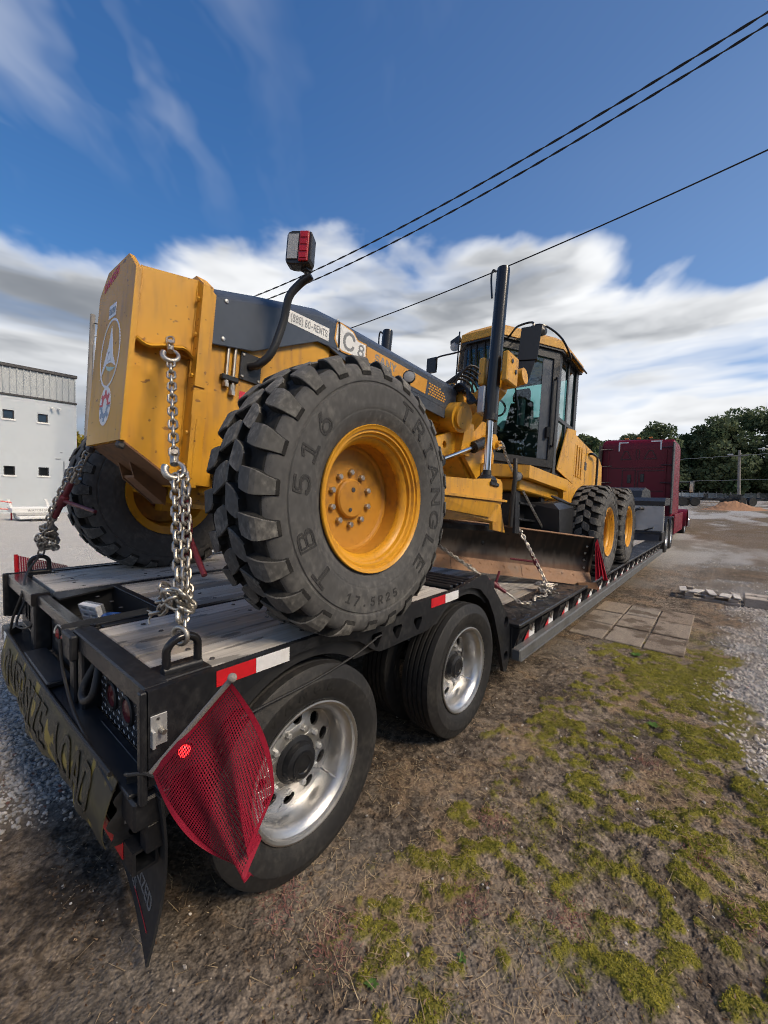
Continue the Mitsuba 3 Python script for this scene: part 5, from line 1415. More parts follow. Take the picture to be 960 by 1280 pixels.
# grease fittings on the nose
for y, z in ((-.25, .64), (-.205, .60)):
    part(fr, 'hydraulic_port', cat(rod((.265, y, .90), (.265, y, z + .05), .010, 8), rod((.265, y, z + .05), (.265, y, z), .017, 10), rod((.265, y, z - .012), (.265, y, z + .012), .021, 6)), 'bright_steel', 35)
part(fr, 'port_clamp', box((.2505, -.285, .665), (.285, -.175, .700), .006), 'black_steel')
part(fr, 'sticker', prism(sg.Polygon([(-.15, .585), (-.15, .635), (.01, .645), (.01, .595)]), 'x', .2512, .2525), 'decal_white')
part(fr, 'sticker', prism(sg.Polygon([(-.15, .585), (-.15, .635), (-.11, .638), (-.11, .588)]), 'x', .2526, .2535), 'decal_red')
# front axle
part(gr, 'front_axle', cat(hull([(x, y, z) for x in (-.55, .55) for y in (-.13, .13) for z in (-.12, .14)]), hull([(.55, y, z) for y in (-.12, .12) for z in (-.11, .13)] + [(.92, y, z) for y in (-.08, .08) for z in (-.08, .08)]), hull([(-.55, y, z) for y in (-.12, .12) for z in (-.11, .13)] + [(-.92, y, z) for y in (-.08, .08) for z in (-.08, .08)])), 'yellow_paint')
part(gr, 'axle_pivot', cat(rod((0, -.36, .04), (0, .36, .04), .13, 20), rod((0, -.42, .04), (0, -.36, .04), .09, 20)), 'yellow_paint', 35)
for s in (1, -1):
    kn = part(gr, 'steering_knuckle', cat(hull([(s * x, y, z) for x in (.86, 1.0) for y in (-.10, .10) for z in (-.16, .17)]), rod((s * .98, 0, 0), (s * 1.10, 0, 0), .09, 16)), 'yellow_paint')
    part(kn, 'tie_arm', box((s * .70, -.30, -.03), (s * .98, -.22, .03), .01), 'yellow_paint')
part(gr, 'tie_rod', rod((-.85, -.26, 0), (.85, -.26, 0), .028, 12), 'yellow_paint', 35)
st = part(gr, 'steering_cylinder', rod((.12, -.24, .10), (.55, -.26, .08), .042, 14), 'black_steel', 35)
part(st, 'piston_rod', rod((.55, -.26, .08), (.84, -.27, .05), .02, 10), 'chrome', 35)
part(gr, 'lean_cylinder', rod((-.65, .1, .30), (.2, .1, .20), .045, 14), 'yellow_paint', 35)

# ---- turn signal on its bent arm
sl_ = part_key(gr, 'signal_lamp')
XF_keep = XF[0]
lampM = GX_ @ basis((.560, -.020, 1.500), (1.05, .679, 0), (.0, .0, 1.22), (.679, -1.05, 0))
XF[0] = lampM
rb_ = lambda w, h, z, r: [(x * w + cx_ * r, y * h + cy_ * r, z) for x in (-1, 1) for y in (-1, 1) for cx_, cy_ in ((0, -y), (-x, 0), (-.3 * x, -.3 * y))]
part(sl_, 'housing', hull(rb_(.064, .084, 0, .022) + rb_(.060, .080, .006, .022) + rb_(.064, .084, -.05, .024) + rb_(.050, .066, -.085, .02)), 'black_plastic', 20)
part(sl_, 'clear_lens', box((-.054, -.062, .0065), (-.002, .062, .013), .004), 'clear_lens')
part(sl_, 'red_lens', box((.004, -.074, .0065), (.050, .074, .018), .006), 'red_lens')
for i in range(4): part(sl_, 'lens_rib', box((.010, -.062 + i * .034, .0185), (.044, -.044 + i * .034, .0215), .001), 'red_lens')
XF[0] = XF_keep
part(gr, 'signal_arm', tube(curve([(.27, -.10, .80), (.33, -.075, .815), (.385, -.03, .90), (.42, .010, 1.10), (.455, .010, 1.24), (.50, .045, 1.325), (.575, .075, 1.375)], 34), .0245, 14), 'black_plastic', 35)
part(gr, 'signal_stem', cat(rod((.56, .06, 1.37), (.56, .03, 1.42), .018, 8), box((.535, .02, 1.385), (.585, .075, 1.405), .004)), 'black_plastic')
k = part(gr, 'signal_plate', box((.2512, -.165, .705), (.266, -.02, .880), .004), 'black_plastic')
for y in (-.15, -.035):
    for z in (.725, .86): part(k, 'bolt', wheel_nut((.266, y, z), (1, 0, 0), .009, .008), 'bright_steel')
# round work light on the boom
k = part(gr, 'work_light', lathe([(0, -.05), (.035, -.045), (.055, -.01), (.058, .02), (.050, .024)], 24, (.37, 1.40, 1.205), (.55, -.83, 0)), 'black_plastic', 35)
part(k, 'lens', lathe([(.050, .020), (.03, .026), (0, .028)], 24, (.37, 1.40, 1.205), (.55, -.83, 0)), 'clear_lens', 35)
part(k, 'bracket', cat(rod((.37, 1.41, 1.15), (.29, 1.44, 1.10), .012, 8), box((.285, 1.38, 1.06), (.30, 1.50, 1.14), .004)), 'black_plastic')

# ---- yoke that carries the blade lift cylinders
yk = part_key(gr, 'lift_yoke')
part(yk, 'collar', prism(sg.Polygon([(-.36, .70), (.36, .70), (.40, 1.0), (.34, 1.36), (.20, 1.50), (-.20, 1.50), (-.34, 1.36), (-.40, 1.0)]).difference(sg.Polygon([(-.21, .95), (.21, .95), (.21, 1.2), (-.21, 1.2)])), 'y', 2.42, 2.62), 'yellow_paint')
for s in (1, -1):
    part(yk, 'arm', hull([(s * x, y, z) for x, y, z in ((.32, 2.46, .98), (.32, 2.72, .98), (.32, 2.46, 1.28), (.32, 2.72, 1.28), (.70, 2.50, 1.40), (.70, 2.72, 1.40), (.74, 2.50, 1.58), (.74, 2.72, 1.58))]), 'yellow_paint')
    part(yk, 'arm_boss', rod((s * .70, 2.64, 1.50), (s * .93, 2.64, 1.53), .085, 18), 'yellow_paint', 35)
    ck = part(yk, 'trunnion_block', box((s * .85, 2.24, 1.36), (s * .915, 2.50, 1.66), .012), 'yellow_paint')
    part(yk, 'trunnion_block', box((s * .60, 2.24, 1.36), (s * .665, 2.40, 1.64), .012), 'yellow_paint')
    part(ck, 'bolt', cat(rod((s * .905, 2.33, 1.58), (s * .925, 2.33, 1.58), .022, 10), rod((s * .905, 2.43, 1.50), (s * .925, 2.43, 1.50), .022, 10)), 'dark_trim')
    lc = part_key(gr, 'lift_cylinder', 'near blade lift cylinder standing tall beside the cab' if s > 0 else 'far blade lift cylinder whose top shows above the boom')
    zt = 2.565 if s > 0 else 2.28
    part(lc, 'barrel', tube([(s * .75, 2.33, zt), (s * .75, 2.33, zt - .03), (s * .75, 2.28, 1.05)], [.062, .066, .066], 24), 'black_gloss', 35)
    part(lc, 'gland', rod((s * .75, 2.28, 1.05), (s * .75, 2.277, .985), .070, 24), 'black_steel', 35)
    part(lc, 'piston_rod', rod((s * .75, 2.277, .99), (s * .75, 2.30, .42), .036, 20), 'chrome', 35)
    bt = part(lc, 'ball_socket', cat(lathe([(0, -.07), (.06, -.065), (.10, -.03), (.105, .02), (.08, .055), (.045, .075), (.04, .12)], 24, (s * .75, 2.30, .37), (0, 0, 1)), box((s * .75 - .10, 2.21, .33), (s * .75 + .10, 2.39, .37), .01)), 'black_steel', 35)
    part(lc, 'feed_pipe', tube(curve([(s * .75 - .07, 2.31, zt - .02), (s * .75 - .10, 2.30, zt - .0), (s * .75 - .115, 2.30, zt - .08), (s * .75 - .085, 2.29, zt - .30)], 14), .010, 8), 'black_gloss', 35)
    part(lc, 'valve_block', box((s * .62, 2.22, 1.06), (s * .70, 2.36, 1.34), .012), 'galvanised')
part(yk, 'swing_drum', cat(rod((.12, 2.36, 1.10), (.42, 2.30, 1.06), .16, 28), rod((.42, 2.30, 1.06), (.45, 2.295, 1.055), .12, 28)), 'yellow_paint', 35)
hz_ = []
for i in range(9):
    a = i * .7
    hz_.append(tube(curve([(.20 + .02 * i, 2.38, 1.38), (.36 + .02 * i, 2.30 + .02 * math.sin(a), 1.43 - .015 * i), (.52, 2.26 + .03 * math.cos(a), 1.28 - .02 * i), (.64, 2.28, 1.10 + .025 * i)], 16), .0125, 7))
for i in range(6): part(gr, 'hydraulic_hose', hz_[i], 'hose_rubber', 35)
for i in range(5):
    part(gr, 'hydraulic_hose', tube(curve([(.05 * i - .1, 2.55, 1.50), (.1 + .05 * i, 2.6, 1.62 + .03 * i), (.16 + .06 * i, 2.9, 1.62), (.1 + .06 * i, 3.3, 1.30)], 16), .0135, 7), 'hose_rubber', 35)
part(gr, 'hose_cluster', cat([box((.14 + .05 * i, 2.38, 1.36 + .02 * (i % 2)), (.18 + .05 * i, 2.50, 1.46 + .02 * (i % 2)), .008) for i in range(5)]), 'black_steel')

# ---- rear of the front frame, running down to the articulation
rfp = sg.Polygon([(2.62, 1.02), (2.62, 1.46), (2.95, 1.46), (3.15, 1.30), (3.28, 1.0), (3.40, .85), (3.36, .50), (3.12, .42), (2.95, .50), (2.62, .72), (2.02, .58), (2.02, .80), (2.30, .92)])
for x0, x1 in ((.24, .29), (-.29, -.24)): part(fr, 'cheek_plate', prism(rfp.difference(sg.Point(2.20, .76).buffer(.04)), 'x', x0, x1), 'yellow_paint')
part(fr, 'cheek_fill', prism(rfp.buffer(-.04), 'x', -.239, .239), 'yellow_paint')
part(fr, 'gusset', cat(box((.2905, 2.66, .98), (.34, 2.70, 1.44), .006), box((.2905, 2.62, .88), (.36, 3.2, .92), .006)), 'yellow_paint')
part(fr, 'lower_cheek', prism([(2.62, .70), (3.38, .84), (3.40, .40), (3.10, .30)], 'x', -.22, .22), 'yellow_paint')
sh = part_key(gr, 'side_shift_cylinder')
part(sh, 'barrel', rod((.42, 2.84, .90), (.40, 2.62, .80), .065, 18), 'black_steel', 35)
part(sh, 'piston_rod', rod((.40, 2.66, .82), (.40, 1.95, .545), .024, 12), 'chrome', 35)
part(sh, 'eye', rod((.36, 2.95, .93), (.50, 2.95, .93), .085, 20), 'yellow_paint', 35)
part(sh, 'eye', rod((.36, 1.92, .535), (.46, 1.92, .535), .055, 16), 'black_steel', 35)
part(gr, 'articulation_boss', rod((.40, 3.02, .90), (.54, 3.02, .90), .050, 18), 'yellow_paint', 35)
part(gr, 'articulation_joint', cat(rod((0, 3.5, -.25), (0, 3.5, .75), .16, 24), box((-.28, 3.3, -.30), (.28, 3.75, -.18), .02), box((-.28, 3.3, .52), (.28, 3.75, .64), .02)), 'black_steel')
for s in (.34, .62):
    k = part(gr, 'work_light', lathe([(0, -.04), (.04, -.035), (.055, 0), (.055, .02), (.050, .024)], 20, (s + .12, 2.82 + (s - .3) * .9, .50 + .06 * s), (.4, -.9, -.1)), 'black_plastic', 35)
    part(k, 'lens', lathe([(.049, .02), (.03, .025), (0, .026)], 20, (s + .12, 2.82 + (s - .3) * .9, .50 + .06 * s), (.4, -.9, -.1)), 'clear_lens', 35)

# ---- drawbar, circle and blade
db = part_key(gr, 'drawbar')
for s in (1, -1):
    ear = sg.Polygon([(1.25, .16), (2.44, .40), (2.50, .42), (2.52, .14), (2.35, .06), (1.25, -.02)]).buffer(.03).buffer(-.03)
    part(db, 'ear_plate', prism(sg.Polygon([(1.15, .285), (1.85, .345), (2.36, .415), (2.45, .415), (2.50, .385), (2.515, .33), (2.53, .17), (1.15, .14)]), 'x', *sorted((s * .80, s * .83))), 'yellow_paint')
    part(db, 'side_beam', hull([(s * x, y, z) for x, y, z in ((.10, .55, .12), (.10, .55, -.06), (.25, .55, .12), (.25, .55, -.06), (.60, 2.5, .16), (.60, 2.5, -.02), (.799, 2.5, .16), (.799, 2.5, -.02), (.799, 1.3, .13), (.799, 1.3, .05))]), 'yellow_paint')
    part(db, 'shelf', hull([(s * x, y, z) for x in (.62, .87) for y, z in ((1.30, .150), (2.56, .195), (1.30, .172), (2.56, .217))]), 'yellow_paint')
    part(db, 'skirt', slab([(s * .84, 1.30, .135), (s * .84, 2.40, .175), (s * .81, 2.30, .02), (s * .81, 1.25, .045)], (s * .012, 0, 0)), 'yellow_paint')
    part(db, 'gusset', prism([(2.56, .20), (2.78, .20), (2.95, -.12), (2.64, -.10)], 'x', *sorted((s * .66, s * .70))), 'yellow_paint')
part(db, 'cross_plate', box((-.79, 1.95, .16), (.79, 2.45, .24), .015), 'yellow_paint')
part(db, 'tongue', hull([(x, y, z) for x in (-.12, .12) for y, z in ((.40, .0), (.40, .14), (.9, .12), (.9, -.05))]), 'yellow_paint')
part(gr, 'circle', lathe([(.44, -.10), (.44, -.02), (.54, -.02), (.56, -.04), (.56, -.10), (.44, -.10)], 64, (0, 2.85, -.02), (0, 0, 1)), 'black_steel', 35)
XF[0] = None
bR, bd_, bn = np.array([.092, 4.502]), np.array([-.731, -.682]), np.array([.682, -.731])
BL = 3.62
def bpt(t, h, f): return np.array([*(bR + bd_ * t + bn * f), .585 + .113 * t + h])
def bprof(h): return -.115 * math.sin(math.pi * min(1, max(0, h / .60)) * .92 + .05) + .085 * (h / .60)
hs = np.linspace(.135, .60, 13)
bl_ = part_key(gr, 'blade', 'rusty steel moldboard blade lying across the well deck')
mb = np.array([[bpt(t, h, bprof(h)) for h in hs] for t in np.linspace(0.03, BL, 26)])
part(bl_, 'moldboard', thick(mb, .022), 'blade_steel', 40)
part(bl_, 'top_edge', tube([bpt(t, .603, bprof(.60) - .012) for t in (0.03, BL)], .013, 8), 'cutting_edge', 35)
for i in range(4):
    t0, t1 = .02 + i * .905, .02 + (i + 1) * .905 - .005
    e = part(bl_, 'cutting_edge', hull([bpt(t, h, f) for t in (t0, t1) for h, f in ((-.01, .062), (-.005, .045), (.145, -.035), (.150, -.012), (.14, -.010))]), 'cutting_edge')
    for q in range(6):
        c_ = bpt(t0 + .07 + q * .15, .105, .008)
        part(e, 'bolt', lathe([(.016, 0), (.014, .005), (0, .007)], 12, c_, (*bn * .9, .35)), 'cutting_edge', 35)
part(bl_, 'end_bit', hull([bpt(t, h, bprof(h) + o) for t in (.0, .03) for h in (.14, .3, .45, .605) for o in (-.03, .012)]), 'blade_steel')
for h in (.20, .30, .39, .48): part(bl_, 'end_bolt', lathe([(.016, 0), (.013, .006), (0, .008)], 12, bpt(.075, h, bprof(h) + .012), (*bn, .0)), 'bright_steel', 35)
part(bl_, 'corner_plate', hull([bpt(t, h, f) for t, h in ((-.06, -.04), (.20, -.03), (.22, .02), (-.02, .05)) for f in (.060, .085)]), 'cutting_edge')
for t in (1.3, 2.5):
    part(bl_, 'slide_rail', hull([bpt(q, h, f) for q in (t - .25, t + .25) for h in (.25, .36) for f in (-.13, -.26)]), 'yellow_paint')
part(bl_, 'side_shift_rod', tube([bpt(.3, .42, -.17), bpt(3.2, .42, -.17)], .045, 12), 'black_steel', 35)
for t in (1.2, 2.4):
    part(gr, 'circle_arm', hull([bpt(t + q, h, f) for q in (-.06, .06) for h, f in ((.2, -.16), (.5, -.18), (.95, -.40), (.95, -.20))]), 'yellow_paint')
XF[0] = GX_

# ---- cab: narrow front pane, slanted door, side panes
cb = part_key(gr, 'cab')
zs, ze = .84, 2.42
plan = [(.24, 3.40), (.75, 4.20), (.75, 5.10), (-.75, 5.10), (-.75, 4.20), (-.24, 3.40)]
pg = sg.Polygon(plan)
part(cb, 'floor', prism(pg, 'z', zs - .10, zs - .01), 'black_steel')
part(cb, 'sill', prism(pg.difference(pg.buffer(-.07)), 'z', zs - .008, zs + .07), 'black_plastic')
part(cb, 'top_rail', prism(pg.difference(pg.buffer(-.08)), 'z', ze - .10, ze - .003), 'black_plastic')
for i, (x, y) in enumerate(plan):
    r = .030 if y == 3.40 else .075
    part(cb, 'pillar', prism(sg.Point(x * (1 - r / 1.2), y + (r * .5 if y < 5 else -r * .5)).buffer(r, 3), 'z', zs + .06, ze - .09), 'black_plastic', 40)
def pane(p, q, z0, z1, ins=.03):
    p, q = np.array(p), np.array(q); u = (q - p) / np.linalg.norm(q - p)
    p, q = p + u * ins, q - u * ins
    return trimesh.Trimesh([(*p, z0), (*q, z0), (*q, z1), (*p, z1)], [[0, 1, 2], [0, 2, 3]], process=False)


for i, nm in enumerate(('door_pane', 'side_pane', 'rear_pane', 'side_pane', 'door_pane', 'front_pane')):
    part(cb, nm, pane(plan[i], plan[(i + 1) % 6], zs + .05, ze - .09), 'cab_glass')
u_ = np.array([.51, .80]) / np.hypot(.51, .80); nd = np.array([u_[1], -u_[0]])
d0 = np.array(plan[0]) + nd * .004
def doorbar(a0, a1, z0, z1, t=.025):
    p, q = d0 + u_ * a0, d0 + u_ * a1
    return hull([(*(v + nd * o), z) for v in (p, q) for o in (0, t) for z in (z0, z1)])
dk = part(cb, 'door_frame', cat(doorbar(.0, .945, .80, .90), doorbar(.0, .945, 2.28, 2.40), doorbar(0, .05, .90, 2.28), doorbar(.86, .945, .90, 2.28)), 'black_plastic')
part(dk, 'handle', cat(doorbar(.80, .84, 1.20, 1.34, .05)), 'black_gloss')
part(dk, 'grab_bar', cat(*[tube(curve([(*(d0 + u_ * a + nd * .02), 1.1), (*(d0 + u_ * a + nd * .07), 1.15), (*(d0 + u_ * a + nd * .07), 1.95), (*(d0 + u_ * a + nd * .02), 2.0)], 12), .012, 8) for a in (.90,)]), 'black_gloss', 35)
part(dk, 'grey_panel', doorbar(.70, .86, .91, 2.27, .003), 'slate_paint')
part(cb, 'side_frame', cat(box((.752, 4.20, .60), (.775, 4.30, 2.40), .006), box((.752, 4.62, .85), (.772, 4.68, 2.40), .006), box((.752, 5.0, .85), (.775, 5.12, 2.40), .006), box((.752, 4.2, 1.48), (.77, 5.1, 1.54), .006)), 'black_plastic')
for s in (1, -1): part(cb, 'quarter_panel', prism([(4.33, .80), (5.12, .70), (5.12, 1.52), (4.70, 1.46), (4.55, 1.2)], 'x', *sorted((s * .7755, s * .79))), 'yellow_paint')
part(cb, 'rear_wall', box((-.70, 5.085, .75), (.70, 5.12, 1.25), .01), 'black_plastic')
# roof with sloping eaves
rp = pg.buffer(.07, join_style=2)
rc = np.array(rp.exterior.coords)[:-1]; ri = np.array(pg.buffer(-.06, join_style=2).exterior.coords)[:-1]
part(cb, 'roof', hull([(x, y, ze) for x, y in rc] + [(x, y, ze + .10) for x, y in rc] + [(x, y, ze + .20) for x, y in ri]), 'yellow_paint')
part(cb, 'roof_trim', prism(rp.buffer(-.012).difference(pg.buffer(-.04)), 'z', ze - .030, ze - .002), 'black_plastic')
ev = part(cb, 'eave_step', slab([(.815, 4.30, ze + .02), (.815, 5.14, ze + .02), (.87, 5.14, ze - .02), (.87, 4.36, ze - .02)], (0, 0, .014)), 'yellow_paint')
for a, b in ((4.40, 4.62), (4.65, 4.87), (4.90, 5.10)): part(ev, 'slot', slab([(.828, a, ze + .0255), (.828, b, ze + .0255), (.860, b, ze + .0025), (.860, a, ze + .0025)], (0.001, 0, .002)), 'dark_trim')
part(ev, 'rim', rod((.87, 4.34, ze - .015), (.87, 5.16, ze - .015), .012, 8), 'black_plastic', 35)
part(cb, 'antenna_lamp', cat(lathe([(0, -.05), (.05, -.03), (.06, .03), (0, .05)], 18, (.78, 3.42, 2.36), (1, -.5, 0)), rod((.76, 3.45, 2.41), (.50, 3.62, 2.48), .014, 8)), 'black_plastic', 35)
part(cb, 'mirror_bar', tube(curve([(.55, 3.72, 2.44), (.62, 3.45, 2.45), (.80, 3.42, 2.43), (.90, 3.8, 2.40), (.92, 4.15, 2.28), (.84, 4.25, 2.30)], 24), .013, 8), 'black_gloss', 35)
# interior
mat('seat_black', (0.008, 0.008, 0.009), 0.8, spec=0.2)
seat = part_key(cb, 'seat')
part(cb, 'seat', cat(box((-.25, 4.30, 1.28), (.25, 4.78, 1.40), .05), hull([(x, y, z) for x, y, z in ((-.24, 4.72, 1.38), (.24, 4.72, 1.38), (-.24, 4.86, 1.38), (.24, 4.86, 1.38), (-.17, 4.84, 1.98), (.17, 4.84, 1.98), (-.17, 4.93, 1.98), (.17, 4.93, 1.98))]), hull([(x, y, z) for x, y, z in ((-.13, 4.82, 2.0), (.13, 4.82, 2.0), (-.15, 4.85, 2.10), (.15, 4.85, 2.10), (-.11, 4.86, 2.20), (.11, 4.86, 2.20), (-.12, 4.93, 2.0), (.12, 4.93, 2.0), (-.11, 4.94, 2.18), (.11, 4.94, 2.18))]), box((-.2, 4.35, .85), (.2, 4.75, 1.26), .04)), 'seat_black')
part(cb, 'armrest', cat(box((.27, 4.25, 1.40), (.38, 4.75, 1.60), .03), box((-.38, 4.25, 1.40), (-.27, 4.75, 1.60), .03)), 'black_plastic')
part(cb, 'steering_column', cat(box((-.10, 3.62, .84), (.10, 3.78, 1.45), .03), rod((0, 3.72, 1.45), (0, 3.86, 1.62), .03, 10)), 'black_plastic')
a = np.linspace(0, 2 * math.pi, 25)[:-1]
part(cb, 'steering_wheel', tube([(.17 * math.cos(q), 3.88 + .12 * math.sin(q), 1.64 + .10 * math.sin(q) * -1) for q in a], .015, 8, closed=True), 'black_plastic', 35)
part(cb, 'console', cat(box((.36, 4.15, .84), (.60, 4.95, 1.35), .04), box((-.60, 4.15, .84), (-.36, 4.95, 1.35), .04), box((.32, 3.95, 1.35), (.40, 4.05, 1.75), .02)), 'black_plastic')
part(cb, 'wiper', cat(rod((-.05, 3.385, 2.30), (.10, 3.385, 1.55), .010, 6), rod((.33, 3.52, 2.30), (.45, 3.70, 1.5), .010, 6)), 'black_gloss')
for x in (-.17, -.08, .04, .13): part(cb, 'cable', tube(curve([(x, 3.385, 2.38), (x + .02, 3.37, 2.1), (x - .01, 3.38, 1.7), (x + .03, 3.39, 1.2)], 12), .012, 6), 'hose_rubber', 35)
# near mirrors
mk = part(gr, 'wing_mirror', hull([(x - .11, y, z - .085) for x, y, z in ((.80, 2.98, 1.95), (1.00, 3.05, 1.95), (.82, 2.98, 2.32), (1.03, 3.05, 2.34), (.83, 3.05, 1.93), (.98, 3.10, 1.93), (.85, 3.05, 2.34), (1.01, 3.10, 2.35))]), 'black_plastic', 25, 'big black wing mirror beside the near lift cylinder')
part(mk, 'lower_mirror', hull([(x - .11, y, z - .07) for x, y, z in ((.74, 2.98, 1.70), (.92, 3.04, 1.70), (.78, 2.98, 1.92), (.98, 3.05, 1.92), (.76, 3.04, 1.70), (.90, 3.09, 1.70), (.80, 3.04, 1.91), (.96, 3.10, 1.91))]), 'black_plastic', 25)
part(mk, 'arm', tube(curve([(.30, 3.55, 2.44), (.46, 3.30, 2.38), (.62, 3.10, 2.33), (.80, 3.06, 2.31), (.82, 3.05, 2.21)], 20), .013, 8), 'black_gloss', 35)
part(mk, 'arm', tube(curve([(.40, 3.55, 2.40), (.55, 3.25, 2.24), (.74, 3.05, 2.17)], 10), .011, 8), 'black_gloss', 35)
# far mirror group, left of the cab
fm = part_key(gr, 'far_mirror_bracket', 'far side mirror bracket with its lamp, left of the cab')
part(fm, 'frame', cat(tube(curve([(-.36, 3.40, 2.62), (-.36, 3.40, 2.2), (-.36, 3.40, 1.95), (-.33, 3.40, 1.86), (-.25, 3.42, 1.80)], 14), .010, 6), rod((-.36, 3.40, 2.44), (-.24, 3.40, 2.44), .009, 6), rod((-.36, 3.40, 2.06), (-.24, 3.40, 2.06), .009, 6)), 'black_gloss', 35)
part(fm, 'arm', tube(curve([(-.24, 3.40, 2.34), (-.42, 3.40, 2.33), (-.66, 3.40, 2.33), (-.74, 3.40, 2.30)], 12), .012, 6), 'black_gloss', 35)
part(fm, 'mirror', hull([(x, y, z) for x in (-.88, -.72) for y in (3.40, 3.44) for z in (2.12, 2.34)]), 'black_plastic')
part(fm, 'visor', hull([(-.50, 3.40, 2.52), (-.36, 3.40, 2.58), (-.36, 3.50, 2.52), (-.50, 3.50, 2.48), (-.38, 3.4, 2.47), (-.5, 3.4, 2.47)]), 'black_plastic')
part(fm, 'lamp', lathe([(0, -.04), (.05, -.02), (.065, .02), (0, .03)], 18, (-.43, 3.42, 2.42), (.4, -.9, 0)), 'clear_lens', 35)

# ---- platform, ladder, tanks, tandem cases
part(gr, 'platform', cat(hull([(x, y, z) for x, y, z in ((.30, 3.05, .55), (.30, 3.05, .70), (.80, 3.30, .55), (.80, 3.30, .70), (.80, 4.85, .55), (.80, 4.85, .72), (.3, 4.85, .55), (.3, 4.85, .72))]), hull([(x, y, z) for x in (-.80, -.3) for y in (3.3, 4.85) for z in (.55, .72)])), 'yellow_paint')
part(gr, 'platform_step', box((.30, 3.30, .40), (.70, 4.75, .545), .015), 'yellow_paint')
part(gr, 'step_box', box((.30, 3.45, -.15), (.54, 4.70, .395), .015), 'black_steel')
part(gr, 'rear_frame', cat(box((-.45, 3.55, -.15), (-.25, 8.0, .40), .02), box((.25, 3.55, -.15), (.45, 8.0, .40), .02), hull([(x, y, z) for x in (-.42, .42) for y, z in ((3.5, -.1), (3.5, .5), (4.2, .6), (4.2, -.1))])), 'yellow_paint')
lad = part_key(gr, 'ladder')
for y, zt in ((3.36, .56), (4.24, .56)): part(lad, 'stringer', slab([(.62, y - .07, zt), (.62, y + .07, zt), (.65, y + .07, -.12), (.65, y - .07, -.12)], (.03, 0, 0)), 'black_steel')
for z in (.24, .04): part(lad, 'rung', box((.56, 3.40, z), (.68, 4.22, z + .03), .006), 'black_steel')
part(gr, 'cable_loom', tube(curve([(.80, 2.86, .70), (.82, 2.84, .5), (.80, 2.86, .2), (.79, 2.88, -.05)], 12), .024, 10), 'hose_rubber', 35)
part(gr, 'fuel_tank', hull([(x, y, z) for x, y, z in ((.50, 3.95, -.12), (1.0, 3.95, -.12), (1.02, 4.50, -.12), (.5, 4.50, -.12), (.50, 3.92, .30), (.98, 3.92, .22), (1.0, 4.50, .30), (.5, 4.5, .38), (.9, 3.95, .30), (.9, 4.5, .38))]), 'black_plastic')
for i in range(3): part(gr, 'hydraulic_hose', tube(curve([(.78, 4.2 + .1 * i, .42), (.90, 4.3 + .1 * i, .36), (1.0, 4.6, .34 - .03 * i), (1.0, 4.95, .42)], 14), .016, 7), 'hose_rubber', 35)
for s in (1, -1): part(gr, 'tandem_case', slab([(s * .70, 4.85, -.18), (s * .70, 4.85, .20), (s * .70, 6.95, .36), (s * .70, 6.95, -.05)], (s * .18, 0, 0)), 'yellow_paint')
part(gr, 'rear_axle', rod((-.7, 5.9, .08), (.7, 5.9, .08), .16, 20), 'black_steel', 35)
# ---- engine hood
hd_ = part_key(gr, 'hood')
hs_ = sg.Polygon([(5.15, .74), (5.15, 1.66), (7.50, 1.50), (7.80, 1.38), (7.86, .95), (7.86, .74)])
part(hd_, 'side_panel', prism(hs_, 'x', .52, .60), 'yellow_paint')
part(hd_, 'side_panel', prism(hs_, 'x', -.60, -.52), 'yellow_paint')
part(hd_, 'lower_panel', box((.50, 5.15, .36), (.615, 7.86, .735), .012), 'yellow_paint')
part(hd_, 'lower_panel', box((-.615, 5.15, .36), (-.50, 7.86, .735), .012), 'yellow_paint')
part(hd_, 'front_panel', slab([(.42, 5.13, .38), (.66, 5.13, .38), (.66, 5.13, 1.0), (.42, 5.13, 1.3)], (0, .02, 0)), 'yellow_paint')
part(hd_, 'roof_panel', hull([(s * x, y, z) for s in (1, -1) for x, y, z in ((.598, 5.16, 1.662), (.44, 5.16, 1.80), (.598, 7.50, 1.503), (.44, 7.45, 1.62), (.598, 7.80, 1.383), (.40, 7.78, 1.45))]), 'galvanised')
part(hd_, 'roof_ridge', hull([(s * x, y, z) for s in (1, -1) for x, y, z in ((.47, 5.4, 1.77), (.36, 5.4, 1.86), (.47, 6.9, 1.67), (.36, 6.9, 1.74))]), 'slate_paint')
part(hd_, 'rear_panel', box((-.52, 7.80, .40), (.52, 7.86, 1.36), .01), 'yellow_paint')
for i in range(5): part(hd_, 'louvre', box((.6005, 5.62 + i * .15, .92), (.616, 5.70 + i * .15, 1.46), .010), 'yellow_paint')
part(hd_, 'seam', box((.6003, 6.52, .75), (.6035, 6.535, 1.53), .001), 'dark_trim')
part(hd_, 'grab_rail', tube(curve([(.60, 6.70, 1.44), (.66, 6.72, 1.45), (.67, 7.02, 1.44), (.67, 7.10, 1.35), (.67, 7.10, .90), (.67, 7.0, .82), (.60, 6.85, .80)], 26), .022, 8), 'black_gloss', 35)
for y in (6.20, 6.46): part(hd_, 'vent', box((.6003, y, 1.12), (.606, y + .14, 1.26), .002), 'dark_trim')
for y, z, m, w, h in ((5.22, 1.05, 'decal_white', .12, .09), (5.20, .86, 'decal_red', .20, .10), (5.19, .72, 'decal_white', .16, .10)):
    part(hd_, 'sticker', box((.661, y - .07, z), (.6625, y + w - .07, z + h), .0005), m)
part(hd_, 'side_lamp', rod((.62, 5.30, .98), (.70, 5.28, .98), .035, 12), 'dark_trim', 35)
part(gr, 'exhaust', cat(rod((.1, 6.3, 1.7), (.1, 6.3, 2.15), .06, 16)), 'black_steel', 35)
part(gr, 'sill_plate', box((.66, 2.98, .80), (.70, 3.10, .96), .004), 'decal_white') if False else None
XF[0] = None
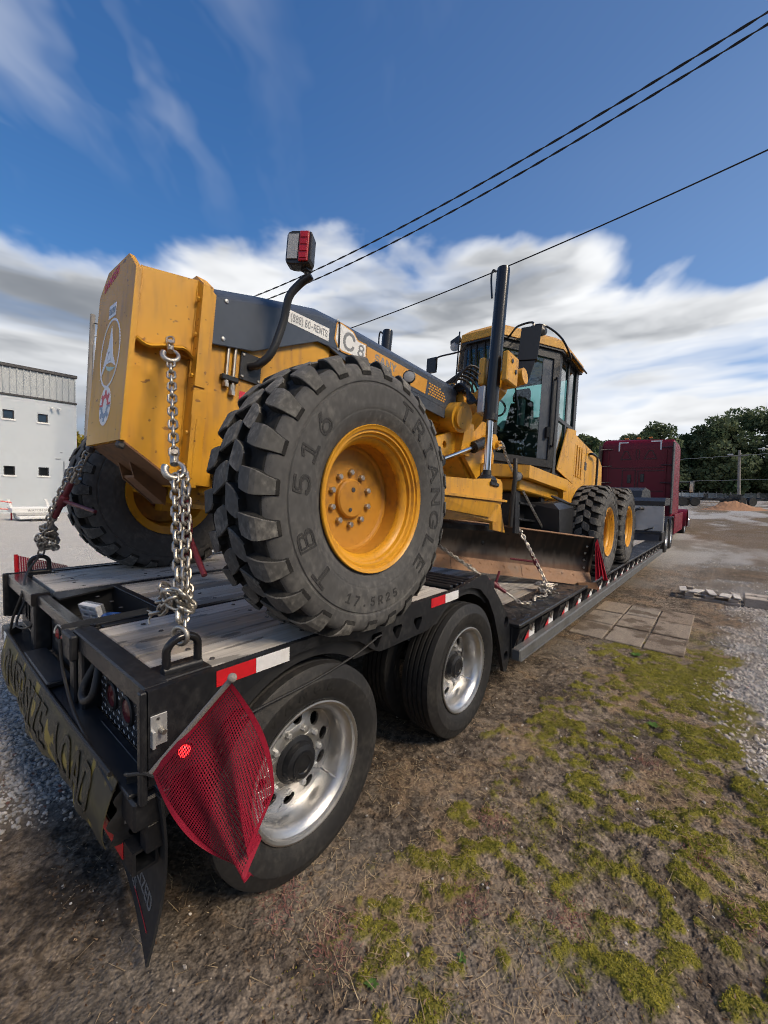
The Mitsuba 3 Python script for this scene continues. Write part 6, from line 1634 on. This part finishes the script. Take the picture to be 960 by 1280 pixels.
# ------------------------------------------------------------------ chains, binders, flags, banner and small things
def link_mesh(L=.052, W=.037, d=.0105, n=18, m=7):
    r, h = (W - d) / 2, (L - W) / 2
    a = np.linspace(0, 2 * math.pi, n, endpoint=False)
    p = np.stack([r * np.cos(a), r * np.sin(a) + np.sign(np.sin(a) + 1e-9) * h, 0 * a], 1)
    return tube(p, d / 2, m, closed=True)


LINK = mikit.ply(link_mesh(.067, .047, .0132), 'bright_steel', 50)
SMALL = mikit.ply(link_mesh(.056, .038, .0115, 12, 6), 'bright_steel', 50)


def add_link(parent, c, t, roll, shape=LINK):
    u, v, w = frame_of(t)
    x = u * math.cos(roll) + v * math.sin(roll)
    z = np.cross(x, w)
    M_ = basis(c, x, w, z)
    k = uniq(parent + '__link')
    scene[k] = {**shape, 'to_world': T(M_.tolist())}


def run(parent, pts, pitch=None, shape=LINK, roll0=0.0, jit=.12):
    pitch = pitch or (.0405 if shape is LINK else .0345)
    p = curve(pts, 200) if len(pts) > 2 else np.linspace(np.array(pts[0], float), np.array(pts[1], float), 50)
    s = np.r_[0, np.cumsum(np.linalg.norm(np.diff(p, axis=0), axis=1))]
    for i, q in enumerate(np.arange(pitch / 2, s[-1], pitch)):
        c = np.array([np.interp(q, s, p[:, k]) for k in range(3)])
        e = np.array([np.interp(min(q + .004, s[-1]), s, p[:, k]) for k in range(3)]) - np.array([np.interp(max(q - .004, 0), s, p[:, k]) for k in range(3)])
        add_link(parent, c, e, roll0 + (i % 2) * math.pi / 2 + rnd.uniform(-jit, jit), shape)


def heap(parent, c, rad, n, shape=LINK, coils=3):
    """Slack chain bundled in loops round a place."""
    c, rad = np.array(c), np.array(rad)
    pts = []
    for i in range(n // 4 + 2):
        a = i * 1.9 + rnd.random() * .9
        pts.append(c + rad * np.array([math.cos(a), math.sin(a), rnd.uniform(-1, 1)]) * rnd.uniform(.45, 1.0))
    run(parent, pts, shape=shape, jit=.6)


def hook(parent, c, t, s, name='hook'):
    u, v, w = frame_of(t); c = np.array(c, float)
    a = np.linspace(-1.2, 3.6, 18)
    p = [c + (u * math.cos(q) * .024 + w * math.sin(q) * .027) * s for q in a]
    r = np.linspace(.006, .0105, 18) * s
    part(parent, name, cat(tube(p, r, 9), tube([c - w * .020 * s, c - w * .050 * s], .011 * s, 9), rod(c - w * .048 * s - v * .022 * s, c - w * .048 * s + v * .022 * s, .009 * s, 8)), 'bright_steel', 40)


def binder(name, a, b, handle, label, side=None):
    """Ratchet load binder between a and b with its lever."""
    k = thing(name, label, 'load binder')
    a, b = np.array(a, float), np.array(b, float); d = (b - a); L = np.linalg.norm(d); d /= L
    part(k, 'barrel', tube([a + d * L * .22, a + d * L * .25, a + d * L * .75, a + d * L * .78], [.015, .019, .019, .015], 12), 'binder_paint', 35)
    part(k, 'gear_housing', tube([a + d * L * .42, a + d * L * .44, a + d * L * .56, a + d * L * .58], [.02, .030, .030, .02], 12), 'binder_paint', 35)
    for p, q in ((a, a + d * L * .24), (b, b - d * L * .24)):
        part(k, 'screw', rod(p + (q - p) * .2, q, .0105, 10), 'bright_steel', 35)
        u, v, w = frame_of(d); aa = np.linspace(0, 2 * math.pi, 14, endpoint=False)
        part(k, 'eye', tube([p + (w * math.cos(e) + u * math.sin(e)) * .020 for e in aa], .007, 8, closed=True), 'bright_steel', 40)
    m = a + d * L * .5
    h = np.array(handle, float)
    part(k, 'lever', tube([m, m + (h - m) * .3, h], [.012, .013, .011], 10), 'binder_paint', 35)
    return k


# chain on the near side of the counterweight
cA, cB = np.array([-.925, -.215, 2.485]), np.array([-.110, -.520, 1.188])
c1 = thing('lashing_chain', 'bright steel chain hanging from the near side of the counterweight to the right tail ring', 'chain')
at = lambda f, dx=0, dy=0, dz=0: cA + (cB - cA) * f + np.array([dx, dy, dz])
dA = (cB - cA)
run(c1, [at(-.012), at(.035)], roll0=.3)
hook(c1, at(.075), dA, 1.5)
run(c1, [at(.10), at(.515)], roll0=.2)
hook(c1, at(.54), dA, 1.6, 'grab_hook')
run(c1, [at(.555), at(.97)], roll0=.5)
run(c1, [at(.555, .02, .03), at(.60, .030, .035), at(.66, .028, .03), at(.74, .02, .03), at(.86, .02, .02), at(.99, 0, .01)], roll0=1.0)
heap(c1, at(.925), (.062, .060, .050), 46)
heap(c1, at(.91, -.03, -.01, .0), (.055, .05, .05), 30)
run(c1, [at(.92, -.02, -.02), at(.94, -.09, -.03, -.02), at(.955, -.15, -.035, -.02)])
a = np.linspace(0, 2 * math.pi, 16, endpoint=False)
part(c1, 'end_ring', tube([cB + np.array([.030 * math.cos(q), .012 * math.cos(q), -.006 + .030 * math.sin(q)]) for q in a], .009, 9, closed=True), 'bright_steel', 40)
binder('load_binder', at(.55, -.035, .05), at(.90, -.03, .045), at(.875, .03, .085, .02), 'maroon ratchet binder hanging along the near counterweight chain')
# the same on the far side
dA2, dB2 = np.array([-1.575, -.215, 2.46]), np.array([-2.485, -.50, 1.185])
c2 = thing('lashing_chain', 'steel chain from the far side of the counterweight to the left tail ring', 'chain')
at2 = lambda f, dx=0, dy=0, dz=0: dA2 + (dB2 - dA2) * f + np.array([dx, dy, dz])
run(c2, [at2(0), at2(.55)])
hook(c2, at2(.56), dB2 - dA2, 1.3, 'grab_hook')
run(c2, [at2(.55, 0, -.04), at2(.98, 0, 0)], roll0=.6)
run(c2, [at2(.50, .05, -.05), at2(.72, .06, -.06), at2(.86, .03, -.03), at2(.95)], roll0=.3)
heap(c2, at2(.86), (.075, .07, .085), 44); heap(c2, at2(.92, .02), (.07, .06, .06), 30)
binder('load_binder', at2(.50, .10, -.03), at2(.84, .06, -.03), at2(.62, .50, .02, -.12), 'maroon ratchet binder on the far counterweight chain, lever across the far front tyre')
# chains at the blade
c3 = thing('lashing_chain', 'chain stretched from behind the near front tyre to the rear edge of the well deck', 'chain')
pa, pb = np.array([-.95, 2.45, 1.19]), np.array([-.16, 2.80, .640])
run(c3, [pa, pa + (pb - pa) * .46], shape=SMALL); run(c3, [pa + [0, .02, -.02], pa + (pb - pa) * .46 + [0, .01, -.01]], shape=SMALL, roll0=.7)
hook(c3, pa + (pb - pa) * .47, pb - pa, 1.2)
binder('load_binder', pa + (pb - pa) * .50, pa + (pb - pa) * .93, pa + (pb - pa) * .70 + np.array([.03, .05, .13]), 'maroon ratchet binder over the front end of the rear deck, left of the blade chain')
run(c3, [pa + (pb - pa) * .93, pb, pb + [.06, .10, -.01]], shape=SMALL)
c4 = thing('lashing_chain', 'chain hung over the top of the blade to the right deck edge', 'chain')
ba, bb = np.array([-.62, 3.80, 1.335]), np.array([-.15, 3.60, .66])
run(c4, [ba + [-.10, .10, -.10], ba + [-.03, .03, .01], ba, ba + (bb - ba) * .42], shape=SMALL)
hook(c4, ba + (bb - ba) * .20, bb - ba, 1.3)
run(c4, [ba + (bb - ba) * .30 + [.02, -.02, 0], ba + (bb - ba) * .99 + [.01, -.01, 0]], shape=SMALL, roll0=.4)
run(c4, [bb, bb + [.03, .02, -.03], bb + [.10, .0, -.05]], shape=SMALL)
heap(c4, bb + [-.03, 0, .02], (.12, .12, .05), 60, SMALL); heap(c4, bb + [.0, -.08, -.01], (.11, .11, .025), 40, SMALL)
run(c4, [bb + [-.02, -.1, -.02], bb + [.06, -.26, -.035], bb + [0, -.40, -.035], bb + [.04, -.56, -.03]], shape=SMALL)
binder('load_binder', ba + (bb - ba) * .36, ba + (bb - ba) * .86, ba + (bb - ba) * .60 + np.array([-.24, -.16, .02]), 'maroon ratchet binder on the chain in front of the blade, lever pointing left')
c5 = thing('lashing_chain', 'long chain running from the yellow boss beside the cab down behind the blade', 'chain')
p0 = l2w((.60, 2.92, .84)); p1 = np.array([-.32, 5.0, .60])
run(c5, [p0 + [-.03, .03, .06], p0 + [.03, -.03, .04], p0 + (p1 - p0) * .1 + [0, 0, -.01], p0 + (p1 - p0) * .5 + [0, 0, -.035], p1], shape=SMALL)
run(c5, [p0 + [.05, -.05, .02], p0 + [.0, -.08, -.02], p0 + [-.05, .0, -.01]], shape=SMALL)

# rubber straps and cords
k = thing('rubber_strap', 'black rubber strap stretched over the tool well to the near chain', 'rubber strap')
s0, s1 = np.array([-1.10, -.672, 1.030]), at(.955, -.155, -.035, -.02)
part(k, 'band', slab([s0 + [.05, 0, .012], s0 + [.05, 0, -.012], s1 - [.05, 0, -.012], s1 - [.05, 0, .012]], (0, .006, 0)), 'hose_rubber')
for p, q in ((s0, s0 + np.array([.06, .003, 0])), (s1, s1 - np.array([.06, -.003, 0]))): part(k, 'hook', tube(curve([q, p, p + [0, -.012, -.02], p + [.012, -.015, -.035]], 10), .004, 6), 'bright_steel', 35)
single('bungee_cord', tube(curve([(-.90, -.705, 1.02), (-.86, -.705, .90), (-.72, -.70, .76), (-.42, -.71, .72), (-.15, -.72, .70)], 24), .0065, 7), 'hose_rubber', 'black cord running down from the tail to the right end of the banner', 'cord', 35)
single('bungee_cord', tube(curve([(-2.49, -.49, 1.20), (-2.30, -.60, 1.10), (-2.02, -.665, 1.03), (-2.12, -.70, .85), (-2.22, -.70, .74)], 24), .0075, 7), 'hose_rubber', 'black cord from the left tail ring down to the left end of the banner', 'cord', 35)
single('bungee_cord', cat(tube(curve([(.012, .41, .955), (.014, .25, .915), (.015, .0, .880), (.014, -.25, .865), (.02, -.36, .86)], 20), .0055, 7), tube(curve([(.012, .40, .957), (.014, .45, .962), (.002, .46, .95)], 8), .005, 6)), 'hose_rubber', 'thin black cord hooked in the side plate above the rear wheel', 'cord', 35)
single('bungee_cord', tube(curve([(-.10, -.70, .77), (-.04, -.705, .80), (.0, -.68, .81), (.03, -.655, .80)], 12), .006, 7), 'hose_rubber', 'short black cord tying the red mesh flag to the tail corner', 'cord', 35)


# mesh flags
def net(P, hole=.72):
    """Woven mesh sheet: every cell of the grid P is a ring of strands round a hole."""
    a, b, c, d = P[:-1, :-1], P[1:, :-1], P[1:, 1:], P[:-1, 1:]
    m = (a + b + c + d) / 4
    q = [(x + y) / 2 for x, y in ((a, b), (b, c), (c, d), (d, a))]
    h = [m + (x - m) * hole * 1.18 for x in q]
    n = a.shape[0] * a.shape[1]
    V = np.stack([x.reshape(-1, 3) for x in (a, b, c, d, *h)], 1)
    tri = [[0, 1, 4], [1, 5, 4], [1, 2, 5], [2, 6, 5], [2, 3, 6], [3, 7, 6], [3, 0, 7], [0, 4, 7]]
    F = np.array(tri)[None] + (np.arange(n) * 8)[:, None, None]
    return trimesh.Trimesh(V.reshape(-1, 3), F.reshape(-1, 3), process=False)


FLc, FTc, FRc, FBc = np.array([.015, -.662, .815]), np.array([.28, -.549, 1.15]), np.array([.325, -.455, .735]), np.array([.285, -.462, .515])
s, t = np.meshgrid(np.linspace(0, 1, 57), np.linspace(0, 1, 53), indexing='ij')
S_, T_ = s[..., None], t[..., None]
FP = FLc * (1 - S_) * (1 - T_) + FTc * S_ * (1 - T_) + FRc * S_ * T_ + FBc * (1 - S_) * T_
FP = FP + np.array([.010, .035, .015]) * (np.sin(np.pi * T_) * S_ ** 2) + np.array([.03, -.05, -.03]) * np.sin(np.pi * T_) * (1 - S_) ** 1.5 * .55
fold = np.sin(s * 17 + t * 1.6 + .6) * .020 * t ** .8 + np.abs(np.sin(s * 6.2 - .4 + t * .5)) * .075 * t + np.maximum(0, s - .72) ** 1.2 * -.28 * t + np.sin(t * 5 + s * 6) * .008
nrm = np.cross(FTc - FLc, FBc - FLc); nrm /= np.linalg.norm(nrm)
FP = FP + fold[..., None] * nrm * np.sign(nrm[0])
fk = thing('red_mesh_flag', 'big red mesh warning flag at the rear right corner, over the rear wheel', 'warning flag')
part(fk, 'mesh', net(FP), 'flag_red')
part(fk, 'dowel', rod(FLc + [-.01, -.004, -.013], FTc + [.006, .002, .008], .008, 10), 'pole_wood', 35)
part(fk, 'knob', trimesh.creation.icosphere(2, .0135).apply_translation(FTc + [.008, .003, .012]), 'pole_wood', True)
for nm, row in (('hem', FP[:3].transpose(1, 0, 2)), ('hem', FP[-3:].transpose(1, 0, 2)), ('hem', FP[:, -3:]), ('hem', FP[:, :3])): part(fk, nm, sheet(row + nrm * np.sign(nrm[0]) * .0015), 'flag_red', True)
k = thing('red_mesh_flag', 'small red flag on a red stick at the far left tail corner', 'warning flag')
part(k, 'stick', rod((-2.69, -.60, 1.03), (-2.70, -.60, 1.185), .012, 8), 'reflector_red', 35)
s2, t2 = np.meshgrid(np.linspace(0, 1, 24), np.linspace(0, 1, 16), indexing='ij')
A_, B_, C_, D_ = (np.array(v) for v in ((-2.70, -.60, 1.18), (-2.69, -.60, 1.05), (-2.66, -.28, 1.04), (-2.67, -.30, 1.07)))
part(k, 'mesh', net((A_ * (1 - t2[..., None]) + B_ * t2[..., None]) * (1 - s2[..., None]) + (D_ * (1 - t2[..., None]) + C_ * t2[..., None]) * s2[..., None] + (np.sin(s2 * 9) * .01)[..., None] * [1, 0, 0], .5), 'flag_red')
k = thing('red_flag', 'red cloth flag drooping from the right end of the blade', 'warning flag')
s3, t3 = np.meshgrid(np.linspace(0, 1, 40), np.linspace(0, 1, 22), indexing='ij')
wd = .035 + .115 * t3 ** 1.1
FF = np.stack([.135 + (s3 - .35) * wd * .9 + .010 * np.sin(s3 * 22) * t3 + .055 * t3, 4.46 + .03 * np.sin(s3 * 22 + 1.2) * t3 + (s3 - .5) * wd * .35, 1.165 - .47 * t3 - .03 * np.sin(s3 * 9) * t3], -1)
part(k, 'cloth', thick(FF, .002), 'cloth_red', True)
part(k, 'tie', rod((.06, 4.50, 1.16), (.15, 4.455, 1.17), .008, 6), 'flag_red', 35)

# faded banner across the bumper
def draped(P, m, d0=.0045):
    """Lays flat lettering (x, y in 0..1 over the grid P) on the sheet P."""
    v = np.array(m.vertices); na, nb_ = P.shape[0] - 1, P.shape[1] - 1
    uu, tt = np.clip(v[:, 0], 0, 1) * na, np.clip(v[:, 1], 0, 1) * nb_
    i, j = np.minimum(uu.astype(int), na - 1), np.minimum(tt.astype(int), nb_ - 1); a, b = (uu - i)[:, None], (tt - j)[:, None]
    Q = P[i, j] * (1 - a) * (1 - b) + P[i + 1, j] * a * (1 - b) + P[i, j + 1] * (1 - a) * b + P[i + 1, j + 1] * a * b
    n = np.cross(P[i + 1, j] - P[i, j], P[i, j + 1] - P[i, j]); n /= np.linalg.norm(n, axis=1, keepdims=True); n *= -np.sign(n[:, 1:2])
    return trimesh.Trimesh(Q + n * (d0 + v[:, 2:3]), m.faces, process=False)


s4, t4 = np.meshgrid(np.linspace(0, 1, 90), np.linspace(0, 1, 18), indexing='ij')
bx = -2.25 + s4 * 2.11
by = -.712 - .028 * np.sin(t4 * 2.6) - .013 * t4 * np.sin(s4 * 13 + t4 * 2.5) - .006 * np.sin(s4 * 41 + t4 * 5) * t4
bz = .735 - (.335 - .075 * s4) * t4 - .02 * np.sin(s4 * 3.1) * (1 - t4) - .012 * np.sin(s4 * 5 + .5) * t4 - .05 * t4 * np.sin(s4 * math.pi)
BP = np.stack([bx - .10 * t4 * (s4 - 1) * 0 - .05 * t4 * s4, by, bz], -1)
bk = thing('oversize_banner', 'faded yellow and black oversize banner hanging from the trailer bumper', 'banner')
part(bk, 'sheet', thick(BP, .003), 'banner_vinyl', 40)
x = .05
for word, w in (('OVERSIZE', .53), ('LOAD', .27)):
    m = meshkit.text_mesh(word, .20, .001, True)
    m = m.subdivide_to_size(.05)
    v = np.array(m.vertices); v = np.stack([x + v[:, 0] / m.bounds[1][0] * w, .80 - v[:, 1] / .33, v[:, 2]], 1)
    part(bk, 'lettering', draped(BP, trimesh.Trimesh(v, m.faces, process=False)), 'banner_letter'); x += w + .07
part(bk, 'top_hem', tube(BP[::3, 0] + [0, -.006, .006], .009, 8), 'hose_rubber', 35)
e_ = np.array([[BP[-1, j] + np.array([.015 + .02 * q, .02 + .06 * q + .012 * math.sin(j + q * 3), .01]) for q in (0, .35, .7, 1)] for j in range(18)])
part(bk, 'end_fold', thick(e_, .003), 'hose_rubber', 40)
e_ = np.array([[BP[0, j] + np.array([-.01 - .05 * q, .015 + .07 * q, .012 * math.sin(j * .6 + q * 3)]) for q in (0, .35, .7, 1)] for j in range(18)])
part(bk, 'end_fold', thick(e_, .003), 'rubber_flap', 40)

# things in the tool well
mat('tool_blue', (0.03, 0.10, 0.32), 0.45)
mat('tool_yellow', (0.42, 0.24, 0.03), 0.5)
mat('tool_brown', (0.12, 0.06, 0.03), 0.6)
k = thing('plastic_tray', 'pale slotted plastic tray standing in the tool well', 'tray')
tp = sg.box(-.075, -.06, .075, .06)
for i in (-1, 1):
    for j in (-1, 0, 1): tp = tp.difference(sg.box(i * .035 - .025, j * .038 - .010, i * .035 + .025, j * .038 + .010))
old, XF[0] = XF[0], basis((-1.37, -.45, .985), (.95, .3, 0), (0, -.25, .97), (.3, -.92, -.24))
part(k, 'grid', prism(tp, 'z', 0, .03), 'reflector_white'); part(k, 'back', box((-.075, -.06, -.02), (.075, .06, -.001)), 'decal_grey')
XF[0] = old
a = np.linspace(0, 11, 60)
single('blue_hose', tube(np.stack([-1.16 + .075 * np.cos(a) + .004 * a, -.42 + .05 * np.sin(a), .930 + .008 * a], 1), .014, 8), 'tool_blue', 'coiled blue hose in the tool well', 'hose', 35)
a = np.linspace(0, 14, 70)
single('yellow_strap', tube(np.stack([-1.05 + .05 * np.cos(a) + .004 * a, -.37 + .045 * np.sin(a * 1.1), .925 + .006 * a], 1), .012, 7), 'tool_yellow', 'bundle of yellow strap in the tool well beside the blue hose', 'strap', 35)
single('brown_rope', tube(np.stack([-.97 + .045 * np.cos(a * 1.2), -.36 + .05 * np.sin(a), .92 + .006 * a], 1), .010, 7), 'tool_brown', 'dark brown rope heaped in the right corner of the tool well', 'rope', 35)
k = thing('spray_bottle', 'small pale bottle lying at the near side of the tool well', 'bottle')
part(k, 'body', rod((-1.0, -.50, .93), (-.95, -.40, .985), .028, 14), 'reflector_white', 35)
part(k, 'cap', rod((-.95, -.40, .985), (-.938, -.375, 1.0), .015, 10), 'tool_blue', 35)
